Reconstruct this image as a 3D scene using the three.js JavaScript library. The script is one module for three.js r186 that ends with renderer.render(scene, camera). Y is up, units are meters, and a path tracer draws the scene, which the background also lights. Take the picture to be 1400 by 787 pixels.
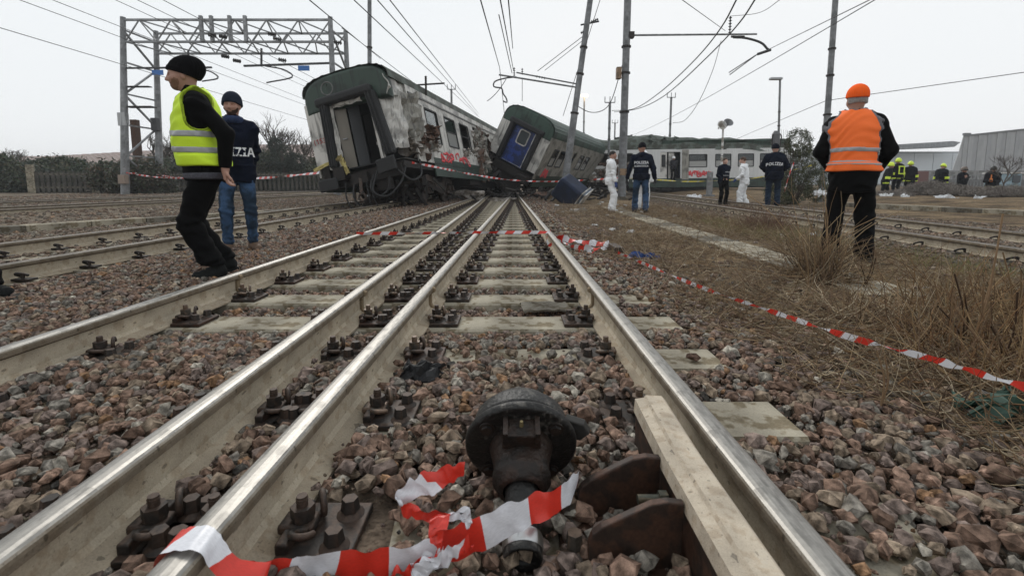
import * as THREE from 'three';
import { RoundedBoxGeometry } from 'three/addons/geometries/RoundedBoxGeometry.js';
import { ConvexGeometry } from 'three/addons/geometries/ConvexGeometry.js';
import { FontLoader } from 'three/addons/loaders/FontLoader.js';

// ---------- camera, sky, sun, exposure ----------
const scene = new THREE.Scene();
const EYE = 0.855, PITCH = Math.atan(74 / 650);
const camera = new THREE.PerspectiveCamera(2 * Math.atan(465 / 650) * 180 / Math.PI, 1400 / 930, 0.05, 900);
camera.position.set(0, EYE, 0);
camera.rotation.set(-PITCH, 0, 0);
camera.setViewOffset(1400, 930, -1, 143, 1400, 787);          // shifted lens: the sky above the frame is cropped off
camera.focus = 3.2; camera.userData.fStop = 5.6; camera.setFocalLength && 0;
camera.updateProjectionMatrix();

function skyTexture() {
  const w = 256, h = 128, d = new Float32Array(w * h * 4);
  for (let j = 0; j < h; j++) for (let i = 0; i < w; i++) {
    const up = ((j + 0.5) / h - 0.5) * Math.PI, az = (i + 0.5) / w * 2 * Math.PI, s = Math.sin(up);
    const n = 0.5 + 0.5 * Math.sin(az * 3 + 1.7 * Math.sin(up * 5 + az)) * Math.cos(up * 4 + 2 * Math.sin(az * 2));
    let r, g, b;
    if (s > -0.02) {
      const t = Math.max(0, s), blue = 0.03 * n + 0.05 * t;
      r = 0.96 - blue * 1.5 + 0.015 * (1 - t); g = 0.965 - blue * 0.65 + 0.01 * (1 - t); b = 0.975 - blue * 0.1;
    } else { r = 0.16; g = 0.145; b = 0.13; }
    const k = (j * w + i) * 4; d[k] = r; d[k + 1] = g; d[k + 2] = b; d[k + 3] = 1;
  }
  const t = new THREE.DataTexture(d, w, h, THREE.RGBAFormat, THREE.FloatType);
  t.mapping = THREE.EquirectangularReflectionMapping; t.magFilter = t.minFilter = THREE.LinearFilter; t.wrapS = THREE.RepeatWrapping; t.needsUpdate = true;
  return t;
}
const skyTex = skyTexture();
scene.background = skyTex; scene.environment = skyTex;
const sun = new THREE.DirectionalLight(new THREE.Color().setRGB(1, 0.97, 0.92), 1.3);
sun.position.set(-16, 40, -64); sun.target.position.set(0, 0, -14);
sun.castShadow = true; sun.shadow.radius = 40; sun.shadow.mapSize.set(2048, 2048);
Object.assign(sun.shadow.camera, { left: -45, right: 45, top: 45, bottom: -45, near: 1, far: 120 });
scene.add(sun, sun.target);
scene.fog = new THREE.FogExp2(new THREE.Color().setRGB(0.84, 0.86, 0.88), 0.0011);
const renderer = new THREE.WebGLRenderer({ antialias: true });
renderer.shadowMap.enabled = true;
renderer.toneMapping = THREE.LinearToneMapping; renderer.toneMappingExposure = 1.0;

// ---------- helpers ----------
const V = (x, y, z) => new THREE.Vector3(x, y, z);
const PI = Math.PI;
function Rng(s) { return () => { s |= 0; s = s + 0x6D2B79F5 | 0; let t = Math.imul(s ^ s >>> 15, 1 | s); t = t + Math.imul(t ^ t >>> 7, 61 | t) ^ t; return ((t ^ t >>> 14) >>> 0) / 4294967296; }; }
const clamp = (x, a = 0, b = 1) => Math.max(a, Math.min(b, x));
const lerp = (a, b, t) => a + (b - a) * t;
const sst = (a, b, x) => { const t = clamp((x - a) / (b - a)); return t * t * (3 - 2 * t); };
function h3(x, y, z) { let h = Math.imul(x, 374761393) ^ Math.imul(y, 668265263) ^ Math.imul(z, 1440662683); h = Math.imul(h ^ h >>> 13, 1274126177); return ((h ^ h >>> 16) >>> 0) / 4294967296; }
function noise(x, y, z = 0, per = 0) {                          // value noise 0..1, optional period in x and y
  const xi = Math.floor(x), yi = Math.floor(y), zi = Math.floor(z), fx = x - xi, fy = y - yi, fz = z - zi;
  const u = fx * fx * (3 - 2 * fx), v = fy * fy * (3 - 2 * fy), w = fz * fz * (3 - 2 * fz);
  const m = (a) => per ? ((a % per) + per) % per : a;
  const g = (a, b, c) => h3(m(xi + a), m(yi + b), zi + c);
  const l = (c) => lerp(lerp(g(0, 0, c), g(1, 0, c), u), lerp(g(0, 1, c), g(1, 1, c), u), v);
  return fz === 0 ? l(0) : lerp(l(0), l(1), w);
}
function fbm(x, y, z = 0, o = 4, per = 0) { let s = 0, a = 0.5, t = 0; for (let i = 0; i < o; i++) { s += a * noise(x, y, z + i * 7, per); t += a; x *= 2; y *= 2; z *= 2; per *= 2; a *= 0.5; } return s / t; }

const used = {};
function numbered(n) { const k = used[n] = (used[n] ?? -1) + 1; return k ? n + '_' + String(k).padStart(3, '0') : n; }
function tag(o, label, category, group, kind) {
  o.userData = { ...o.userData };
  if (label) o.userData.label = label;
  if (category) o.userData.category = category;
  if (group) o.userData.group = group;
  if (kind) o.userData.kind = kind;
  return o;
}
function thing(name, label, category, group, kind) { const o = new THREE.Group(); o.name = numbered(name); scene.add(o); return tag(o, label, category, group, kind); }
function mesh(name, geo, mat, parent = scene) {
  const m = new THREE.Mesh(geo, mat); m.name = parent === scene ? numbered(name) : name; m.castShadow = m.receiveShadow = true; parent.add(m); return m;
}
function solo(name, geo, mat, label, category, group, kind) { return tag(mesh(name, geo, mat), label, category, group, kind); }
// geometry: everything is merged through G(), which makes uv in metres along the main direction of each face
function G(list) {
  list = [].concat(list).filter(Boolean);
  const parts = list.map((g) => g.index ? g.toNonIndexed() : g);
  let n = 0, col = false; for (const p of parts) { n += p.attributes.position.count; if (p.attributes.color) col = true; }
  const pos = new Float32Array(n * 3), nor = new Float32Array(n * 3), uv = new Float32Array(n * 2), cl = col ? new Float32Array(n * 3).fill(1) : null;
  let o = 0;
  for (const p of parts) {
    if (!p.attributes.normal) p.computeVertexNormals();
    const c = p.attributes.position.count;
    pos.set(p.attributes.position.array.subarray(0, c * 3), o * 3); nor.set(p.attributes.normal.array.subarray(0, c * 3), o * 3);
    if (p.attributes.color) cl.set(p.attributes.color.array.subarray(0, c * 3), o * 3);
    if (p.userData.keepUV) uv.set(p.attributes.uv.array.subarray(0, c * 2), o * 2);
    else for (let i = 0; i < c; i += 3) {
      let nx = 0, ny = 0, nz = 0;
      for (let k = 0; k < 3; k++) { nx += nor[(o + i + k) * 3]; ny += nor[(o + i + k) * 3 + 1]; nz += nor[(o + i + k) * 3 + 2]; }
      nx = Math.abs(nx); ny = Math.abs(ny); nz = Math.abs(nz);
      for (let k = 0; k < 3; k++) {
        const q = (o + i + k) * 3, x = pos[q], y = pos[q + 1], z = pos[q + 2], r = (o + i + k) * 2;
        if (ny >= nx && ny >= nz) { uv[r] = x; uv[r + 1] = z; } else if (nx >= nz) { uv[r] = z; uv[r + 1] = y; } else { uv[r] = x; uv[r + 1] = y; }
      }
    }
    o += c;
  }
  const g = new THREE.BufferGeometry();
  g.setAttribute('position', new THREE.BufferAttribute(pos, 3)); g.setAttribute('normal', new THREE.BufferAttribute(nor, 3)); g.setAttribute('uv', new THREE.BufferAttribute(uv, 2));
  if (col) g.setAttribute('color', new THREE.BufferAttribute(cl, 3));
  return g;
}
function tint(g, c) { const n = g.attributes.position.count, a = new Float32Array(n * 3); for (let i = 0; i < n; i++) a.set(c, i * 3); g.setAttribute('color', new THREE.BufferAttribute(a, 3)); return g; }
function put(g, x = 0, y = 0, z = 0, rx = 0, ry = 0, rz = 0) {
  if (rx || ry || rz) g.applyMatrix4(new THREE.Matrix4().makeRotationFromEuler(new THREE.Euler(rx, ry, rz, 'YXZ')));
  return g.translate(x, y, z);
}
const box = (w, h, d, x, y, z, rx, ry, rz) => put(new THREE.BoxGeometry(w, h, d), x, y, z, rx, ry, rz);
const rbox = (w, h, d, r, x, y, z, rx, ry, rz, s = 2) => put(new RoundedBoxGeometry(w, h, d, s, r), x, y, z, rx, ry, rz);
const cyl = (r0, r1, h, s, x, y, z, rx, ry, rz, open) => put(new THREE.CylinderGeometry(r1, r0, h, s, 1, !!open), x, y, z, rx, ry, rz);   // r0 bottom, r1 top
const ball = (r, x, y, z, sx = 1, sy = 1, sz = 1, s = 12) => new THREE.SphereGeometry(r, s, Math.max(6, s * 0.7 | 0)).scale(sx, sy, sz).translate(x, y, z);
function flat(g) { g = g.index ? g.toNonIndexed() : g; g.computeVertexNormals(); return g; }
function rod(a, b, r0, r1 = r0, s = 8) {
  const A = V(...a), B = V(...b), d = B.clone().sub(A), L = d.length();
  const g = new THREE.CylinderGeometry(r1, r0, L, s, 1);
  g.applyQuaternion(new THREE.Quaternion().setFromUnitVectors(V(0, 1, 0), d.normalize()));
  return g.translate((A.x + B.x) / 2, (A.y + B.y) / 2, (A.z + B.z) / 2);
}
function bar(a, b, w, h) {                                       // square bar between two points
  const A = V(...a), B = V(...b), d = B.clone().sub(A), L = d.length();
  const g = new THREE.BoxGeometry(w, h, L), m = new THREE.Matrix4().lookAt(A, B, Math.abs(d.y / L) > 0.95 ? V(1, 0, 0) : V(0, 1, 0));
  return g.applyMatrix4(m).translate((A.x + B.x) / 2, (A.y + B.y) / 2, (A.z + B.z) / 2);
}
const curve = (pts) => new THREE.CatmullRomCurve3(pts.map((p) => V(...p)), false, 'centripetal');
const tube = (pts, r, n = 24, s = 6) => new THREE.TubeGeometry(curve(pts), n, r, s);
const lathe = (pts, s = 32) => new THREE.LatheGeometry(pts.map((p) => new THREE.Vector2(p[0], p[1])), s);
function extr(pts, depth, bevel = 0, holes = []) {
  const s = new THREE.Shape(pts.map((p) => new THREE.Vector2(...p)));
  for (const h of holes) s.holes.push(new THREE.Path(h.map((p) => new THREE.Vector2(...p))));
  return new THREE.ExtrudeGeometry(s, { depth, bevelEnabled: bevel > 0, bevelThickness: bevel, bevelSize: bevel, bevelSegments: 2, steps: 1, curveSegments: 8 });
}
const rrect = (x0, y0, x1, y1, r, n = 4) => {
  const o = [], c = [[x1 - r, y0 + r, -PI / 2], [x1 - r, y1 - r, 0], [x0 + r, y1 - r, PI / 2], [x0 + r, y0 + r, PI]];
  for (const [cx, cy, a] of c) for (let i = 0; i <= n; i++) o.push([cx + r * Math.cos(a + i / n * PI / 2), cy + r * Math.sin(a + i / n * PI / 2)]);
  return o;
};
// a sheet of metal or cloth: grid of points fn(u,v) -> [x,y,z], given thickness
function sheet(nu, nv, fn, th = 0.004) {
  const P = []; for (let j = 0; j <= nv; j++) for (let i = 0; i <= nu; i++) P.push(V(...fn(i / nu, j / nv)));
  const N = P.map(() => V(0, 0, 0)), w = nu + 1, quads = [];
  for (let j = 0; j < nv; j++) for (let i = 0; i < nu; i++) quads.push([j * w + i, j * w + i + 1, (j + 1) * w + i + 1, (j + 1) * w + i]);
  for (const q of quads) { const n = P[q[1]].clone().sub(P[q[0]]).cross(P[q[3]].clone().sub(P[q[0]])); for (const k of q) N[k].add(n); }
  N.forEach((n) => n.normalize());
  const A = P.map((p, i) => p.clone().addScaledVector(N[i], th / 2)), B = P.map((p, i) => p.clone().addScaledVector(N[i], -th / 2));
  const pos = [], uv = [], idx = [];
  const U = (k) => [(k % w) / nu, Math.floor(k / w) / nv];
  A.forEach((p, k) => { pos.push(p.x, p.y, p.z); uv.push(...U(k)); }); B.forEach((p, k) => { pos.push(p.x, p.y, p.z); uv.push(...U(k)); });
  const n = P.length;
  for (const [a, b, c, d] of quads) { idx.push(a, b, c, a, c, d, n + a, n + c, n + b, n + a, n + d, n + c); }
  const rim = []; for (let i = 0; i < nu; i++) rim.push([i + 1, i], [nv * w + i, nv * w + i + 1]); for (let j = 0; j < nv; j++) rim.push([j * w, (j + 1) * w], [(j + 1) * w + nu, j * w + nu]);
  for (const [a, b] of rim) idx.push(a, b, n + b, a, n + b, n + a);
  const g = new THREE.BufferGeometry(); g.setAttribute('position', new THREE.Float32BufferAttribute(pos, 3)); g.setAttribute('uv', new THREE.Float32BufferAttribute(uv, 2)); g.setIndex(idx); g.computeVertexNormals();
  return g;
}
// pixel (of the 1400 x 787 photograph) to a point: used once to measure the place
function ray(px, py) { const a = (px - 701) / 650, b = -(py - 322) / 650, c = Math.cos(PITCH), s = Math.sin(PITCH); return V(a, b * c - s, -c - b * s); }
function atZ(px, py, z) { const d = ray(px, py), t = z / d.z; return [d.x * t, EYE + d.y * t, z]; }
function atY(px, py, y) { const d = ray(px, py), t = (y - EYE) / d.y; return [d.x * t, y, d.z * t]; }

// ---------- textures ----------
function makeTex(n, fn, rep, srgb = true) {
  const d = new Uint8Array(n * n * 4);
  for (let j = 0; j < n; j++) for (let i = 0; i < n; i++) { const c = fn(i / n, j / n), k = (j * n + i) * 4; d[k] = clamp(c[0]) * 255; d[k + 1] = clamp(c[1]) * 255; d[k + 2] = clamp(c[2]) * 255; d[k + 3] = 255; }
  const t = new THREE.DataTexture(d, n, n, THREE.RGBAFormat); t.wrapS = t.wrapT = THREE.RepeatWrapping; t.magFilter = THREE.LinearFilter; t.minFilter = THREE.LinearMipmapLinearFilter; t.generateMipmaps = true;
  if (srgb) t.colorSpace = THREE.SRGBColorSpace; t.repeat.set(rep, rep); t.needsUpdate = true; return t;
}
const re = (t, r) => { const c = t.clone(); c.repeat.set(r, r); c.needsUpdate = true; return c; };
const g3 = (v) => [v, v, v];
const tMottle = makeTex(512, (u, v) => { const a = fbm(u * 6, v * 6, 0, 6, 6), b = noise(u * 128, v * 128, 5, 128); return g3(0.62 + 0.5 * (a - 0.2) + 0.16 * (b - 0.5)); }, 1);
const tMottle3 = re(tMottle, 3);
const tDirt = makeTex(512, (u, v) => {                            // patches and specks of dirt
  const a = fbm(u * 5, v * 5, 3, 6, 5), b = noise(u * 90, v * 90, 9, 90), c = fbm(u * 24, v * 24, 2, 3, 24), k = sst(0.42, 0.62, a * 0.7 + c * 0.3);
  const w = lerp(0.96, 0.66, k) - 0.12 * (b > 0.86 ? 1 : 0) + 0.06 * (c - 0.5); return [w, w * lerp(1, 0.96, k), w * lerp(1, 0.9, k)];
}, 1);
const tStreak = makeTex(512, (u, v) => {                           // vertical grime streaks on painted panels
  const a = fbm(u * 40, v * 3, 1, 4, 0) , b = fbm(u * 5, v * 5, 8, 5, 5), k = 0.92 - 0.28 * sst(0.5, 0.8, a) - 0.25 * sst(0.5, 0.75, b); return [k, k * 0.985, k * 0.96];
}, 0.5);
const tRun = makeTex(512, (u, v) => { const a = fbm(u * 90, v * 2, 2, 3), b = fbm(u * 20, v * 5, 5, 4), c = fbm(u * 30, v * 40, 3, 3); const w = 0.88 + 0.16 * (a - 0.5) - 0.12 * sst(0.5, 0.75, b) + 0.1 * (c - 0.5); return [w, w * 0.985, w * 0.96]; }, 4);
const tFaint = makeTex(256, (u, v) => { const w = 0.93 + 0.1 * (fbm(u * 30, v * 3, 4, 3) - 0.5) + 0.06 * (fbm(u * 4, v * 4, 2, 4, 4) - 0.5); return [w, w, w]; }, 0.4);
const tWeb = makeTex(512, (u, v) => { const a = fbm(u * 6, v * 6, 1, 6, 6), b = noise(u * 120, v * 120, 4, 120), c = noise(u * 26, v * 26, 7, 26); const d = fbm(u * 18, v * 18, 12, 4, 18), k = sst(0.5, 0.72, d), w = 0.95 + 0.3 * (a - 0.5) - (b > 0.9 ? 0.14 : 0) - (c > 0.93 ? 0.22 : 0) - 0.07 * k + 0.1 * (noise(u * 250, v * 250, 3, 250) - 0.5); return [w, w * lerp(0.985, 0.965, k), w * lerp(0.96, 0.92, k)]; }, 1.5);
const tScuff = makeTex(512, (u, v) => { const a = fbm(u * 9, v * 9, 3, 5, 9), b = fbm(u * 40, v * 40, 8, 3, 40), k = sst(0.58, 0.76, a * 0.7 + b * 0.3 + (noise(u * 130, v * 22, 3, 0) > 0.93 ? 0.1 : 0)); const w = 0.36 + 0.22 * (b - 0.5) + 0.6 * k; return [w, w * 0.97, w * 0.93]; }, 3);
const tRust = makeTex(512, (u, v) => {
  const a = fbm(u * 8, v * 8, 3, 6, 8), b = fbm(u * 40, v * 40, 1, 3, 40), k = sst(0.35, 0.65, a); const m = 0.85 + 0.3 * (b - 0.5); return [lerp(0.72, 1, k) * m, lerp(0.7, 0.87, k) * m, lerp(0.68, 0.78, k) * m];
}, 4);
const bFine = makeTex(256, (u, v) => g3(fbm(u * 16, v * 16, 4, 5, 16)), 6, false);
const bGrit = makeTex(256, (u, v) => g3(0.5 * fbm(u * 32, v * 32, 4, 3, 32) + 0.5 * noise(u * 64, v * 64, 1, 64)), 5, false);
const bCloth = makeTex(256, (u, v) => g3(0.6 * fbm(u * 6, v * 6, 2, 3, 6) + 0.2 * (0.5 + 0.5 * Math.sin(u * 2 * PI * 42)) * (0.5 + 0.5 * Math.sin(v * 2 * PI * 42))), 3, false);
const tConc = makeTex(512, (u, v) => {
  const a = fbm(u * 4, v * 4, 6, 6, 4), b = noise(u * 160, v * 160, 2, 160), c = fbm(u * 14, v * 14, 9, 4, 14), k = sst(0.5, 0.68, c);
  const w = 0.9 - 0.35 * (a - 0.35) - 0.2 * k - 0.12 * (b > 0.9 ? 1 : 0) + 0.08 * (b - 0.5); return [w, w * lerp(0.99, 0.95, k), w * lerp(0.96, 0.86, k)];
}, 1.3);
const tRock = makeTex(256, (u, v) => { const a = fbm(u * 4, v * 4, 2, 5, 4), b = noise(u * 50, v * 50, 2, 50); const w = 0.62 + 0.6 * (a - 0.3) + 0.14 * (b - 0.5); return [w, w * 0.985, w * 0.97]; }, 12);
const tGround = makeTex(1024, (u, v) => {
  const a = fbm(u * 6, v * 6, 3, 6, 6), b = noise(u * 200, v * 200, 5, 200), c = fbm(u * 60, v * 60, 5, 3, 60); const w = 0.7 + 0.5 * (a - 0.4) + 0.5 * (c - 0.5) + 0.2 * (b - 0.5); return [w, w * 0.98, w * 0.94];
}, 0.5);

// ---------- materials ----------
function M(c, rough = 0.8, metal = 0, o = {}) {
  const m = new THREE.MeshPhysicalMaterial({ roughness: rough, metalness: metal, specularIntensity: rough > 0.84 ? 0.22 : 1, ...o });
  m.color.setRGB(c[0], c[1], c[2]); return m;
}
const m_ = {
  steelTop: M([0.4, 0.395, 0.385], 0.46, 1, { map: tRun, roughnessMap: null, bumpMap: re(bFine, 2), bumpScale: 0.0002 }),
  rail: M([1, 1, 1], 0.85, 0, { vertexColors: true, map: tWeb, bumpMap: bGrit, bumpScale: 0.0008 }),
  conc: M([0.43, 0.395, 0.33], 0.92, 0, { map: tConc, bumpMap: bGrit, bumpScale: 0.002 }),
  concDark: M([0.22, 0.205, 0.18], 0.92, 0, { map: tConc, bumpMap: bGrit, bumpScale: 0.002 }),
  iron: M([0.085, 0.073, 0.065], 0.62, 0.35, { map: tRust, bumpMap: re(bFine, 10), bumpScale: 0.0008 }),
  ironDark: M([0.035, 0.03, 0.028], 0.55, 0.3, { map: tRust, bumpMap: re(bFine, 10), bumpScale: 0.0008 }),
  boltTop: M([0.2, 0.185, 0.165], 0.5, 0.5, { map: tRust, bumpMap: re(bFine, 10), bumpScale: 0.0006 }),
  rustBrown: M([0.085, 0.055, 0.042], 0.6, 0.35, { map: tRust, bumpMap: re(bFine, 6), bumpScale: 0.0006 }),
  grease: M([0.085, 0.083, 0.08], 0.5, 0.25, { map: tScuff, bumpMap: re(bFine, 7), bumpScale: 0.003 }),
  black: M([0.012, 0.012, 0.013], 0.75, 0, { bumpMap: bFine, bumpScale: 0.001 }),
  rubber: M([0.018, 0.018, 0.019], 0.7, 0, { map: re(tMottle, 2), bumpMap: bFine, bumpScale: 0.002 }),
  galv: M([0.4, 0.41, 0.42], 0.55, 0.4, { map: tMottle }),
  pole: M([0.35, 0.36, 0.37], 0.6, 0.3, { map: tMottle }),
  wire: M([0.05, 0.05, 0.052], 0.6, 0.3),
  white: M([0.78, 0.78, 0.77], 0.6, 0, { map: tDirt }),
};
// ---------- the tracks' lines: four rails of a turnout, R1..R4 from the left; d is metres ahead ----------
const railX = [(d) => -2.165 + 0.0235 * d, (d) => -0.955 - 0.0105 * d - 0.00012 * d * d, (d) => -0.635 + 0.0235 * d, (d) => 0.585 - 0.0125 * d];
const slZ = (k) => -1.06 - 0.588 * k;                             // sleeper k lies at this z
const leftX = (d, far) => -4.36 + 0.0225 * d - (far ? 1.5 : 0);
const rightX = (d, far) => 4.9 + 0.072 * d + (far ? 1.56 : 0);
const l2X = (d, far) => -14.9 + 0.186 * d - (far ? 1.55 : 0);
const edgeX = (d) => 1.28 + 0.25 * (noise(d * 0.9, 3.3) - 0.5) + 0.22 * (noise(d * 3.1, 8) - 0.5) + 0.3 * sst(2.2, 1.2, d) - 0.12 * sst(2.4, 4, d) * sst(7, 4, d);   // where ballast gives way to straw
function bedY(x, z) {                                             // top of the ballast or soil
  const d = -z; let y = 0;
  const r1 = railX[0](d), r4 = railX[3](d);
  if (x > r1 && x < r4) y = lerp(0.028, -0.052, sst(2.0, 3.0, d)) ;
  else if (x <= r1) {
    y = lerp(-0.01, 0.055, sst(r1, r1 - 0.5, x));
    const lx = leftX(d, false); y = lerp(y, 0.02, sst(lx + 0.7, lx + 0.25, x));
    if (x < lx) y = 0.015 + 0.02 * sst(lx - 1.8, lx - 3, x);
    if (x < -9) y += 0.12 * sst(-9, -26, x);
  } else {
    y = lerp(-0.016, -0.008, sst(r4, r4 + 0.5, x));
    const e = edgeX(d); y += 0.03 * sst(e - 0.15, e + 0.5, x) + 0.045 * (noise(x * 1.1, z * 1.1) - 0.5) * sst(e, e + 1, x);
    const rx = rightX(d, false); y = lerp(y, 0.03, sst(rx - 1, rx - 0.3, x) * sst(rx + 3.5, rx + 2.2, x));
    y += 0.25 * sst(11, 15, x) * sst(10, 16, d);
  }
  return y + 0.012 * (noise(x * 5, z * 5, 3) - 0.5);
}
const isBallast = (x, d) => x > -3.9 && x < edgeX(d) && d < 34;

// ground: one sheet to the horizon, finer near the camera
{
  const xs = [], zs = [];
  const grow = (out, from, to, s0, k) => { let s = s0, p = from; const sg = Math.sign(to - from); while (sg * (to - p) > 0) { out.push(p); p += sg * s; s *= k; } out.push(to); };
  const xp = [], xn = [], zn = [];
  grow(xp, 0, 420, 0.07, 1.018); grow(xn, 0, -420, 0.07, 1.018); grow(zn, 3, -520, 0.075, 1.014);
  xs.push(...xn.slice(1).reverse(), ...xp); zs.push(...zn);
  const w = xs.length, pos = [], uv = [], col = [], idx = [];
  for (let j = 0; j < zs.length; j++) for (let i = 0; i < w; i++) {
    const x = xs[i], z = zs[j], d = -z, e = edgeX(d);
    let c, y = bedY(x, z);
    const n = fbm(x * 0.7, z * 0.7, 1, 4), n2 = fbm(x * 4, z * 4, 2, 3);
    const gravel = [0.165, 0.13, 0.105], soil = [0.17, 0.122, 0.082], straw = [0.28, 0.21, 0.135], far = [0.17, 0.145, 0.115];
    if (x < e) { c = gravel.map((g) => g * (0.75 + 0.5 * n)); if (d < 30 && x > -6.2) y -= 0.03; if (x < -6.2) c = c.map((g, k) => lerp(g, [0.27, 0.225, 0.18][k], 0.8)); }
    else { const t = sst(0.36, 0.58, n * 0.4 + n2 * 0.6); c = soil.map((s, k) => lerp(s, straw[k], t)); const rx = rightX(d, false); const rt = sst(rx - 1, rx - 0.3, x) * sst(rx + 4, rx + 2.5, x); c = c.map((s, k) => lerp(s, [0.16, 0.135, 0.115][k], rt)); }
    if (d > 60) c = c.map((s, k) => lerp(s, far[k], 0.7));
    pos.push(x, y, z); uv.push(x, z); col.push(...c);
  }
  for (let j = 0; j < zs.length - 1; j++) for (let i = 0; i < w - 1; i++) { const a = j * w + i; idx.push(a, a + 1, a + w, a + 1, a + w + 1, a + w); }
  const g = new THREE.BufferGeometry(); g.setAttribute('position', new THREE.Float32BufferAttribute(pos, 3)); g.setAttribute('uv', new THREE.Float32BufferAttribute(uv, 2)); g.setAttribute('color', new THREE.Float32BufferAttribute(col, 3)); g.setIndex(idx); g.computeVertexNormals();
  solo('ground', g, M([1, 1, 1], 0.95, 0, { vertexColors: true, map: tGround, bumpMap: re(bGrit, 2.2), bumpScale: 0.012 }), 'bare gravelly railway ground running out flat to the horizon', 'ground', null, 'structure');
}

// ---------- ballast stones ----------
function rockGeo(seed, n = 13) {                                  // a crushed stone: hull of a few points, sharp edges
  const r = Rng(seed), pts = []; for (let i = 0; i < n; i++) { const z = 1 - 2 * (i + 0.5) / n, a = i * 2.39996 + (r() - 0.5) * 1.1, s = Math.sqrt(1 - z * z), q = 0.78 + 0.4 * r(); pts.push(V(Math.cos(a) * s * q, z * q * 0.74, Math.sin(a) * s * q * 0.86)); }
  const o = G([flat(new ConvexGeometry(pts))]); const uv = o.attributes.uv.array; for (let i = 0; i < uv.length; i++) uv[i] *= 0.045; return o;
}
const rocks = []; for (let i = 0; i < 16; i++) rocks.push(rockGeo(100 + i * 7, 11 + (i % 5)));
const rockTone = (r, left) => {
  const t = r(), s = 0.62 + 0.75 * r() * r() + 0.12 * r();
  let c = t < 0.34 ? [0.275, 0.185, 0.145] : t < 0.55 ? [0.25, 0.195, 0.175] : t < 0.76 ? [0.31, 0.245, 0.19] : t < 0.9 ? [0.27, 0.25, 0.225] : t < 0.945 ? [0.33, 0.2, 0.12] : t < 0.985 ? [0.45, 0.42, 0.37] : [0.1, 0.095, 0.09];
  if (left) c = c.map((v, k) => lerp(v, [0.19, 0.16, 0.13][k], 0.45));
  return [c[0] * s * 1.42, c[1] * s * 1.43, c[2] * s * 1.4];
};
const tapeLine = [];
function onSleeper(x, z) {                                        // true where a sleeper's top stays clear of stones
  const d = -z; if (x < railX[0](d) - 0.42 || x > 1.0) return false;
  const k = Math.round((-z - 1.06) / 0.588); const dz = Math.abs(z - slZ(k)); if (dz > 0.135 || k < -1) return false;
  return true;
}
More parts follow.
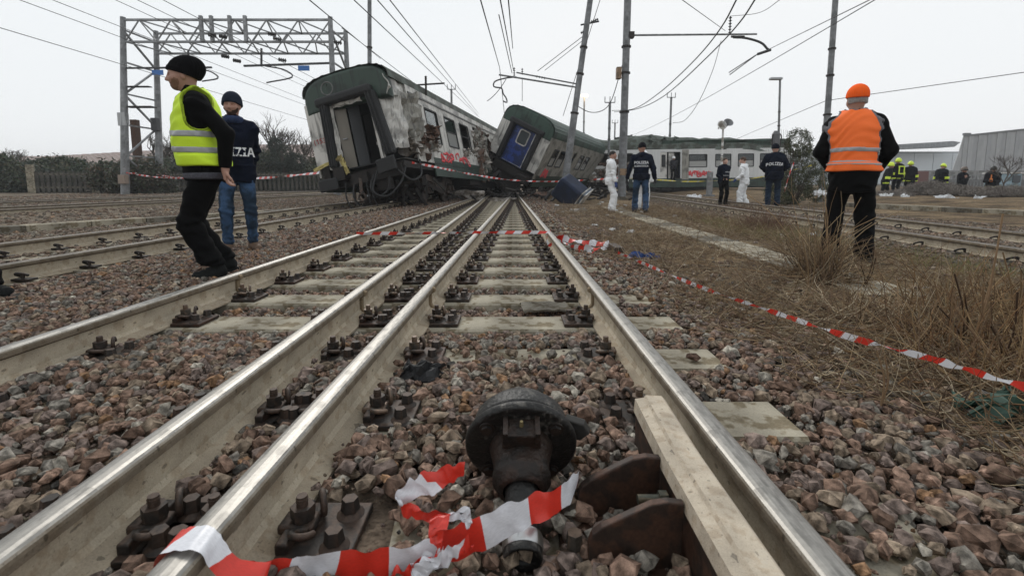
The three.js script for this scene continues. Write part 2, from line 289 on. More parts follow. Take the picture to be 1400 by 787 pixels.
{
  const r = Rng(5), list = [];
  const free = (x, z, rad) => {
    const d = -z;
    if (d < 8) { const k = Math.round((-z - 1.06) / 0.588), dz = Math.abs(z - slZ(k)); if (k >= 0 && k < 4 && d > 1.3 && dz < 0.13 + rad * 0.55 && x > railX[3](d) + 0.1 && x < 1.0 + rad * 0.5 && h3(k, Math.round(x * 90), Math.round(z * 90)) > 0.02) return false; if (k >= 0 && dz < 0.1 + rad * 0.7) for (let i = 0; i < 4; i++) { const q = (x - railX[i](d)) * (i === 3 ? -1 : 1); if (q > 0.02 && q < 0.235 + rad * 0.7) return false; } }
    for (const f of railX) if (Math.abs(x - f(d)) < 0.055 + rad * 0.8) return false;
    for (const q of [0, 1]) if (Math.abs(x - leftX(d, q)) < 0.07 + rad * 0.8) return false;
    for (const q of [0, 1]) if (Math.abs(x - rightX(d, q)) < 0.09 + rad) return false;
    return true;
  };
  const add = (x, z, y, rad, left) => { if (free(x, z, rad)) list.push({ x, y, z, rad, c: rockTone(r, left), k: Math.floor(r() * rocks.length), e: [r() * 6.3, r() * 6.3, r() * 6.3] }); };
  const fill = (x0, x1, z0, z1, step, rad0, rad1, layers = 1, left = false) => {
    for (let L = 0; L < layers; L++) for (let z = z0; z > z1; z -= step) for (let x = x0; x < x1; x += step) {
      const px = x + (r() - 0.5) * step * 1.1 + (L ? step / 2 : 0), pz = z + (r() - 0.5) * step * 1.1 + (L ? step / 2 : 0), d = -pz, rad = lerp(rad0, rad1, r() * r()) * (r() < 0.12 ? 0.62 : 1);
      const e = edgeX(d); if (px > e && r() < sst(e - 0.1, e + 0.5, px) * 1.0 + (px > e + 0.8 ? 1 : 0)) continue;
      let y = bedY(px, pz) + (r() - 0.55) * 0.018 + (L ? 0.012 : 0) - (r() < 0.2 ? 0.012 : 0);
      const r1 = railX[0](d), r2 = railX[1](d), r3 = railX[2](d), r4 = railX[3](d);
      if (onSleeper(px, pz)) {
        let p = 0;                                               // chance that a stone lies on the sleeper here
        if (px < r1) p = 0.9; else if (px < r2) p = d < 2.5 ? 0.97 : 0.0; else if (px < r3) p = d < 1.35 ? 0.25 : d < 2.0 ? 0.85 : d < 2.5 ? 0.5 : 0;
        else if (px < r4) { p = d < 1.35 ? (px < r3 + 0.33 ? 0.12 : 0.9) : d < 1.9 ? 0.85 : d < 2.5 ? 0.25 : 0; if (d > 3 && px > r4 - 0.25) p = 0.15; }
        else p = d < 1.3 ? 0.7 : d < 3.2 ? 0.02 : 0.1 + 0.5 * sst(3.5, 9, d);
        if (r() > p) continue;
        y = Math.max(y, rad * 0.5 + 0.006);
      }
      add(px, pz, y, rad, left);
    }
  };
  fill(-2.9, 1.9, -0.42, -2.6, 0.048, 0.021, 0.043, 2); fill(-2.6, 1.9, -0.5, -2.6, 0.034, 0.006, 0.015, 1);
  fill(-3.9, 1.6, -2.6, -6, 0.051, 0.022, 0.038, 2);
  fill(-3.95, 1.6, -6, -12, 0.066, 0.027, 0.042, 1, false);
  fill(-3.9, 1.7, -12, -30, 0.095, 0.034, 0.055, 1, false);
  fill(-3.95, -2.6, -1.9, -2.6, 0.055, 0.025, 0.04, 2, true);
  fill(-9, -6.1, -5.5, -16, 0.1, 0.034, 0.055, 1, true);
  fill(-12, -5.5, -16, -30, 0.16, 0.045, 0.07, 1, true);
  fill(-24, -8.5, -9, -30, 0.24, 0.05, 0.085, 1, true);
  fill(-5.75, -4.5, -3.5, -16, 0.09, 0.03, 0.042, 1, true);
  // sparse stones on the right: between and beyond the rails of the right-hand track
  for (let i = 0; i < 7000; i++) { const d = 4 + 26 * r() * r() + 3 * r(), x = rightX(d, false) - 0.9 + 4.6 * r(), z = -d, rad = lerp(0.025, 0.045, r()); if (free(x, z, rad)) list.push({ x, y: bedY(x, z) + 0.004, z, rad, c: rockTone(r, true), k: Math.floor(r() * rocks.length), e: [r() * 6, r() * 6, r() * 6] }); }
  for (let i = 0; i < 1500; i++) { const d = 1.2 + 16 * r(), x = edgeX(d) + 3.2 * r() * r(), z = -d, rad = lerp(0.018, 0.04, r()); list.push({ x, y: bedY(x, z) + 0.002, z, rad, c: rockTone(r, true), k: Math.floor(r() * rocks.length), e: [r() * 6, r() * 6, r() * 6] }); }
  // the 300 stones that show largest are parts; the rest are one mass
  const seen = (s) => { const zc = -s.z * Math.cos(PITCH) + (EYE - s.y) * Math.sin(PITCH), px = 701 + 650 * s.x / zc, py = 322 + 650 * ((EYE - s.y) * Math.cos(PITCH) + s.z * Math.sin(PITCH)) / zc; return px > -10 && px < 1410 && py < 800 ? s.rad / zc : 0; };
  for (const s of list) s.big = seen(s) * (s.y > bedY(s.x, s.z) - 0.012 ? 1 : 0.5);
  for (const s of list) { s.sx = 0.78 + 0.6 * r(); s.sz = 0.78 + 0.5 * r(); s.sy = 0.72 + 0.45 * r(); }
  list.sort((a, b) => b.big - a.big);
  const bed = thing('ballast', 'reddish brown crushed stone ballast between and beside the rails', 'ballast', null, 'structure');
  const tones = []; const rt = Rng(77); for (let i = 0; i < 24; i++) tones.push(M(rockTone(rt), 0.9, 0, { map: tRock, bumpMap: bFine, bumpScale: 0.0012 }));
  list.slice(0, 300).forEach((s, i) => { const m = mesh('stone', rocks[s.k], tones[i % 24], bed); m.position.set(s.x, s.y, s.z); m.rotation.set(...s.e.map((v, q) => q === 1 ? v : (v - 3) * 0.12)); m.scale.set(s.rad * s.sx, s.rad * s.sy, s.rad * s.sz); });
  const rest = list.slice(300), mt = M([1, 1, 1], 0.9, 0, { map: tRock, bumpMap: bFine, bumpScale: 0.002 }), by = rocks.map(() => []);
  rest.forEach((s) => by[s.k].push(s));
  const mat = new THREE.Matrix4(), q = new THREE.Quaternion(), col = new THREE.Color();
  by.forEach((a, k) => {
    const im = new THREE.InstancedMesh(rocks[k], mt, a.length); im.name = 'stones'; im.userData.kind = 'stuff'; im.castShadow = im.receiveShadow = true;
    a.forEach((s, i) => { q.setFromEuler(new THREE.Euler((s.e[0] - 3) * 0.14, s.e[1], (s.e[2] - 3) * 0.14)); mat.compose(V(s.x, s.y, s.z), q, V(s.rad * s.sx, s.rad * s.sy, s.rad * s.sz)); im.setMatrixAt(i, mat); im.setColorAt(i, col.setRGB(...s.c)); });
    bed.add(im);
  });
  console.log('stones', list.length);
}

// ---------- rails ----------
const prof = [[-0.075, 0.0], [-0.075, 0.011], [-0.05, 0.018], [-0.02, 0.03], [-0.0095, 0.046], [-0.0085, 0.085], [-0.0105, 0.122], [-0.03, 0.131], [-0.036, 0.136], [-0.0362, 0.152], [-0.0345, 0.159], [-0.031, 0.164]];
const topProf = [[-0.031, 0.164], [-0.025, 0.1685], [-0.015, 0.171], [0, 0.172], [0.015, 0.171], [0.025, 0.1685], [0.031, 0.164]];
function sweep(ps, xf, ds, cols, jit = 0) {                        // a profile drawn along a line x = xf(d), smooth along, creased across
  const pos = [], col = [], idx = [];
  for (let s = 0; s < ps.length - 1; s++) {
    const base = pos.length / 3;
    for (const d of ds) for (const k of [s, s + 1]) {
      const j = jit && k > ps.length - 5 && k < ps.length - 1 ? jit * (noise(d * 38, k * 3.1, 4) - 0.4) : 0;
      pos.push(xf(d) + ps[k][0] + j, ps[k][1] + j * 0.6, -d); if (cols) col.push(...cols[s]);
    }
    for (let i = 0; i < ds.length - 1; i++) { const a = base + i * 2; idx.push(a, a + 1, a + 2, a + 1, a + 3, a + 2); }
  }
  const g = new THREE.BufferGeometry(); g.setAttribute('position', new THREE.Float32BufferAttribute(pos, 3)); if (cols) g.setAttribute('color', new THREE.Float32BufferAttribute(col, 3)); g.setIndex(idx); g.computeVertexNormals();
  return g;
}
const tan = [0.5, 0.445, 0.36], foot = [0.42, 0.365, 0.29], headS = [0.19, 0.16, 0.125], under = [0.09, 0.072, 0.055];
function rail(xf, d0, d1, label, group, dull = false, rough = 0) {
  const ds = []; for (let d = d0; d < d1; d += d < 2.5 && rough ? 0.02 : d < 8 ? 0.2 : 0.8) ds.push(d); ds.push(d1);
  const o = thing('rail', label, 'rail', group);
  const left = prof, right = prof.map(([x, y]) => [-x, y]).reverse();
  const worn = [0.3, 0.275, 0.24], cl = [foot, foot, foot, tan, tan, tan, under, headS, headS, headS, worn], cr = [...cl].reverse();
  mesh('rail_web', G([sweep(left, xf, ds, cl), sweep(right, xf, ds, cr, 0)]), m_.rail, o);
  mesh('running_surface', G([sweep(topProf, xf, ds, null, rough)]), dull ? m_.headDull : m_.steelTop, o);
  return o;
}
m_.headDull = M([0.2, 0.17, 0.14], 0.6, 0.4, { map: re(tMottle, 2) });
const rails4 = ['leftmost rail of the turnout, passing the booted foot of the man in the yellow vest', 'second rail from the left in the turnout, crossing the lower left corner', 'third rail of the turnout with striped tape wrapped over its near end', 'fourth and rightmost rail of the turnout, beside the short check rail'].map((l, i) => rail(railX[i], -1.2, 34, l, null, false, 0));
// weld collars across the rails
rails4.forEach((o, i) => {
  const d = [3.52, 3.0, 3.1, 3.1][i], big = (p) => p.map(([x, y]) => [x * 1.0 + Math.sign(x) * 0.012, y * 1.0 + (y < 0.02 ? 0 : 0.0)]).filter(([x, y]) => y < 0.15);
  const pl = [...big(prof), [-0.0475, 0.15], [-0.035, 0.158]], pr = pl.map(([x, y]) => [-x, y]).reverse(), xf = railX[i];
  const f = extr([...pl, ...pr], 0.03, 0.004); f.translate(xf(d), 0.001, -d); mesh('weld_collar', G([tint(f, [0.24, 0.19, 0.13])]), m_.rail, o);
});

// ---------- sleepers and fastenings of the turnout ----------
const hex = (r, h, x, y, z, t = 1) => flat(cyl(r, r * t, h, 6, x, y, z));
const fast = {
  plate: (s) => G([rbox(0.17, 0.02, 0.2, 0.005, s * 0.16, 0.011, 0), rbox(0.03, 0.03, 0.16, 0.006, s * 0.088, 0.03, 0)]),
  screw: (s) => G([lathe([[0.001, 0.022], [0.034, 0.0], [0.034, -0.006]].reverse(), 14).translate(0, 0.024, 0), hex(0.024, 0.03, 0, 0.05, 0, 0.8)]),
  bolt: (s) => G([cyl(0.026, 0.026, 0.006, 12, 0, 0.054, 0), hex(0.028, 0.028, 0, 0.07, 0), cyl(0.0135, 0.0125, 0.03, 10, 0, 0.094, 0), new THREE.TorusGeometry(0.0132, 0.0014, 4, 10).rotateX(PI / 2).translate(0, 0.096, 0), new THREE.TorusGeometry(0.0132, 0.0014, 4, 10).rotateX(PI / 2).translate(0, 0.102, 0)]),
  clip: (s) => G([rbox(0.085, 0.024, 0.062, 0.008, s * -0.008, 0.038, 0), new THREE.TorusGeometry(0.026, 0.0085, 8, 14, 5).rotateY(PI / 2 + 0.5).translate(s * 0.03, 0.06, -0.045), new THREE.TorusGeometry(0.024, 0.0085, 8, 14, 5).rotateX(1.2).translate(s * 0.022, 0.05, 0.05)]),
};
const FG = {}; for (const s of [1, -1]) FG[s] = { plate: fast.plate(s), screw: fast.screw(s), bolt: fast.bolt(s), clip: fast.clip(s) };
const fastAll = {}; for (const s of [1, -1]) fastAll[s] = (x) => [FG[s].plate.clone().translate(x, 0, 0), FG[s].screw.clone().translate(x + s * 0.2, 0, 0.055), FG[s].screw.clone().translate(x + s * 0.2, 0, -0.055), FG[s].bolt.clone().translate(x + s * 0.105, 0, 0), FG[s].clip.clone().translate(x + s * 0.105, 0, 0)];
const beamGeo = (() => { const p = [[-0.15, -0.2], [0.15, -0.2], [0.14, -0.012], [0.128, 0], [-0.128, 0], [-0.14, -0.012]]; const g = extr(p, 3.68); return G([g.rotateY(PI / 2).translate(-2.68, -0.0015, 0)]); })();
const ord = ['nearest', 'second', 'third', 'fourth', 'fifth', 'sixth', 'seventh', 'eighth', 'ninth', 'tenth'];
{
  const r = Rng(31);
  for (let k = -1; k < 52; k++) {
    const z = slZ(k), d = -z;
    const near = k >= 0 && k < 10;
    const o = thing('sleeper', near ? `grey concrete turnout sleeper, ${ord[k]} from the black flanged part's shaft end` : k < 0 ? 'concrete sleeper under the stones just short of the picture' : 'grey concrete turnout sleeper farther off between the dark fastenings', 'sleeper', near || k < 0 ? null : 'concrete sleepers farther along the turnout');
    o.position.z = z;
    mesh('beam', beamGeo, m_.conc, o);
    const hid = [];
    [[0, 1], [1, 1], [2, 1], [3, -1]].forEach(([i, s]) => {
      const x = railX[i](d);
      if (d < 8.2) {
        const f = mesh('fastening', FG[s].plate, i === 3 || r() < 0.5 ? m_.iron : m_.rustBrown, o); f.position.set(x, 0, 0);
        for (const q of [1, -1]) { const m = mesh('screw', FG[s].screw, m_.iron, f); m.position.set(s * 0.2, -0.002 * r(), q * 0.055); m.rotation.y = r() * 3; }
        const b = mesh('bolt', FG[s].bolt, r() < 0.4 ? m_.boltTop : m_.iron, f); b.position.set(s * 0.105, 0, 0); b.rotation.y = r() * 3;
        const c = mesh('spring_clip', FG[s].clip, r() < 0.35 ? m_.boltTop : m_.iron, f); c.position.set(s * 0.105, 0, 0); c.rotation.y = (r() - 0.5) * 0.3;
      } else hid.push(...fastAll[s](x));
      if (d < 8.2 && i !== 3) hid.push(...fastAll[-s](x));
    });
    const h = mesh('fastenings', G(hid), m_.iron, o); h.userData.kind = 'stuff';
  }
}
// ---------- the side tracks ----------
rail((d) => leftX(d, 0), 0.5, 40, 'near rail of the left track behind the man in the yellow vest', null, true);
rail((d) => leftX(d, 1), 0.5, 40, 'far rail of the left track, next to the long cable trough', null, true);
rail((d) => rightX(d, 0), -1, 46, 'near rail of the right track behind the man in orange', null, true);
rail((d) => rightX(d, 1), -1, 46, 'far rail of the right track, towards the grey shrubs', null, true);
rail((d) => l2X(d, 0), 3, 46, 'near rail of the far left track before the hedge', null, true);
rail((d) => l2X(d, 1), 3, 46, 'far rail of the far left track before the hedge', null, true);
rail((d) => l2X(d, 0) - 5.2, 8, 50, 'near rail of the outermost left track along the fence', null, true);
rail((d) => l2X(d, 0) - 6.75, 8, 50, 'far rail of the outermost left track along the fence', null, true);
{
  const clipG = G([new THREE.TorusGeometry(0.045, 0.012, 6, 14, 4.2).rotateX(PI / 2 - 0.5).translate(0, 0.055, 0), rbox(0.14, 0.02, 0.1, 0.005, 0.01, 0.02, 0), cyl(0.012, 0.012, 0.06, 6, 0.03, 0.05, 0.03)]);
  const body = G([box(2.45, 0.2, 0.26, 0, -0.1, 0)]);
  const row = (xf, mid, d0, d1, sg, lab, grp) => {
    for (let d = d0; d < d1; d += 0.62) {
      const o = thing('sleeper', lab, 'sleeper', grp); const x0 = xf(d, 0), x1 = xf(d, 1);
      o.position.set((x0 + x1) / 2, 0.012, -d); mesh('beam', body, m_.conc, o);
      for (const x of [x0, x1]) { const c = mesh('rail_clip', clipG, m_.ironDark, o); c.position.set(x + sg * 0.12 - (x0 + x1) / 2, 0, 0); }
    }
  };
  row(leftX, 0, 2.1, 30, 1, 'concrete sleeper sunk in the gravel of the left track', 'concrete sleepers of the left track');
  row(rightX, 0, 4.2, 34, -1, 'concrete sleeper sunk in the soil of the right track', 'concrete sleepers of the right track');
}
// ---------- concrete strips ----------
{
  const strip = (a, b, w, h, n, label, lid, r = Rng(9)) => {
    const o = thing('cable_trough', label, 'cable trough');
    const A = V(...a), B = V(...b), L = A.distanceTo(B), ang = Math.atan2(B.x - A.x, B.z - A.z);
    const geo = G([rbox(w, h, L / n - 0.014, 0.008, 0, 0, 0)]);
    for (let i = 0; i < n; i++) { const m = mesh('slab', geo, i % 3 === 1 ? m_.concDark : m_.conc, o); const t = (i + 0.5) / n; m.position.set(lerp(A.x, B.x, t) + (r() - 0.5) * 0.02, lerp(A.y, B.y, t) + (r() - 0.5) * 0.012, lerp(A.z, B.z, t)); m.rotation.set((r() - 0.5) * 0.01, ang + (r() - 0.5) * 0.02, 0); }
    return o;
  };
  strip([-8.75, 0.07, -6.1], [-5.6, 0.05, -13.5], 0.3, 0.16, 9, 'long low concrete cable trough left of the left track');
  strip([2.75, 0.012, -3.3], [3.1, 0.0, -15.5], 0.46, 0.08, 16, 'flat concrete cable trough lids in dry grass leading to the men in white');
  strip([11.0, 0.06, -16.6], [12.9, 0.06, -9.6], 0.34, 0.2, 8, 'pale concrete edging beyond the right track below the grey shrubs');
}
// ---------- people: distance fields meshed by surface nets ----------
function nets(f, lo, hi, h) {                                       // meshes f = 0 within a box, cells of h
  const n = [0, 1, 2].map((a) => Math.max(3, Math.ceil((hi[a] - lo[a]) / h) + 2)), [nx, ny, nz] = n, F = new Float32Array(nx * ny * nz);
  const BL = 4, far = h * BL * 0.9 * 1.25 + 0.02;                     // blocks far from the surface are filled, not sampled
  for (let k0 = 0; k0 < nz; k0 += BL) for (let j0 = 0; j0 < ny; j0 += BL) for (let i0 = 0; i0 < nx; i0 += BL) {
    const k1 = Math.min(nz, k0 + BL), j1 = Math.min(ny, j0 + BL), i1 = Math.min(nx, i0 + BL), c = f(lo[0] + (i0 + 1) * h, lo[1] + (j0 + 1) * h, lo[2] + (k0 + 1) * h), skip = Math.abs(c) > far;
    for (let k = k0; k < k1; k++) for (let j = j0; j < j1; j++) for (let i = i0; i < i1; i++) F[i + j * nx + k * nx * ny] = skip ? c : f(lo[0] + (i - 0.5) * h, lo[1] + (j - 0.5) * h, lo[2] + (k - 0.5) * h);
  }
  const id = new Int32Array(nx * ny * nz).fill(-1), pos = [], idx = [], sx = 1, sy = nx, sz = nx * ny, E = [[0, sx], [0, sy], [0, sz], [sx, sx + sy], [sx, sx + sz], [sy, sy + sx], [sy, sy + sz], [sz, sz + sx], [sz, sz + sy], [sx + sy, sx + sy + sz], [sx + sz, sx + sy + sz], [sy + sz, sx + sy + sz]];
  const off = (o) => [o % nx, Math.floor(o / nx) % ny, Math.floor(o / sz)];
  const EO = E.map(([a, b]) => [a, b, off(a), off(b)]);
  for (let k = 0; k < nz - 1; k++) for (let j = 0; j < ny - 1; j++) for (let i = 0; i < nx - 1; i++) {
    const q = i + j * sy + k * sz; let c = 0, x = 0, y = 0, z = 0;
    for (const [a, b, A, B] of EO) { const u = F[q + a], v = F[q + b]; if ((u < 0) !== (v < 0)) { const t = u / (u - v); x += A[0] + (B[0] - A[0]) * t; y += A[1] + (B[1] - A[1]) * t; z += A[2] + (B[2] - A[2]) * t; c++; } }
    if (c) { id[q] = pos.length / 3; pos.push(lo[0] + (i - 0.5 + x / c) * h, lo[1] + (j - 0.5 + y / c) * h, lo[2] + (k - 0.5 + z / c) * h); }
  }
  const quad = (a, b, c, d, flip) => { if (a < 0 || b < 0 || c < 0 || d < 0) return; if (flip) idx.push(a, c, b, a, d, c); else idx.push(a, b, c, a, c, d); };
  for (let k = 1; k < nz - 1; k++) for (let j = 1; j < ny - 1; j++) for (let i = 1; i < nx - 1; i++) {
    const q = i + j * sy + k * sz, u = F[q] < 0;
    if (u !== (F[q + sx] < 0)) quad(id[q], id[q - sy], id[q - sy - sz], id[q - sz], !u === false ? true : false);
    if (u !== (F[q + sy] < 0)) quad(id[q], id[q - sz], id[q - sz - sx], id[q - sx], u);
    if (u !== (F[q + sz] < 0)) quad(id[q], id[q - sx], id[q - sx - sy], id[q - sy], u);
  }
  const g = new THREE.BufferGeometry(); g.setAttribute('position', new THREE.Float32BufferAttribute(pos, 3)); g.setIndex(idx); g.computeVertexNormals();
  return g;
}
const smin = (a, b, k) => { const h = Math.max(k - Math.abs(a - b), 0) / k; return Math.min(a, b) - h * h * k * 0.25; };
const smax = (a, b, k) => -smin(-a, -b, k);
function cap(a, b, r0, r1) {                                        // tapered capsule
  const ax = a[0], ay = a[1], az = a[2], dx = b[0] - ax, dy = b[1] - ay, dz = b[2] - az, L = dx * dx + dy * dy + dz * dz || 1e-9;
  return (x, y, z) => { const px = x - ax, py = y - ay, pz = z - az, t = clamp((px * dx + py * dy + pz * dz) / L), ex = px - dx * t, ey = py - dy * t, ez = pz - dz * t; return Math.sqrt(ex * ex + ey * ey + ez * ez) - (r0 + (r1 - r0) * t); };
}
const uni = (fs, k) => (x, y, z) => { let d = fs[0](x, y, z); for (let i = 1; i < fs.length; i++) d = smin(d, fs[i](x, y, z), k); return d; };
const ell = (c, r) => (x, y, z) => { const a = (x - c[0]) / r[0], b = (y - c[1]) / r[1], d = (z - c[2]) / r[2], q = Math.sqrt(a * a + b * b + d * d); return (q - 1) * Math.min(r[0], r[1], r[2]) * (q > 1 ? 1 : 1); };
const add3 = (a, b, s = 1) => [a[0] + b[0] * s, a[1] + b[1] * s, a[2] + b[2] * s];
function ik(a, t, l1, l2, hint) {                                   // middle joint of a two-bone limb
  const A = V(...a), T = V(...t), d = T.clone().sub(A); let L = d.length(); const max = (l1 + l2) * 0.999; if (L > max) { d.multiplyScalar(max / L); L = max; T.copy(A).add(d); }
  d.normalize(); const x = (l1 * l1 - l2 * l2 + L * L) / (2 * L), h = Math.sqrt(Math.max(0, l1 * l1 - x * x)), H = V(...hint); H.addScaledVector(d, -H.dot(d)).normalize();
  const m = A.clone().addScaledVector(d, x).addScaledVector(H, h); return [m.toArray(), T.toArray()];
}
// hand in its own frame: wrist at 0, fingers towards -y, palm facing -z side, thumb on +x
function handField(curl, s) {
  const fs = [cap([0, -0.012, 0], [0, -0.03, 0], 0.023, 0.024)];
  const pal = []; for (const q of [-0.028, -0.01, 0.009, 0.027]) pal.push(cap([q * 0.55, -0.02, 0], [q, -0.085, -0.004], 0.0145, 0.0125));
  const palm = uni([...fs, ...pal], 0.02), fing = [];
  [[0.028, 0.066], [0.0095, 0.075], [-0.0095, 0.07], [-0.028, 0.056]].forEach(([x, len], i) => {
    let p = [x, -0.086, -0.004], a = 0.15 + curl * 0.55 + i * 0.08 * curl; const ch = [];
    for (const [m, r0, r1] of [[0.45, 0.0098, 0.0092], [0.3, 0.0092, 0.0084], [0.25, 0.0084, 0.007]]) { const q = [p[0] + x * 0.06 * m, p[1] - Math.cos(a) * len * 1.15 * m, p[2] - Math.sin(a) * len * 1.15 * m]; ch.push(cap(p, q, r0, r1)); p = q; a += curl * 0.75; }
    fing.push(uni(ch, 0.004));
  });
  const th = uni([cap([0.018, -0.03, -0.006], [0.042, -0.056, -0.02], 0.0135, 0.0115), cap([0.042, -0.056, -0.02], [0.047, -0.082, -0.034 - 0.01 * curl], 0.011, 0.0105), cap([0.047, -0.082, -0.034 - 0.01 * curl], [0.042, -0.106, -0.046 - 0.015 * curl], 0.0103, 0.008)], 0.006);
  return (x, y, z) => { x /= s; y /= s; z /= s; let d = palm(x, y, z); for (const f of fing) d = smin(d, f(x, y, z), 0.006); return smin(d, th(x, y, z), 0.01) * s; };
}
// head in its own frame: chin-neck joint at 0, facing +z, about 0.235 tall
function headField(o) {
  const sk = [ell([0, 0.135, -0.012], [0.077, 0.1, 0.098]), ell([0, 0.075, 0.016], [0.056, 0.072, 0.078])];
  const jaw = cap([0, 0.03, 0.056], [0, 0.036, 0.05], 0.03, 0.03), nose = uni([cap([0, 0.12, 0.088], [0, 0.082, 0.113], 0.009, 0.012), cap([-0.011, 0.079, 0.094], [0.011, 0.079, 0.094], 0.0085, 0.0085)], 0.008);
  const brow = cap([-0.038, 0.128, 0.07], [0.038, 0.128, 0.07], 0.013, 0.013), lip = cap([-0.02, 0.05, 0.078], [0.02, 0.05, 0.078], 0.0095, 0.0095), lip2 = cap([-0.015, 0.037, 0.076], [0.015, 0.037, 0.076], 0.009, 0.009);
  const ears = [-1, 1].map((s) => ell([s * 0.077, 0.1, -0.012], [0.011, 0.034, 0.02])), cheek = [-1, 1].map((s) => ell([s * 0.04, 0.085, 0.055], [0.026, 0.026, 0.026])), eye = [-1, 1].map((s) => ell([s * 0.032, 0.112, 0.088], [0.017, 0.01, 0.014])), ball_ = [-1, 1].map((s) => ell([s * 0.032, 0.112, 0.071], [0.0135, 0.012, 0.0135]));
  const mouth = cap([-0.024, 0.0435, 0.09], [0.024, 0.0435, 0.09], 0.0035, 0.0035);
  const sq = uni(sk, 0.05);
  return (x, y, z) => {
    let d = sq(x, y, z); d = smin(d, jaw(x, y, z), 0.03); for (const c of cheek) d = smin(d, c(x, y, z), 0.03); d = smin(d, brow(x, y, z), 0.02);
    for (const e of eye) d = smax(d, -e(x, y, z), 0.014); for (const e of ball_) d = smin(d, e(x, y, z), 0.003);
    d = smin(d, nose(x, y, z), 0.014); d = smin(d, lip(x, y, z), 0.012); d = smin(d, lip2(x, y, z), 0.012); d = smax(d, -mouth(x, y, z), 0.005);
    for (const e of ears) d = smin(d, e(x, y, z), 0.006); return d;
  };
}
const frame = (o, m) => { const i = new THREE.Matrix4().copy(m).invert().elements; return (f) => (x, y, z) => f(i[0] * x + i[4] * y + i[8] * z + i[12], i[1] * x + i[5] * y + i[9] * z + i[13], i[2] * x + i[6] * y + i[10] * z + i[14]); };
const font = await new FontLoader().loadAsync('fonts/droid/droid_sans_bold.typeface.json');
const skinM = M([0.36, 0.2, 0.145], 0.6, 0, { bumpMap: bFine, bumpScale: 0.0006 }), beardM = M([0.12, 0.072, 0.055], 0.9, 0, { map: tMottle3 });
const cloth = (c, rough = 0.88, o = {}) => M(c, rough, 0, { bumpMap: bCloth, bumpScale: 0.003, map: tMottle, ...o });
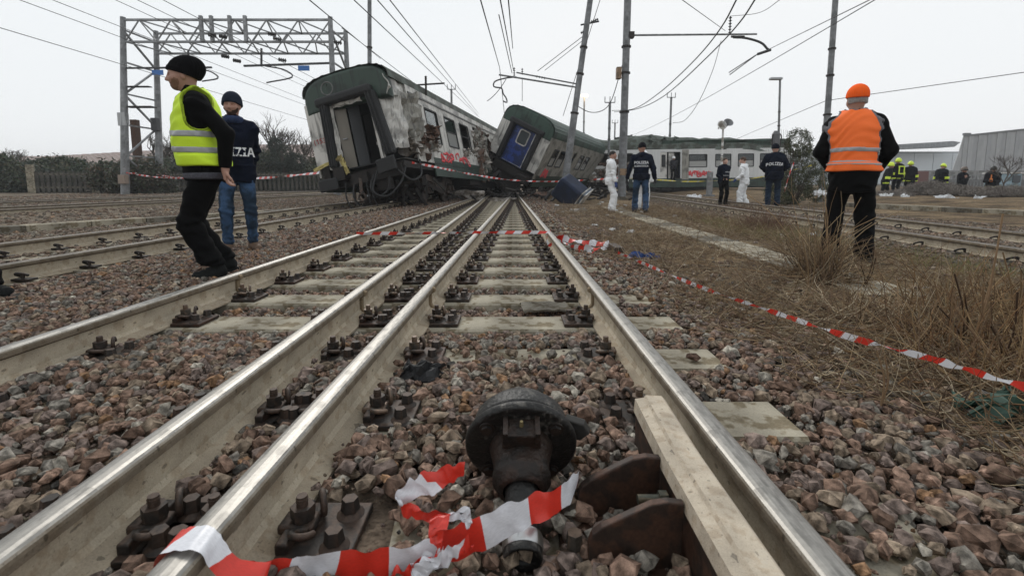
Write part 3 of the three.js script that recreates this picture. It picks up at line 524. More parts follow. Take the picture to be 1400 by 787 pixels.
// o: h height, pose {footL, footR, handL, handR, lean, ...} in a frame that faces +z (left is +x), in units of a 1.8 m figure
function person(o) {
  const S = (o.h ?? 1.78) / 1.8, cell = o.cell ?? 0.012, P = o.pose ?? {}, root = thing('person', o.label, 'person', o.group);
  const bulk = o.bulk ?? 1, lean = P.lean ?? 0.03, side = P.side ?? 0;
  const hip = P.hip ?? [0, 0.93, 0], chest = add3(hip, [side, 0.42, lean * 0.7]), neck = add3(hip, [side * 1.1, 0.575, lean]);
  const headAt = add3(neck, [P.headX ?? 0, 0.055, 0.025 + (P.headF ?? 0)]);
  const shY = 0.5, sw = o.shoulder ?? 0.185;
  const tw = P.twist ?? 0, rot = (v) => [v[0] * Math.cos(tw) + v[2] * Math.sin(tw), v[1], -v[0] * Math.sin(tw) + v[2] * Math.cos(tw)];
  const sh = [1, -1].map((s) => add3(add3(hip, [side, shY, lean]), rot([s * sw, 0, P.shF ?? -0.01])));
  const hips = [1, -1].map((s) => add3(hip, [s * 0.095, -0.03, 0]));
  const feet = [P.footL ?? [0.11, 0.085, 0], P.footR ?? [-0.11, 0.085, 0]], hands = [P.handL ?? [0.27, 0.83, 0.06], P.handR ?? [-0.27, 0.83, 0.06]];
  const kh = [P.kneeL ?? [0.1, 0, 1], P.kneeR ?? [-0.1, 0, 1]], eh = [P.elbowL ?? [0.6, 0, -1], P.elbowR ?? [-0.6, 0, -1]];
  const legs = [0, 1].map((i) => ik(hips[i], feet[i], (P.leg ?? 0.838) * 0.512, (P.leg ?? 0.838) * 0.488, kh[i])), arms = [0, 1].map((i) => ik(sh[i], hands[i], 0.3, 0.27, eh[i]));
  const toe = [P.toeL ?? [0.05, 0, 1], P.toeR ?? [-0.05, 0, 1]].map((t) => V(...t).normalize().toArray());
  const sc = (f) => (x, y, z) => f(x / S, y / S, z / S) * S;
  // torso: an elliptic column that follows hip, waist, chest, shoulders (depth squeezed by kz)
  const kz = 1.32, sq = (f) => (x, y, z) => f(x, y, z * kz) / 1.12, Z = (p) => [p[0], p[1], p[2] * kz];
  const torso = (g) => sq(uni([cap(Z(add3(hip, [-0.035, 0.0, 0])), Z(add3(hip, [0.035, 0.0, 0])), 0.13 * bulk + g, 0.13 * bulk + g), cap(Z(add3(hip, [0, 0.03, 0])), Z(add3(hip, [side * 0.5, 0.23, lean * 0.4 + (P.belly ?? 0)])), 0.148 * bulk + g, 0.15 * bulk + g),
    cap(Z(add3(chest, rot([-0.045, -0.02, 0]))), Z(add3(chest, rot([0.045, -0.02, 0]))), 0.14 * bulk + g, 0.14 * bulk + g), cap(Z(add3(chest, [0, -0.19, -lean * 0.3 + (P.belly ?? 0) * 0.7])), Z(chest), 0.152 * bulk + g, 0.15 * bulk + g),
    cap(Z(add3(sh[1], rot([0.03, -0.01, 0]))), Z(add3(sh[0], rot([-0.03, -0.01, 0]))), 0.068 + g, 0.068 + g), cap(Z(add3(neck, [-0.05, -0.06, -0.01])), Z(add3(neck, [0.05, -0.06, -0.01])), 0.055 + g, 0.055 + g)], 0.09));
  const armF = (i, g, gw = g) => uni([cap(sh[i], arms[i][0], 0.056 + g, 0.046 + g), cap(arms[i][0], arms[i][1], 0.046 + g, 0.031 + gw)], 0.03);
  const legF = (i, g, ga = g) => uni([cap(hips[i], legs[i][0], 0.088 * Math.sqrt(bulk) + g, 0.06 + g), cap(legs[i][0], add3(legs[i][1], [0, 0.0, 0]), 0.058 + g, 0.04 + ga)], 0.04);
  const lo = [1e9, 1e9, 1e9], hi = [-1e9, -1e9, -1e9]; for (const p of [...feet, ...hands, ...sh, ...legs.map((l) => l[0]), ...arms.map((a) => a[0]), headAt]) for (let a = 0; a < 3; a++) { lo[a] = Math.min(lo[a], p[a]); hi[a] = Math.max(hi[a], p[a]); }
  const bx = (y0, y1, m = 0.2) => [[(lo[0] - m) * S, y0 * S, (lo[2] - m) * S], [(hi[0] + m) * S, y1 * S, (hi[2] + m) * S]];
  const mk = (f, y0, y1, c = cell, m) => { const [a, b] = bx(y0, y1, m); return nets(sc(f), a, b, c); };
  const folds = (amp, sx = 9, sy = 16, seed = 0) => (x, y, z) => amp * (fbm(x * sx + y * 3, y * sy + 2 * Math.sin(x * 9 + z * 7), z * sx + seed, 2) - 0.5);
  // body: one surface; head and hands on finer grids
  const hm = new THREE.Matrix4().compose(V(...headAt).addScaledVector(V(0, 0.0, 0), 1), new THREE.Quaternion().setFromEuler(new THREE.Euler(P.headPitch ?? 0, P.headYaw ?? 0, P.headRoll ?? 0, 'YXZ')), V(1, 1, 1));
  const hf = frame(0, hm), headL = headField(o), head = hf(headL), neckF = cap(add3(neck, [0, -0.06, -0.005]), add3(headAt, [0, 0.06, -0.012]), 0.06, 0.054);
  const bodyF = uni([torso(-0.012), armF(0, -0.008), armF(1, -0.008), legF(0, -0.01), legF(1, -0.01)], 0.04);
  const body = [mk(bodyF, 0.02, 1.5, Math.max(cell, 0.016))];
  const hc = o.headCell ?? 0.005;
  const hb = (m) => { const c = [headAt[0] * S, (headAt[1] + 0.1) * S, headAt[2] * S]; return [[c[0] - m, c[1] - 0.17, c[2] - m], [c[0] + m, c[1] + 0.19, c[2] + m]]; };
  { const [a, b] = hb(0.16); body.push(nets(sc((x, y, z) => smin(head(x, y, z), neckF(x, y, z), 0.03)), a, b, hc)); }
  const handM = [0, 1].map((i) => {
    const d = V(...arms[i][1]).sub(V(...arms[i][0])).normalize(), yb = d.clone().negate(), palm = V(...((i ? P.palmR : P.palmL) ?? [i ? 0.9 : -0.9, 0, -0.35])); palm.addScaledVector(yb, -palm.dot(yb)).normalize();
    const zb = palm.clone().negate(), xb = yb.clone().cross(zb); return new THREE.Matrix4().makeBasis(xb, yb, zb).setPosition(...arms[i][1]);
  });
  const handFs = [0, 1].map((i) => { const f = handField((i ? P.curlR : P.curlL) ?? 0.45, 1.02); const m = i ? 1 : -1; const flip = V().setFromMatrixColumn(handM[i], 0).dot(V(0, 0, 1)) < 0 ? -1 : 1; return frame(0, handM[i])((x, y, z) => f(x * flip, y, z)); });
  const gloved = o.gloves;
  const handGeo = (i) => { const c = V(0, -0.08, 0).applyMatrix4(handM[i]).multiplyScalar(S), e = 0.135; return nets(sc((x, y, z) => smin(handFs[i](x, y, z), cap(arms[i][0], arms[i][1], 0.04, 0.026)(x, y, z), 0.02)), [c.x - e, c.y - e, c.z - e], [c.x + e, c.y + e, c.z + e], o.handCell ?? 0.005); };
  if (!o.noHands) for (const i of [0, 1]) if (!(o.hideHand ?? []).includes(i) && !gloved) body.push(handGeo(i));
  mesh('body', G(body), o.skin ?? skinM, root);
  if (gloved) for (const i of [0, 1]) if (!(o.hideHand ?? []).includes(i)) mesh('glove', G(handGeo(i)), gloved, root);
  // trousers
  if (o.trousers) {
    const fo = folds((o.fold ?? 0.022) * 1.5, 8, 17, 3), tg = o.trouserG ?? 0.014, cuff = o.cuff ?? 0.075;
    const legsF = uni([legF(0, tg, tg + (o.flare ?? 0.022)), legF(1, tg, tg + (o.flare ?? 0.022)), (x, y, z) => smax(torso(0.004)(x, y, z), y - (hip[1] + 0.1), 0.02)], 0.035);
    const kn = [0, 1].map((i) => legs[i][0]);
    const f = (x, y, z) => { let d = legsF(x, y, z); if (d < 0.05) { d += fo(x, y, z); for (let i = 0; i < 2; i++) { const a = legs[i][1], dx = x - a[0], dz = z - a[2], q = y - a[1]; if (q < 0.22 && q > -0.06 && dx * dx + dz * dz < 0.03) d += 0.007 * Math.sin(q * 95 + dx * 25 + dz * 30) * sst(0.22, 0.02, q); const k = kn[i], ky = y - k[1]; if (Math.abs(ky) < 0.12) d += 0.005 * Math.sin(ky * 80 + dx * 30) * (1 - Math.abs(ky) / 0.12); } }
      let cut = -1e9; const a0 = legs[0][1], a1 = legs[1][1], n0 = (x - a0[0]) ** 2 + (z - a0[2]) ** 2, n1 = (x - a1[0]) ** 2 + (z - a1[2]) ** 2; const fy = n0 < n1 ? a0[1] : a1[1]; cut = (fy - 0.085 + cuff) - y; return smax(d, cut, 0.008); };
    mesh('trousers', G(mk(f, -0.02, 1.1)), o.trousers, root);
  }
  // shoes
  if (o.shoes) for (const i of [0, 1]) {
    const a = legs[i][1], t = toe[i], up = V(0, 1, 0), fw = V(...t), sd = fw.clone().cross(up).normalize(), u2 = sd.clone().cross(fw).normalize(), sp = i ? P.shoeR : P.shoeL;
    const m = new THREE.Matrix4().makeBasis(sd, u2, fw).setPosition(a[0], a[1], a[2]), F = frame(0, m), by = o.boot ? 1.12 : 1;
    const up_ = uni([cap([0, -0.03, -0.03], [0, -0.038, 0.02], 0.045 * by, 0.046 * by), cap([0, -0.038, 0.02], [0.004, -0.052, 0.135], 0.046 * by, 0.04 * by), cap([0, -0.02, -0.012], [0, 0.045 * (o.boot ? 1.3 : 0.5), -0.01], 0.046 * by, 0.05)], 0.03);
    const sole = (x, y, z) => { const w = 0.045 + 0.008 * Math.sin(clamp((z + 0.08) / 0.26) * PI), q = Math.max(Math.abs(z - 0.045) - 0.128 + w, 0), r = Math.hypot(x, q) - w; const tread = o.boot ? 0.005 * (Math.sin(z * 190) > 0.2 ? 1 : 0) : 0; return smax(r, Math.max(y + 0.066, -(y + 0.095 - tread)), 0.006); };
    const upper = F((x, y, z) => smax(up_(x, y, z) + 0.0035 * Math.sin(z * 110) * sst(0.02, 0.06, z) * sst(-0.06, -0.02, y), -(y + 0.069), 0.004));
    const c = V(0, -0.02, 0.045).applyMatrix4(m).multiplyScalar(S), e = 0.2, hcell = o.shoeCell ?? Math.min(cell, 0.009);
    const sg = mesh('shoe', G(nets(sc(upper), [c.x - e, c.y - e, c.z - e], [c.x + e, c.y + e, c.z + e], hcell)), o.shoes, root);
    mesh('sole', G(nets(sc(F(sole)), [c.x - e, c.y - e, c.z - e], [c.x + e, c.y + e, c.z + e], hcell)), o.sole ?? m_.black, sg);
  }
  // outline of the vest, which the jacket under it keeps inside of
  let vb = null, cov = null, covJ = null, hole, nk;
  if (o.vest) {
    const v = o.vest, g = (o.jacketG ?? 0.022) + 0.021, tor = torso(g), hem = v.hem ?? hip[1] + 0.02;
    hole = [0, 1].map((i) => { const s = i ? -1 : 1; return cap(add3(sh[i], rot([s * 0.012, 0.06, 0])), add3(sh[i], rot([s * 0.035, v.holeDrop ?? -0.17, 0])), v.hole ?? 0.082, (v.hole ?? 0.082) * 0.82); });
    nk = cap(add3(neck, [0, -0.055, 0.035]), add3(neck, [0, 0.2, 0.02]), 0.082, 0.1); const vee = cap(add3(neck, [0, -0.06, 0.09]), add3(chest, [0, -0.05, 0.2]), 0.05, 0.02);
    const hemG = uni([cap(add3(hips[0], [-0.02, 0.12, 0]), add3(hips[0], [-0.02, -0.1, 0]), 0.125 * bulk + g * 0.5, 0.125 * bulk + g * 0.6), cap(add3(hips[1], [0.02, 0.12, 0]), add3(hips[1], [0.02, -0.1, 0]), 0.125 * bulk + g * 0.5, 0.125 * bulk + g * 0.6)], 0.1);
    vb = (x, y, z) => { const d = tor(x, y, z); return y < hip[1] + 0.1 ? smin(d, hemG(x, y, z), 0.07) : d; };
    cov = (x, y, z) => Math.max(-hole[0](x, y, z), -hole[1](x, y, z), -nk(x, y, z), -vee(x, y, z), hem - 0.01 - y);
    covJ = (x, y, z) => Math.max(-hole[0](x, y, z), -hole[1](x, y, z), -nk(x, y, z), -vee(x, y, z), hem - 0.08 - y);
  }
  // jacket
  const layers = {};
  if (o.jacket) {
    const g = o.jacketG ?? 0.022, fo = folds((o.fold ?? 0.022) * 1.7, 7, 16, 11), hem = o.hem ?? hip[1] - 0.09, tor = torso(g), ar = [armF(0, g, g * 0.9), armF(1, g, g * 0.9)], hemG = uni([cap(add3(hips[0], [-0.02, 0.08, 0]), add3(hips[0], [-0.02, -0.16, 0]), 0.12 * bulk + g * 0.4, 0.12 * bulk + g * 0.4), cap(add3(hips[1], [0.02, 0.08, 0]), add3(hips[1], [0.02, -0.16, 0]), 0.12 * bulk + g * 0.4, 0.12 * bulk + g * 0.4)], 0.1);
    const collar = cap(add3(neck, [0, -0.05, -0.005]), add3(neck, [0, 0.045 + (o.collar ?? 0.02), 0.008]), 0.075, 0.078), neckHole = cap(add3(neck, [0, 0.02, 0.0]), add3(neck, [0, 0.2, 0.02]), 0.06, 0.062);
    const f0 = (x, y, z) => { let d = tor(x, y, z); if (y < hip[1] + 0.08) d = smin(d, hemG(x, y, z), 0.06); d = smin(d, smin(ar[0](x, y, z), 1, 0.01), 0.035); d = smin(d, ar[1](x, y, z), 0.035); d = smin(d, smax(collar(x, y, z), y - (neck[1] + 0.05 + (o.collar ?? 0.02)), 0.012), 0.03); return d; };
    const f = (x, y, z) => {
      let d = f0(x, y, z);
      if (d < 0.05) { d += fo(x, y, z); for (let i = 0; i < 2; i++) { const e = arms[i][0], q = Math.hypot(x - e[0], y - e[1], z - e[2]); if (q < 0.17) d += 0.008 * Math.sin((y - e[1]) * 75 + (x - e[0]) * 30 + z * 20) * (1 - q / 0.17); } }
      if (vb && d < 0.1 && d > -0.12) d = smax(d, Math.min(vb(x, y, z) + 0.013, -covJ(x, y, z), Math.min(ar[0](x, y, z), ar[1](x, y, z)) + 0.004), 0.006);
      d = smax(d, hem + 0.01 * Math.sin(x * 20 + z * 14) - y, 0.012); d = smax(d, -neckHole(x, y, z), 0.01);
      for (let i = 0; i < 2; i++) { const w = arms[i][1], e = arms[i][0], ux = w[0] - e[0], uy = w[1] - e[1], uz = w[2] - e[2], L = Math.hypot(ux, uy, uz), q = ((x - w[0]) * ux + (y - w[1]) * uy + (z - w[2]) * uz) / L; if (Math.hypot(x - w[0], y - w[1], z - w[2]) < 0.16) d = smax(d, q - (o.sleeve ?? 0.0), 0.006); }
      return d;
    };
    layers.jacket = f; layers.jacketBase = f0; mesh('jacket', G(mk(f, hem - 0.05, 1.68)), o.jacket, root);
  }
  // vest over the jacket
  if (o.vest) {
    const v = o.vest, fo0 = folds(0.03, 4, 13, 23), fo = (x, y, z) => fo0(x, y, z) + 0.0045 * Math.sin(y * 62 + 5 * Math.sin(x * 13 + z * 9) + x * 22) * sst(0.35, 0.6, noise(x * 7, y * 5, z * 7));
    const base = (x, y, z) => { const d = vb(x, y, z); return d + (d < 0.05 ? clamp(fo(x, y, z), -0.012, 0.006) : 0); };
    const f = (x, y, z) => { let d = base(x, y, z); return smax(d, cov(x, y, z) + 0.004 * Math.sin(x * 18 + y * 9), 0.006); };
    layers.vest = f; mesh('vest', G(mk(f, (v.hem ?? hip[1]) - 0.06, 1.62)), v.mat, root);
    if (v.piping) { const s = (x, y, z) => { let e = 1; for (const h of hole) e = Math.min(e, Math.abs(h(x, y, z) - 0.006) - 0.009); e = Math.min(e, Math.abs(nk(x, y, z) - 0.006) - 0.009); return smax(f(x, y, z) - 0.0035, e, 0.002); }; mesh('piping', G(mk(s, 1.0, 1.6, Math.min(cell, 0.009))), v.piping, root); }
    for (const [y0, y1, sl] of v.stripes) { const s = (x, y, z) => { const q = y - (sl ?? 0) * x - 0.006 * Math.sin(x * 11 + 1); return smax(f(x, y, z) - 0.0045, Math.max(y0 - q, q - y1), 0.002); }; mesh('reflective_stripe', G(mk(s, y0 - 0.06, y1 + 0.06, Math.min(cell, 0.01))), v.stripeMat, root); }
  }
  // head wear and hair
  const inHead = (f, c = hc) => { const [a, b] = hb(0.19); return G(nets(sc(hf(f)), a, b, c)); };
  if (o.hair) { const hr = o.hair.r ?? 0.008, f = (x, y, z) => smax(headL(x, y, z) - hr + 0.006 * (noise(x * 90, y * 60, z * 90) - 0.5), smax(-(y - (o.hair.y ?? 0.09) + (z > 0 ? -z * (o.hair.front ?? 1.15) : z * (o.hair.back ?? 0.35))), (Math.abs(x) > 0.072 && y < 0.135 && z > -0.03 ? 0.004 : -1), 0.004), 0.008); mesh('hair', inHead(f), o.hair.mat, root); }
  if (o.beard) { const f = (x, y, z) => smax(headL(x, y, z) - (o.beardT ?? 0.0022) - 0.003 * (noise(x * 160, y * 160, z * 160) - 0.5), Math.max(y - 0.05 - 0.012 * noise(x * 120, y * 60, z * 120) - Math.max(0, Math.abs(x) - 0.045) * 1.1 + (Math.abs(x) < 0.018 && y > 0.038 && y < 0.05 ? 0.02 : 0), 0.02 - z, -(y + 0.02)), 0.006); mesh('beard', inHead(f), o.beard, root); }
  if (o.cap === 'beanie') {
    const k = o.beanie ?? {}, r = k.r ?? 0.016, f = (x, y, z) => { const top = ell([0, 0.165, -0.028 - (k.back ?? 0)], [0.088, 0.098, 0.112])(x, y, z); let d = smin(headL(x, y, z) - r, top - 0.004, 0.03); d += 0.0016 * Math.sin(Math.atan2(x, z) * 46) ; const b = smax(headL(x, y, z) - r - 0.004, Math.max(y - (k.y ?? 0.12) - 0.04 - z * (k.tilt ?? 0.35), -(y - (k.y ?? 0.12) - z * (k.tilt ?? 0.35))), 0.01); return smin(smax(d, -(y - (k.y ?? 0.12) - z * (k.tilt ?? 0.35)), 0.006), b, 0.006); };
    mesh('beanie', inHead(f, Math.min(hc, 0.005)), o.capMat, root);
  }
  if (o.cap === 'peaked') {
    const f = (x, y, z) => { const d = smax(smin(headL(x, y, z) - 0.012, ell([0, 0.16, -0.015], [0.088, 0.1, 0.105])(x, y, z), 0.03), -(y - 0.125), 0.006); const pk = smax(ell([0, 0.128 , 0.11], [0.075, 0.012, 0.085])(x, y + z * 0.12 - 0.012, z), -(z - 0.03), 0.005); return smin(d, pk, 0.01); };
    mesh('cap', inHead(f), o.capMat, root);
  }
  if (o.cap === 'helmet') {
    const f = (x, y, z) => { const sh_ = smin(ell([0, 0.14, -0.015], [0.118, 0.128, 0.142])(x, y, z), cap([0, 0.235, 0.06], [0, 0.23, -0.1], 0.036, 0.03)(x, y, z), 0.03); const rim = Math.max(Math.abs(y - 0.108 + z * 0.1) - 0.007, ell([0, 0.108, -0.015], [0.13, 0.2, 0.155])(x, y, z)); return smin(smax(smax(sh_, -ell([0, 0.1, -0.01], [0.1, 0.13, 0.12])(x, y, z), 0.004), 0.085 + (z > 0.02 ? 0.02 : -0.03) - y, 0.008), smax(rim, -ell([0, 0.1, -0.01], [0.1, 0.13, 0.12])(x, y, z), 0.004), 0.012); };
    mesh('helmet', inHead(f), o.capMat, root);
    if (o.visor) { const v = (x, y, z) => smax(smax(ell([0, 0.11, -0.0], [0.12, 0.13, 0.14])(x, y, z), -ell([0, 0.11, 0], [0.112, 0.122, 0.132])(x, y, z), 0.002), Math.max(0.03 - z, Math.abs(y - 0.115) - 0.035), 0.004); mesh('visor', inHead(v), o.visor, root); }
  }
  if (o.cap === 'hood') {
    const f = (x, y, z) => { const h = smin(headL(x, y, z) - 0.03, uni([ell([0, 0.12, -0.025], [0.108, 0.135, 0.125]), cap([0, -0.01, -0.02], [0, 0.05, -0.03], 0.1, 0.1)], 0.05)(x, y, z), 0.03) + 0.01 * (fbm(x * 16, y * 16, z * 16, 2) - 0.5); return smax(h, -ell([0, 0.09, 0.12], [0.072, 0.108, 0.11])(x, y, z), 0.012); };
    mesh('hood', inHead(f, Math.max(hc, 0.006)), o.capMat, root);
  }
  if (o.hoodDown) { const c = add3(neck, [0, 0.0, -0.05]), f = (x, y, z) => smin(cap(add3(c, [-0.075, 0.005, 0.03]), add3(c, [0, -0.02, -0.045]), 0.045, 0.062)(x, y, z), cap(add3(c, [0.075, 0.005, 0.03]), add3(c, [0, -0.02, -0.045]), 0.045, 0.062)(x, y, z), 0.03) + 0.018 * (fbm(x * 18, y * 14, z * 18, 2) - 0.5); mesh('hood', G(mk(f, neck[1] - 0.2, neck[1] + 0.2)), o.hoodDown, root); }
  if (o.scarf) { const f = (x, y, z) => { const a = [neck[0], neck[1] + 0.005, neck[2] + 0.015], q = Math.hypot(Math.hypot(x - a[0], (z - a[2]) * 0.9) - 0.078, (y - a[1]) * 0.75) - 0.032; return q + 0.012 * (fbm(x * 25, y * 25, z * 25, 2) - 0.5); }; mesh('scarf', G(mk(f, neck[1] - 0.12, neck[1] + 0.15, 0.009)), o.scarf, root); }
  if (o.belt) { const f = (x, y, z) => smax(Math.min(layers.jacketBase ? layers.jacketBase(x, y, z) - 0.004 : 1, torso(0.012)(x, y, z)), Math.abs(y - o.belt.y) - (o.belt.w ?? 0.03), 0.003); mesh(o.belt.name ?? 'belt', G(mk(f, o.belt.y - 0.1, o.belt.y + 0.1)), o.belt.mat, root); }
  if (o.bands) for (const b of o.bands) { const i = b.limb.endsWith('R') ? 1 : 0, A = b.limb.startsWith('arm') ? arms[i][0] : legs[i][0], B = b.limb.startsWith('arm') ? arms[i][1] : legs[i][1], p0 = add3(A, [B[0] - A[0], B[1] - A[1], B[2] - A[2]], b.t), p1 = add3(A, [B[0] - A[0], B[1] - A[1], B[2] - A[2]], b.t + b.w), r = b.r; mesh('reflective_stripe', G(rod(p0.map((v) => v * S), p1.map((v) => v * S), r * S, r * S, 14)), b.mat, root); }
  // printed words laid on the cloth
  const words = (text, size, at, dir, mat, layer, bend = 0, wide = 1) => {
    const f = layers[layer ?? (o.vest ? 'vest' : 'jacket')], g = new THREE.ShapeGeometry(font.generateShapes(text, size), 2); g.computeBoundingBox(); const b = g.boundingBox, cx = (b.min.x + b.max.x) / 2, p = g.attributes.position, D = V(...dir).normalize(), R = V(0, 1, 0).cross(D).normalize();
    const out = [];
    const gi = g.index ? g.toNonIndexed() : g, q = gi.attributes.position;
    const miss = []; for (let i = 0; i < q.count; i++) { let d0 = 1; const u = (q.getX(i) - cx) * wide, v = q.getY(i) + bend * u * u; let w = V(...at).addScaledVector(R, u).add(V(0, v, 0)).addScaledVector(D, 0.4); for (let s = 0; s < 60; s++) { d0 = f(w.x, w.y, w.z); if (d0 < 0.0015) break; w.addScaledVector(D, -Math.max(d0 * 0.7, 0.0012)); } miss.push(d0 > 0.01); w.addScaledVector(D, 0.0035); out.push(w.x * S, w.y * S, w.z * S); }
    const kept = []; for (let t = 0; t < q.count; t += 3) if (!miss[t] && !miss[t + 1] && !miss[t + 2]) kept.push(...out.slice(t * 3, t * 3 + 9));
    const gg = new THREE.BufferGeometry(); gg.setAttribute('position', new THREE.Float32BufferAttribute(kept, 3)); gg.computeVertexNormals(); mesh('lettering', G(gg), mat, root);
  };
  for (const w of o.words ?? []) words(...w);
  root.position.set(...o.at); root.rotation.y = o.turn ?? 0;
  return { root, arms, legs, hip, neck, S };
}
// ---------- the people ----------
const yellowM = cloth([0.62, 0.86, 0.03], 0.7, { map: null }), orangeM = cloth([0.95, 0.165, 0.02], 0.7, { map: null }), silverM = M([0.36, 0.37, 0.38], 0.45, 0.1, { bumpMap: bCloth, bumpScale: 0.001 });
const blackC = cloth([0.0055, 0.0055, 0.006]), blackT = cloth([0.0045, 0.0045, 0.005]), navyC = cloth([0.009, 0.014, 0.032]), jeansM = cloth([0.045, 0.085, 0.16], 0.9, { map: tDirt }), suitM = cloth([0.78, 0.79, 0.8], 0.75, { map: null }), letterM = M([0.72, 0.73, 0.74], 0.6), fireM = cloth([0.016, 0.018, 0.024]), limeM = M([0.68, 0.85, 0.06], 0.4), brownShoe = M([0.11, 0.065, 0.04], 0.75, 0, { bumpMap: bFine, bumpScale: 0.001 });
const bootM = M([0.012, 0.013, 0.013], 0.85, 0, { bumpMap: bFine, bumpScale: 0.002 }), hairD = M([0.018, 0.013, 0.01], 0.8, 0, { bumpMap: bFine, bumpScale: 0.004 }), greyHair = M([0.3, 0.29, 0.28], 0.85, 0, { bumpMap: bFine, bumpScale: 0.004 }), gloveBlue = M([0.03, 0.06, 0.2], 0.5), gloveBlack = M([0.014, 0.014, 0.015], 0.6);
const skinPale = M([0.5, 0.3, 0.23], 0.6);
// man in the yellow vest, walking to the left, seen from his left and behind
person({ h: 1.8, at: [-2.57, 0.035, -4.02], turn: -1.0, cell: 0.0125, headCell: 0.0042, handCell: 0.0045, bulk: 1.13, label: 'man in black beanie and yellow reflective vest walking past the left rail', jacket: blackC, trousers: blackT, shoes: bootM, boot: true, sole: M([0.015, 0.015, 0.015], 0.9), cap: 'beanie', capMat: cloth([0.008, 0.008, 0.009], 0.95), beanie: { back: 0.026, y: 0.116, tilt: 0.42, r: 0.011 }, beard: M([0.22, 0.125, 0.09], 0.9), beardT: 0.001, hem: 0.83, cuff: 0.12, collar: 0.045, trouserG: 0.024, hideHand: [1],
  pose: { leg: 0.87, lean: 0.05, belly: 0.035, footL: [0.09, 0.088, -0.02], footR: [-0.12, 0.11, -0.1], toeL: [0.05, -0.02, 1], toeR: [-0.1, -0.2, 1], handL: [0.24, 0.93, -0.13], handR: [-0.25, 0.9, 0.1], elbowL: [0.5, 0, -1], headYaw: -0.12, headPitch: 0.1, headF: 0.03, kneeL: [0, 0, 1], curlL: 0.6, palmL: [0.1, 0, -1], shF: -0.02 },
  vest: { piping: cloth([0.5, 0.68, 0.05]), mat: yellowM, stripes: [[1.045, 1.095], [1.17, 1.22]], stripeMat: silverM, hem: 0.955, hole: 0.105, holeDrop: -0.12 }, belt: { name: 'shirt_hem', y: 0.865, w: 0.028, mat: cloth([0.16, 0.16, 0.19]) } });
// man behind him
person({ h: 1.79, at: [-3.2, 0.045, -5.55], turn: 0.5, cell: 0.0135, headCell: 0.0045, label: 'bearded man in grey beanie, blue scarf and ripped jeans behind the yellow vest', jacket: navyC, trousers: jeansM, shoes: brownShoe, sole: M([0.05, 0.04, 0.03], 0.8), cap: 'beanie', capMat: cloth([0.035, 0.045, 0.07], 0.95), beanie: { y: 0.115, tilt: 0.3 }, beard: beardM, scarf: cloth([0.05, 0.075, 0.16]), hem: 0.8, hideHand: [0, 1], trouserG: 0.006, flare: 0.006, bulk: 0.95, shoulder: 0.175,
  pose: { footL: [0.13, 0.085, 0.02], footR: [-0.13, 0.085, 0.03], toeL: [0.45, 0, 1], toeR: [-0.25, 0, 1], handL: [0.13, 0.92, -0.19], handR: [-0.24, 0.9, -0.05], headYaw: -0.25, headPitch: 0.05 }, words: [['POLIZIA', 0.1, [-0.035, 1.1, 0], [0.0, 0, 1], letterM, 'jacket', 0, 0.9]] });
// white overall, seen from the right
person({ h: 1.68, at: [2.72, 0.015, -13.3], turn: PI / 2 - 0.25, cell: 0.018, headCell: 0.007, label: 'dark haired person in white overall standing beside the grey mast', jacket: suitM, trousers: suitM, shoes: suitM, sole: suitM, hair: { mat: hairD, y: 0.085 }, hoodDown: suitM, gloves: gloveBlue, hem: 0.8, fold: 0.035, trouserG: 0.03, pose: { footL: [0.1, 0.085, 0.02], footR: [-0.1, 0.085, 0.08], handL: [0.25, 0.86, 0.14], handR: [-0.25, 0.86, 0.16], headYaw: -0.3 } });
person({ h: 1.86, at: [3.42, 0.01, -12.75], turn: PI - 0.28, cell: 0.014, headCell: 0.006, shoulder: 0.2, label: 'man in navy police hoodie and dark cap seen from behind beside the mast', jacket: navyC, trousers: jeansM, shoes: bootM, cap: 'peaked', capMat: cloth([0.012, 0.013, 0.018]), hair: { mat: hairD }, hoodDown: navyC, gloves: gloveBlack, hem: 0.86, pose: { footL: [0.14, 0.085, 0], footR: [-0.14, 0.085, 0], toeL: [0.3, 0, 1], toeR: [-0.3, 0, 1], handL: [0.36, 0.86, 0.05], handR: [-0.36, 0.84, 0.05], elbowL: [1, 0, -0.4], elbowR: [-1, 0, -0.4], headYaw: 0.45 }, words: [['POLIZIA', 0.068, [0, 1.265, 0], [0, 0, -1], letterM, 'jacket'], ['SCIENTIFICA', 0.042, [0, 1.19, 0], [0, 0, -1], letterM, 'jacket']] });
person({ h: 1.72, at: [3.78, 0.01, -13.9], turn: PI - 0.4, cell: 0.02, headCell: 0.008, label: 'person in white overall mostly hidden behind the man in the police hoodie', jacket: suitM, trousers: suitM, shoes: suitM, sole: suitM, cap: 'hood', capMat: suitM, hem: 0.8, trouserG: 0.03, hideHand: [0, 1] });
person({ h: 1.66, at: [7.45, 0.02, -16.9], turn: 0.15, cell: 0.016, headCell: 0.005, label: 'woman with tied back hair in dark police jacket facing the white overall', jacket: navyC, trousers: blackT, shoes: bootM, hair: { mat: M([0.05, 0.028, 0.016], 0.8), y: 0.085 }, skin: skinPale, hem: 0.84, hideHand: [0, 1], pose: { handL: [0.06, 0.98, 0.14], handR: [-0.1, 0.98, 0.15] }, words: [['POLIZIA', 0.045, [0.09, 1.24, 0], [0, 0, 1], letterM, 'jacket'], ['SCIENTIFICA', 0.03, [0.02, 1.12, 0], [0, 0, 1], letterM, 'jacket']] });
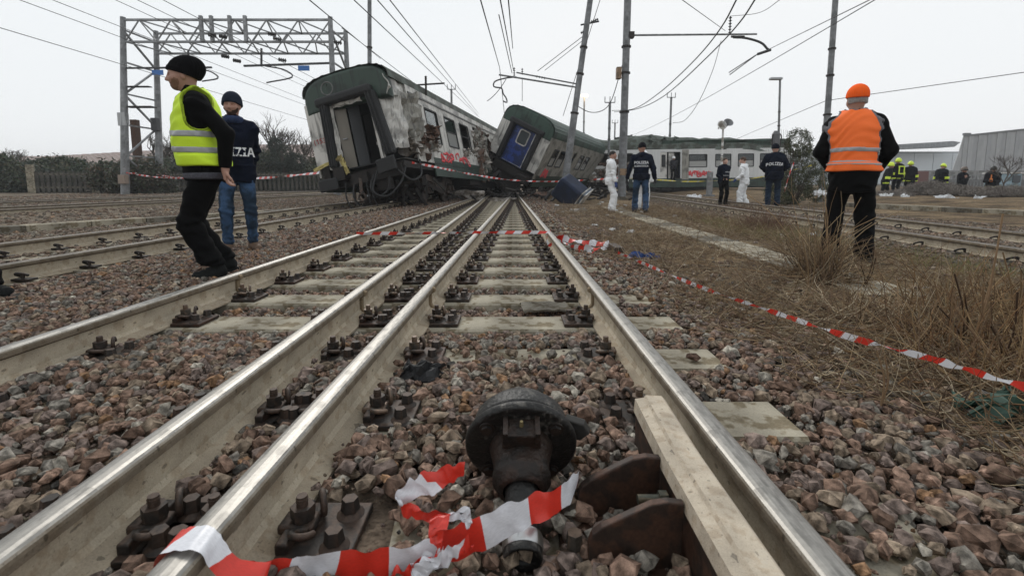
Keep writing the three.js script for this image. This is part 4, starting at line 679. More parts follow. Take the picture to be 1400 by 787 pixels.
person({ h: 1.66, at: [7.85, 0.02, -16.2], turn: -PI / 2 - 0.5, cell: 0.016, headCell: 0.006, bulk: 1.1, label: 'brown haired person in crumpled white overall with hood down by the right track', jacket: suitM, trousers: suitM, shoes: suitM, sole: suitM, hair: { mat: M([0.06, 0.032, 0.018], 0.8), y: 0.07 }, skin: skinPale, hoodDown: suitM, gloves: gloveBlue, hem: 0.78, fold: 0.04, trouserG: 0.034, pose: { lean: 0.06, footL: [0.12, 0.085, 0.1], footR: [-0.12, 0.085, -0.1], handL: [0.22, 0.98, 0.26], handR: [-0.2, 0.98, 0.28] } });
person({ h: 1.86, at: [7.75, 0.09, -14.2], turn: PI - 0.45, cell: 0.014, headCell: 0.006, bulk: 1.12, label: 'man in dark padded police jacket and beanie seen from behind left of the green bush', jacket: navyC, trousers: cloth([0.03, 0.05, 0.085]), shoes: bootM, cap: 'beanie', capMat: cloth([0.012, 0.015, 0.03]), hair: { mat: hairD }, jacketG: 0.04, hem: 0.78, hideHand: [0, 1], pose: { footL: [0.12, 0.085, 0], footR: [-0.12, 0.085, 0], handL: [0.14, 1.0, 0.24], handR: [-0.16, 1.0, 0.24], elbowL: [1, -0.3, -0.2], elbowR: [-1, -0.3, -0.2], headPitch: 0.3 }, words: [['POLIZIA', 0.085, [0, 1.2, 0], [0, 0, -1], letterM, 'jacket', -0.6]] });
// man in orange, seen from behind
person({ h: 1.79, at: [3.5, 0.02, -4.93], turn: PI - 0.6, cell: 0.0125, headCell: 0.005, bulk: 1.0, shoulder: 0.182, label: 'man in orange reflective vest and orange cap standing with his back turned', jacket: blackC, jacketG: 0.026, trousers: blackT, shoes: bootM, sole: m_.black, cap: 'beanie', capMat: cloth([0.92, 0.13, 0.02], 0.9, { map: null }), beanie: { y: 0.135, tilt: 0.12, r: 0.012 }, hair: { mat: greyHair, y: 0.06, front: 1.4, back: 0.1 }, hem: 0.73, collar: 0.03, trouserG: 0.022, hideHand: [0, 1],
  pose: { footL: [0.15, 0.085, 0.02], footR: [-0.15, 0.085, 0], toeL: [0.25, 0, 1], toeR: [-0.35, 0, 1], handL: [0.19, 0.97, 0.17], handR: [-0.2, 0.95, 0.18], elbowL: [0.75, 0.02, -0.9], elbowR: [-0.9, 0.02, -0.75], side: 0.012, headYaw: 0.35, headPitch: 0.05 },
  vest: { piping: cloth([0.3, 0.3, 0.32]), mat: orangeM, stripes: [[1.005, 1.05], [1.135, 1.18]], stripeMat: silverM, hem: 0.955, hole: 0.085, holeDrop: -0.42 }, belt: null });
// firefighters by the grey shrubs
{
  const yb = (t, l) => [{ limb: 'armL', t: -0.05, w: 0.42, r: 0.105, mat: limeM }, { limb: 'armR', t: -0.05, w: 0.42, r: 0.105, mat: limeM }];
  const spec = [
    [1213, 226, -22.6, 0.9, 'lime', 'firefighter in lime helmet at the left end, bending towards the shrubs', { lean: 0.14, footL: [0.2, 0.085, 0.1], footR: [-0.2, 0.085, -0.2] }],
    [1230, 220, -23.0, PI, 'lime', 'firefighter with a lime square on his back, middle of the three standing close', {}],
    [1246, 224, -23.6, 2.6, 'lime', 'firefighter in lime helmet with lime shoulder, right one of the three', {}],
    [1288, 227, -24.4, 1.9, 'lime', 'lone firefighter in lime helmet and lime sleeve with his head bowed', { headPitch: 0.5, lean: 0.08 }],
    [1318, 229, -22.4, 0.2, 'brown', 'firefighter in brownish helmet facing the tracks with hands at his face', { handL: [0.05, 1.3, 0.2], handR: [-0.05, 1.28, 0.2] }],
    [1360, 228, -22.0, -0.9, 'dark', 'rightmost firefighter in dark helmet holding something orange by the bare twigs', { handL: [0.05, 1.15, 0.24], handR: [-0.1, 1.15, 0.24] }],
  ];
  for (const [px, top, z, turn, kind, label, pose] of spec) {
    const p = atZ(px, top, z), hgt = 1.9, cm = kind === 'lime' ? limeM : kind === 'brown' ? M([0.12, 0.09, 0.07], 0.5) : M([0.03, 0.035, 0.03], 0.4);
    const r = person({ h: 1.8, at: [p[0], p[1] - hgt + (kind === 'lime' ? 0.22 : 0.12), z], turn, cell: 0.024, headCell: 0.01, shoeCell: 0.02, handCell: 0.01, bulk: 1.12, label, jacket: fireM, jacketG: 0.035, trousers: fireM, shoes: bootM, gloves: gloveBlack, cap: 'helmet', capMat: cm, visor: kind === 'lime' ? null : M([0.02, 0.02, 0.022], 0.15), hem: 0.74, pose, bands: kind === 'lime' ? yb() : [], belt: { name: 'reflective_stripe', y: 0.86, w: 0.035, mat: kind === 'dark' || kind === 'brown' ? M([0.35, 0.36, 0.12], 0.6) : limeM } });
    if (turn === PI) mesh('shoulder_panel', G([rbox(0.3, 0.05, 0.02, 0.008, 0, 1.42, -0.185), rbox(0.05, 0.3, 0.02, 0.008, 0.12, 1.25, -0.2), rbox(0.05, 0.3, 0.02, 0.008, -0.12, 1.25, -0.2), rbox(0.3, 0.05, 0.02, 0.008, 0, 1.08, -0.2)]), limeM, r.root);
    if (kind === 'dark') mesh('orange_tool', G([rbox(0.1, 0.16, 0.06, 0.02, -0.02, 1.18, 0.3), cyl(0.02, 0.02, 0.2, 8, -0.02, 1.32, 0.3)]), M([0.75, 0.22, 0.03], 0.5), r.root);
  }
}
// ---------- the derailed carriages ----------
const T_ = {
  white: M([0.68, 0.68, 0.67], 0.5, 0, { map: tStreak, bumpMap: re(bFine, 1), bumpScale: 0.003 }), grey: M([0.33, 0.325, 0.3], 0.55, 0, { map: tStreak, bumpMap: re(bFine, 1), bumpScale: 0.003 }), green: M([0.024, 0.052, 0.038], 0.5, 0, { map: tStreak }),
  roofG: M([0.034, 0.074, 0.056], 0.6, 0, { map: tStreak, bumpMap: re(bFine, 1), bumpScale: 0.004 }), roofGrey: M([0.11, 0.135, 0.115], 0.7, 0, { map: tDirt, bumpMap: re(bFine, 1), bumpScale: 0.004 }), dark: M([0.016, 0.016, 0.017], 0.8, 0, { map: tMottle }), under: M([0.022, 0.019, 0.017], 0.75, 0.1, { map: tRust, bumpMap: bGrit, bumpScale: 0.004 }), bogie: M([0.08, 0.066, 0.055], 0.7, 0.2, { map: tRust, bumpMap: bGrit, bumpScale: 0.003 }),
  glass: new THREE.MeshPhysicalMaterial({ color: 0xffffff, roughness: 0.06, transmission: 1, thickness: 0, ior: 1.5 }), blind: M([0.3, 0.3, 0.285], 0.12), inner: M([0.08, 0.078, 0.07], 0.8), blue: M([0.018, 0.055, 0.27], 0.45, 0, { map: tDirt }), torn: M([0.36, 0.33, 0.3], 0.5, 0.4, { map: tDirt }), tornRust: M([0.17, 0.12, 0.095], 0.7, 0.2, { map: tRust }), side3: M([0.68, 0.68, 0.67], 0.5, 0, { map: tFaint, bumpMap: re(bFine, 1), bumpScale: 0.004 }), beige: M([0.19, 0.17, 0.14], 0.6, 0, { map: tFaint }), gMetal: M([0.2, 0.2, 0.19], 0.5, 0.5, { map: tMottle }), red: M([0.62, 0.06, 0.07], 0.8), num: M([0.25, 0.03, 0.03], 0.7), silver: M([0.62, 0.63, 0.64], 0.4, 0.7, { map: tMottle }), strap: M([0.5, 0.42, 0.16], 0.7, 0, { map: tDirt }),
};
T_.glass.color.setRGB(0.72, 0.78, 0.78);
const crump = (w, h, nu, nv, amp, seed, bend = 0) => flat(sheet(nu, nv, (u, v) => { const a = fbm(u * 3 + seed, v * 3, seed, 3) - 0.5, b = noise(u * 9 + seed, v * 9, 2) - 0.5, c = Math.abs(noise(u * 5, v * 5, seed + 3) - 0.5); return [(u - 0.5) * w + amp * 0.5 * b, (v - 0.5) * h + amp * 0.5 * (noise(u * 7, v * 7 + seed) - 0.5), amp * (1.3 * a + 0.25 * b - 1.3 * c) + bend * u * u]; }, 0.012));
function roofGeo(W, hE, hT, L, ribs, warp) {
  const n = 72, outer = []; for (let i = 0; i <= n; i++) { const a = i / n * PI, e = 0.62, cx = Math.sign(Math.cos(a)) * Math.pow(Math.abs(Math.cos(a)), e), sy = Math.pow(Math.sin(a), e + 0.1), rb = ribs && i % 6 < 2 && i > 6 && i < n - 6 ? 0.016 : 0; outer.push([cx * (W / 2 + rb), hE + sy * (hT - hE + rb)]); }
  const segs = Math.max(2, Math.round(L / 0.45)), pos = [], idx = [];
  for (let s = 0; s <= segs; s++) for (const [x, y] of outer) { let p = [x, y, -L * s / segs]; if (warp) p = warp(p); pos.push(...p); }
  const w = n + 1; for (let s = 0; s < segs; s++) for (let i = 0; i < n; i++) { const a = s * w + i; idx.push(a, a + 1, a + w, a + 1, a + w + 1, a + w); }
  const g = new THREE.BufferGeometry(); g.setAttribute('position', new THREE.Float32BufferAttribute(pos, 3)); g.setIndex(idx); const f = g.toNonIndexed(); f.computeVertexNormals();
  const cap_ = new THREE.ShapeGeometry(new THREE.Shape(outer.map((p) => new THREE.Vector2(...p)))); const caps = warp ? [] : [cap_.clone().translate(0, 0, -L)];
  const under = box(W - 0.02, 0.04, L - 0.04, 0, hE + 0.02, -L / 2); return G([f, ...caps, under]);
}
function wallGeo(L0, L1, y0, y1, holes, th = 0.06) { const g = extr([[L0, y0], [L1, y0], [L1, y1], [L0, y1]], th, 0, holes.map(([a, b, c, d]) => rrect(a, c, b, d, 0.07).reverse())); return G([g.rotateY(PI / 2)]); }   // in the plane x = 0..th, u runs to -z
function window_(par, x, [a, b, c, d], s, mid = true, broken = false) {
  const o = mesh('window', G([extr(rrect(a - 0.012, c - 0.012, b + 0.012, d + 0.012, 0.075), 0.03, 0, [rrect(a + 0.045, c + 0.045, b - 0.045, d - 0.045, 0.05).reverse()]).rotateY(PI / 2).translate(x + (s > 0 ? 0.045 : -0.015), 0, 0), mid ? box(0.03, 0.05, b - a - 0.06, x + s * 0.03 + 0.01, lerp(c, d, 0.52), -(a + b) / 2) : null]), m_.rubber, par);
  if (!broken) { const y = lerp(c, d, 0.52); mesh('pane', G([box(0.008, d - y - 0.05, b - a - 0.06, x + 0.03, (y + d) / 2, -(a + b) / 2)]), T_.glass, o); mesh('pane', G([box(0.008, y - c - 0.05, b - a - 0.06, x + 0.03, (c + y) / 2, -(a + b) / 2)]), T_.blind, o); }
  return o;
}
function round_(p) { const q = p.map(([x, y]) => [x * 0.9, 2.0 + (y - 2.0) * 0.86]), s = new THREE.Shape(q.map((v) => new THREE.Vector2(...v))); return new THREE.ExtrudeGeometry(s, { depth: 0.04, bevelEnabled: true, bevelThickness: 0.13, bevelSize: 0.13, bevelSegments: 6, steps: 1 }); }
function wheelGeo(s) { return G([lathe([[0.001, -0.05], [0.1, -0.05], [0.13, -0.03], [0.34, -0.02], [0.37, -0.065], [0.445, -0.06], [0.455, 0.035], [0.485, 0.05], [0.487, 0.07], [0.37, 0.07], [0.34, 0.02], [0.13, 0.03], [0.1, 0.06], [0.001, 0.06]].map(([r, y]) => [r, -y]), 40).rotateZ(s * PI / 2)]); }
function bogie(par, z, y = -0.55, twist = 0) {
  const b = new THREE.Group(); b.name = 'bogie'; par.add(b); b.position.set(0, y, z); b.rotation.y = twist;
  const fr = []; for (const s of [1, -1]) { fr.push(extr([[-1.7, 0.12], [-1.3, 0.26], [-0.5, 0.22], [-0.35, 0.02], [0.35, 0.02], [0.5, 0.22], [1.3, 0.26], [1.7, 0.12], [1.65, 0.0], [1.25, 0.06], [0.6, 0.0], [0.45, -0.22], [-0.45, -0.22], [-0.6, 0.0], [-1.25, 0.06], [-1.65, 0.0]].reverse(), 0.16, 0.015).rotateY(PI / 2).translate(s * 1.02 - 0.08, 0, 0)); fr.push(box(0.1, 0.1, 0.5, s * 1.1, -0.35, 0), bar([s * 1.12, 0.3, -1.1], [s * 1.12, -0.25, -0.4], 0.07, 0.05)); }
  fr.push(box(2.0, 0.22, 0.4, 0, 0.05, 0), box(1.8, 0.12, 0.12, 0, 0.1, 1.6), box(1.8, 0.12, 0.12, 0, 0.1, -1.6), cyl(0.09, 0.09, 1.7, 12, 0, -0.18, 1.25, 0, 0, PI / 2), cyl(0.09, 0.09, 1.7, 12, 0, -0.18, -1.25, 0, 0, PI / 2));
  mesh('bogie_frame', G(fr), T_.bogie, b);
  for (const s of [1, -1]) for (const q of [1, -1]) {
    const w = mesh('wheel', wheelGeo(s), T_.bogie, b); w.position.set(s * 0.76, -0.18, q * 1.25);
    const a = mesh('axle_box', G([rbox(0.22, 0.26, 0.34, 0.05, 0, 0, 0), cyl(0.12, 0.1, 0.1, 14, s * 0.14, 0, 0, 0, 0, -s * PI / 2), box(0.1, 0.1, 0.7, 0, -0.13, 0.1)]), T_.bogie, b); a.position.set(s * 1.06, -0.18, q * 1.25);
    const coil = []; for (let i = 0; i <= 70; i++) { const t = i / 70 * 2 * PI * 4.5; coil.push([0.09 * Math.cos(t), i / 70 * 0.24, 0.09 * Math.sin(t)]); }
    const sp = mesh('spring', G([tube(coil, 0.017, 90, 5)]), T_.bogie, b); sp.position.set(s * 1.02, -0.02, q * 0.98);
  }
  return b;
}
function carriage(o) {
  const { W = 2.85, hE = 2.2, hT = 2.95, L } = o, root = thing('railway_carriage', o.label, 'railway carriage');
  root.position.set(...o.at); root.rotation.set(o.pitch, o.yaw, o.roll, 'YXZ');
  const R = W / 2;
  const holes = [...(o.windows ?? []), ...(o.doors ?? []), ...(o.gaps ?? [])];
  mesh('side_wall', wallGeo(o.from ?? 0, L, 0.0, (o.roofY ?? hE) - 0.002, holes).translate(R - 0.06, 0, 0), o.side ?? T_.white, root);
  mesh('side_wall', wallGeo(0, L, 0.0, hE, o.windowsL ?? []).translate(-R, 0, 0), o.side ?? T_.white, root);
  mesh('skirt', G([box(0.05, 0.5, L - (o.skirtFrom ?? 0.3), R - 0.04, -0.2, -(L + (o.skirtFrom ?? 0.3)) / 2), box(0.05, 0.5, L - 0.3, -R + 0.04, -0.2, -L / 2), box(0.012, 0.2, L - (o.skirtFrom ?? 0.3), R + 0.004, 0.1, -(L + (o.skirtFrom ?? 0.3)) / 2)]), T_.green, root);
  mesh('roof', roofGeo(W, o.roofY ?? hE, hT, L, true, o.warp), o.roofMat ?? T_.roofG, root);
  mesh('underframe', G([box(W - 0.2, 0.2, L - 0.2, 0, -0.13, -L / 2), box(1.9, 0.5, L * 0.3, 0, -0.45, -L * 0.5), box(0.5, 0.4, 1.6, 1.0, -0.45, -L * 0.36), box(0.5, 0.4, 1.6, -1.0, -0.45, -L * 0.36)]), T_.under, root);
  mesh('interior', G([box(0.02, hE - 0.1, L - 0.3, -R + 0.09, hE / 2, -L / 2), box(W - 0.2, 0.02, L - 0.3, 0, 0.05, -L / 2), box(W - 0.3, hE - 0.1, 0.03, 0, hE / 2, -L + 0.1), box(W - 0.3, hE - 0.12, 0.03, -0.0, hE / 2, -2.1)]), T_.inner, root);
  const seats = []; for (let z = 2.9; z < L - 1.5; z += 1.9) for (const s of [1, -1]) seats.push(rbox(0.95, 0.75, 0.12, 0.04, s * 0.8, 0.85, -z), rbox(0.95, 0.12, 0.45, 0.04, s * 0.8, 0.45, -z - 0.25));
  mesh('seats', G(seats), M([0.03, 0.05, 0.09], 0.9), root).userData.kind = 'stuff';
  for (const w of o.windows ?? []) window_(root, R - 0.06, w, 1, o.mid ?? true, w[4]);
  return root;
}
function graffiti(root, x, z0, y0, w, h, seed, mat = T_.red) {
  const r = Rng(seed), g = []; for (let i = 0; i < 7; i++) { const pts = []; let z = z0 - w * (i / 7) - 0.1 * r(); for (let k = 0; k < 7; k++) pts.push([x, y0 + h * r(), z - w * 0.22 * r() - k * w * 0.02]); g.push(tube(pts, 0.035 + 0.02 * r(), 40, 5).scale(1, 1, 1)); }
  const geo = G(g); const p = geo.attributes.position; for (let i = 0; i < p.count; i++) p.setX(i, x + (p.getX(i) - x) * 0.06); mesh('graffiti', geo, mat, root);
}
// carriage one: tilted to the left, its torn open end towards the camera
{
  const c = carriage({ L: 21, at: [-4.5, 1.24, -14.3], yaw: -0.2, pitch: -0.02, roll: 0.205, label: 'tilted green roofed railway carriage with its doorway torn open towards the tracks', windows: [[2.4, 3.6, 0.72, 1.92], [4.35, 5.62, 0.75, 1.92], [6.2, 7.5, 0.8, 1.92, true], [11.9, 13.0, 0.85, 1.86], [13.7, 14.9, 0.8, 1.9], [15.6, 16.9, 0.8, 1.9]], gaps: [[8.3, 10.9, 0.1, 2.05]], from: 1.1, skirtFrom: 2.4, roofY: 2.42, roofMat: T_.roofGrey });
  const R = 1.425, hE = 2.2, hT = 2.95;
  // end wall: corner panels, dome, gangway bellows
  mesh('corner_panel', G([extr([[-R, 0.35], [-0.84, 0.1], [-0.84, 2.25], [-R, 2.2]], 0.06, 0.01).translate(0, 0, -0.06)]), T_.white, c);
  mesh('roof_end', G([(() => { const p = []; for (let i = 0; i <= 40; i++) { const a = i / 40 * PI; p.push([Math.sign(Math.cos(a)) * Math.pow(Math.abs(Math.cos(a)), 0.62) * R, hE + Math.pow(Math.sin(a), 0.72) * (hT - hE)]); } p.push([-R, 1.95], [-0.9, 2.0], [0.9, 2.0], [R, 1.95]); return round_(p).translate(0, 0, -0.14); })()]), T_.green, c);
  const ce = mesh('crumpled_corner', G([crump(0.72, 1.75, 9, 12, 0.16, 4).rotateY(0.75).translate(1.22, 1.25, -0.22)]), T_.white, c);
  mesh('torn_sheet', G([crump(0.95, 1.5, 8, 10, 0.28, 9).rotateY(1.15).rotateX(0.1).translate(1.5, 1.35, -1.0), crump(0.5, 1.1, 10, 12, 0.35, 15).rotateY(1.3).rotateZ(0.3).translate(1.46, 0.95, -1.7)]), T_.grey, c);
  mesh('torn_sheet', G([crump(0.8, 0.7, 12, 12, 0.4, 21).rotateY(1.1).translate(1.5, 0.5, -1.0), crump(1.3, 0.5, 16, 10, 0.3, 22).rotateY(1.45).rotateX(0.2).translate(1.48, 0.62, -2.2)]), T_.torn, c);
  mesh('torn_sheet', G([crump(0.6, 0.5, 10, 10, 0.4, 31).rotateY(1.0).translate(1.62, 0.95, -2.3), crump(0.45, 0.8, 10, 12, 0.4, 33).rotateY(0.9).rotateZ(-0.4).translate(1.5, 0.45, -1.5)]), T_.tornRust, c);
  // bellows: dark rubber tubes left, right and over the top
  const bel = mesh('gangway_bellows', G([rbox(0.28, 2.0, 0.26, 0.1, -0.74, 1.15, 0.11, 0, 0, -0.04, 3), rbox(1.85, 0.28, 0.3, 0.1, -0.02, 2.14, 0.13, 0, 0, 0.03, 3), rbox(0.34, 1.95, 0.28, 0.11, 0.93, 1.15, 0.09, 0, 0, 0.14, 3)]), m_.rubber, c);
  const rid = []; for (let i = 0; i < 3; i++) rid.push(rbox(0.04, 1.9, 0.05, 0.018, -0.82 + i * 0.08, 1.15, 0.245, 0, 0, -0.04), rbox(0.05, 1.9, 0.06, 0.02, 0.84 + i * 0.1, 1.15, 0.235, 0, 0, 0.14)); mesh('bellows_fold', G(rid), m_.black, bel);
  // open doorway
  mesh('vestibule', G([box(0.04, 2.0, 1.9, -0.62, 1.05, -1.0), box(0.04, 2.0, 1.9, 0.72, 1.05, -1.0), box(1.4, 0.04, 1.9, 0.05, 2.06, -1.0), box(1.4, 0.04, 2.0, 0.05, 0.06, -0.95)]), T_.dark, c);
  const leaf = mesh('door_leaf', G([rbox(0.34, 1.92, 0.05, 0.01, -0.36, 1.06, -0.12, 0, 0.3, 0)]), T_.beige, c); mesh('handle', G([box(0.14, 0.03, 0.04, -0.36, 0.98, -0.07)]), T_.silver, leaf);
  mesh('door_leaf', G([rbox(0.34, 1.9, 0.05, 0.01, -0.06, 1.04, -0.35, 0, 0.8, 0), box(0.015, 1.86, 0.07, 0.08, 1.04, -0.45)]), M([0.045, 0.047, 0.05], 0.5), c);
  mesh('door_jamb', G([rbox(0.09, 1.95, 0.16, 0.01, 0.74, 1.06, 0.0, 0, 0, 0.02), crump(0.16, 1.9, 6, 20, 0.1, 7).rotateY(0.4).translate(-0.58, 1.08, 0.06), crump(0.95, 0.16, 12, 6, 0.12, 12).translate(0.0, 1.98, 0.12)]), T_.white, c);
  mesh('bright_panel', G([box(0.32, 0.1, 0.02, 0.5, 0.72, -0.6, 0, 0, -0.1), box(0.26, 0.05, 0.02, 0.5, 0.6, -0.6, 0, 0, -0.3)]), T_.white, c);
  // smashed round lamp on the dome
  mesh('smashed_lamp', G([new THREE.TorusGeometry(0.19, 0.025, 8, 26).translate(-0.55, 2.52, 0.02), cyl(0.17, 0.15, 0.04, 20, -0.55, 2.52, 0.0, PI / 2), crump(0.22, 0.22, 6, 6, 0.1, 3).translate(-0.56, 2.52, 0.03)]), T_.gMetal, c);
  // buffers, coupling, hoses, yellow strap
  mesh('buffer', G([rbox(0.62, 0.36, 0.1, 0.045, -0.92, -0.32, 0.42, 0, 0, 0, 3), cyl(0.13, 0.11, 0.5, 16, -0.92, -0.3, 0.15, PI / 2)]), m_.rubber, c);
  mesh('buffer', G([rbox(0.6, 0.42, 0.1, 0.05, 1.0, -0.12, 0.42, 0, 0, 0.08, 3), cyl(0.13, 0.11, 0.5, 16, 0.98, -0.14, 0.15, PI / 2)]), m_.rubber, c);
  mesh('headstock', G([box(2.5, 0.34, 0.2, 0, -0.26, -0.08), box(0.5, 0.3, 0.3, 0, -0.3, 0.1), box(0.24, 0.5, 0.2, -1.15, 0.12, -0.05), box(0.35, 0.4, 0.35, -0.62, -0.05, 0.1), box(0.4, 0.5, 0.3, 0.55, -0.5, -0.2)]), T_.under, c);
  mesh('coupling', G([bar([0, -0.3, 0.2], [0.05, -0.75, 0.4], 0.09, 0.09), new THREE.TorusGeometry(0.11, 0.035, 8, 16).translate(0.05, -0.88, 0.42), bar([-0.25, -0.4, 0.2], [-0.3, -1.0, 0.25], 0.05, 0.05)]), T_.bogie, c);
  for (const [pts, rr] of [[[[0.5, -0.3, 0.3], [0.42, -0.7, 0.5], [0.6, -0.95, 0.45], [0.9, -0.8, 0.4], [1.0, -0.45, 0.4]], 0.035], [[[0.6, -0.2, 0.25], [0.5, -0.8, 0.55], [0.85, -1.0, 0.5], [1.25, -0.7, 0.3], [1.4, -0.2, 0.0]], 0.03], [[[1.2, -0.3, 0.2], [1.5, -0.65, 0.1], [1.6, -0.5, -0.5], [1.5, 0.0, -0.9]], 0.03], [[[-0.2, -0.35, 0.2], [-0.25, -0.8, 0.35], [-0.15, -1.1, 0.3]], 0.028], [[[-0.5, -0.35, 0.2], [-0.52, -0.8, 0.3], [-0.42, -1.2, 0.25]], 0.022], [[[0.15, -0.4, 0.2], [0.2, -0.9, 0.3], [0.16, -1.25, 0.25]], 0.022], [[[0.3, -0.4, 0.2], [0.33, -0.9, 0.3], [0.38, -1.2, 0.25]], 0.018]]) mesh('hose', G([tube(pts, rr, 28, 7)]), m_.rubber, c);
  mesh('strap', G([crump(0.95, 0.1, 14, 3, 0.05, 2).rotateZ(0.2).translate(-1.0, 0.32, 0.2), crump(0.14, 0.6, 5, 12, 0.06, 6).rotateZ(0.25).translate(-0.42, 0.2, 0.25)]), T_.strap, c);
  mesh('crumpled_eave', G([crump(1.5, 0.62, 14, 6, 0.12, 17).rotateY(PI / 2).rotateZ(0.06).translate(R - 0.04, 2.22, -0.7)]), T_.white, c);
  // fleet number on the white corner
  const num = new THREE.ShapeGeometry(font.generateShapes('(1531', 0.15), 2).translate(-1.36, 1.0, 0.013); mesh('lettering', G([num]), T_.num, c);
  // gash in the side
  const r = Rng(8), sh1 = [], sh2 = [], sh3 = [];
  for (let i = 0; i < 20; i++) { const z = -7.7 - 3.4 * r(), w = 0.25 + 0.5 * r(), h = 0.6 + 1.3 * r(), y = 0.3 + 1.5 * r(); const g = crump(w, h, 7, 14, 0.35, 40 + i).rotateY(PI / 2 + (r() - 0.5) * 1.6).rotateX((r() - 0.5) * 0.9).translate(R + 0.12 * (r() - 0.2), y, z); [sh1, sh2, sh3][i % 3].push(g); }
  mesh('torn_sheet', G(sh1), T_.torn, c); mesh('torn_sheet', G(sh2), T_.grey, c); mesh('torn_sheet', G(sh3), T_.tornRust, c);
  const sh4 = []; for (let i = 0; i < 9; i++) sh4.push(crump(0.5 + 0.6 * r(), 0.2 + 0.25 * r(), 8, 5, 0.2, 80 + i).rotateY(PI / 2).rotateX((r() - 0.5) * 0.5).translate(R + 0.05, 0.55 + 0.25 * r(), -2.6 - 6 * r())); mesh('peeled_trim', G(sh4), T_.torn, c);
  graffiti(c, R + 0.012, -2.7, 0.1, 3.6, 0.45, 3);
  mesh('grille', G([rbox(0.02, 0.2, 0.18, 0.01, R + 0.005, 2.05, -1.3), box(0.02, 0.5, 0.35, R + 0.004, 1.6, -1.75)]), T_.dark, c);
  mesh('cornice', G([box(0.04, 0.06, 19.8, R + 0.01, hE - 0.02, -11.1), box(0.03, 0.05, 19.8, R - 0.12, hE + 0.3, -11.1)]), T_.gMetal, c);
  bogie(c, -3.3, -0.62, 0.06); bogie(c, -17, -0.62);
  const deb = []; for (let i = 0; i < 26; i++) { const a = [(r() - 0.3) * 2.6, -0.4 - 0.5 * r(), -0.2 - 2.5 * r()]; deb.push(bar(a, [a[0] + (r() - 0.5) * 0.9, a[1] - 0.1 - 0.5 * r(), a[2] + (r() - 0.5) * 0.9], 0.04 + 0.1 * r(), 0.04 + 0.08 * r())); } mesh('broken_underframe', G(deb), T_.under, c);
}
// carriage two: rolled to the right, blue end door
{
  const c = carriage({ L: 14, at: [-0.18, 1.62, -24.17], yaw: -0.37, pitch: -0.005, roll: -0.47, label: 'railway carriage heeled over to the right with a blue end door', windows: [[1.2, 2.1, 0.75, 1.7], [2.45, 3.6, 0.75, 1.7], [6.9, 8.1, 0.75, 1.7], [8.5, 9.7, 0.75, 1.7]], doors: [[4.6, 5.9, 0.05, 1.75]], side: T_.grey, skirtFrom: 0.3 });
  const R = 1.425, hE = 2.2, hT = 2.95;
  mesh('roof_end', G([(() => { const p = []; for (let i = 0; i <= 40; i++) { const a = i / 40 * PI; p.push([Math.sign(Math.cos(a)) * Math.pow(Math.abs(Math.cos(a)), 0.62) * R, hE + Math.pow(Math.sin(a), 0.72) * (hT - hE)]); } p.push([-R, 1.98], [R, 1.98]); return round_(p).translate(0, 0, -0.14); })()]), T_.roofG, c);
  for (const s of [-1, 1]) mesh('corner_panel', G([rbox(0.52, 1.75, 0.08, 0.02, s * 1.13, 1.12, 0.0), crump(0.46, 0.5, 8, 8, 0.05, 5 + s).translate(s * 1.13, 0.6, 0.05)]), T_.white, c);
  mesh('gangway_bellows', G([rbox(0.24, 2.0, 0.34, 0.08, -0.72, 1.2, 0.14), rbox(0.24, 2.0, 0.34, 0.08, 0.8, 1.2, 0.14), rbox(1.9, 0.26, 0.36, 0.08, 0.04, 2.16, 0.15)]), m_.rubber, c);
  const d = mesh('end_door', G([rbox(1.24, 1.9, 0.06, 0.02, 0.04, 1.1, 0.02)]), T_.blue, c);
  mesh('door_trim', G([box(0.04, 1.86, 0.02, 0.58, 1.1, 0.06), box(1.1, 0.02, 0.02, 0.04, 0.2, 0.06)]), T_.white, d);
  mesh('window', G([extr(rrect(-0.25, 1.2, 0.35, 1.95, 0.12), 0.03, 0.004, [rrect(-0.2, 1.25, 0.3, 1.9, 0.09).reverse()]).translate(0, 0, 0.05)]), T_.white, d);
  mesh('pane', G([extr(rrect(-0.21, 1.24, 0.31, 1.91, 0.09), 0.01).translate(0, 0, 0.055)]), M([0.05, 0.06, 0.065], 0.08), d);
  mesh('headstock', G([box(2.6, 0.4, 0.25, 0, -0.12, -0.05), rbox(0.55, 0.4, 0.14, 0.05, -1.05, -0.1, 0.4), rbox(0.55, 0.4, 0.14, 0.05, 1.0, -0.2, 0.4), cyl(0.13, 0.11, 0.4, 12, -1.05, -0.1, 0.2, PI / 2), cyl(0.13, 0.11, 0.4, 12, 1.0, -0.2, 0.2, PI / 2), box(1.6, 0.9, 0.5, 0, -0.65, -0.3)]), T_.under, c);
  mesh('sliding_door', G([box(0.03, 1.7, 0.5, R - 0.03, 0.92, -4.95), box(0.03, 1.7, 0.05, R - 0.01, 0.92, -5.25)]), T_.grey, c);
  graffiti(c, R + 0.012, -0.8, 0.1, 0.9, 0.5, 6);
  bogie(c, -3.2); bogie(c, -11);
  const r = Rng(12), deb = []; for (let i = 0; i < 30; i++) { const a = [(r() - 0.5) * 2.6, -0.2 - 0.9 * r(), 0.6 - 3.5 * r()]; deb.push(bar(a, [a[0] + (r() - 0.5) * 1.1, a[1] - 0.6 * r(), a[2] + (r() - 0.5) * 1.1], 0.05 + 0.14 * r(), 0.05 + 0.1 * r())); } mesh('broken_underframe', G(deb), T_.under, c);
}
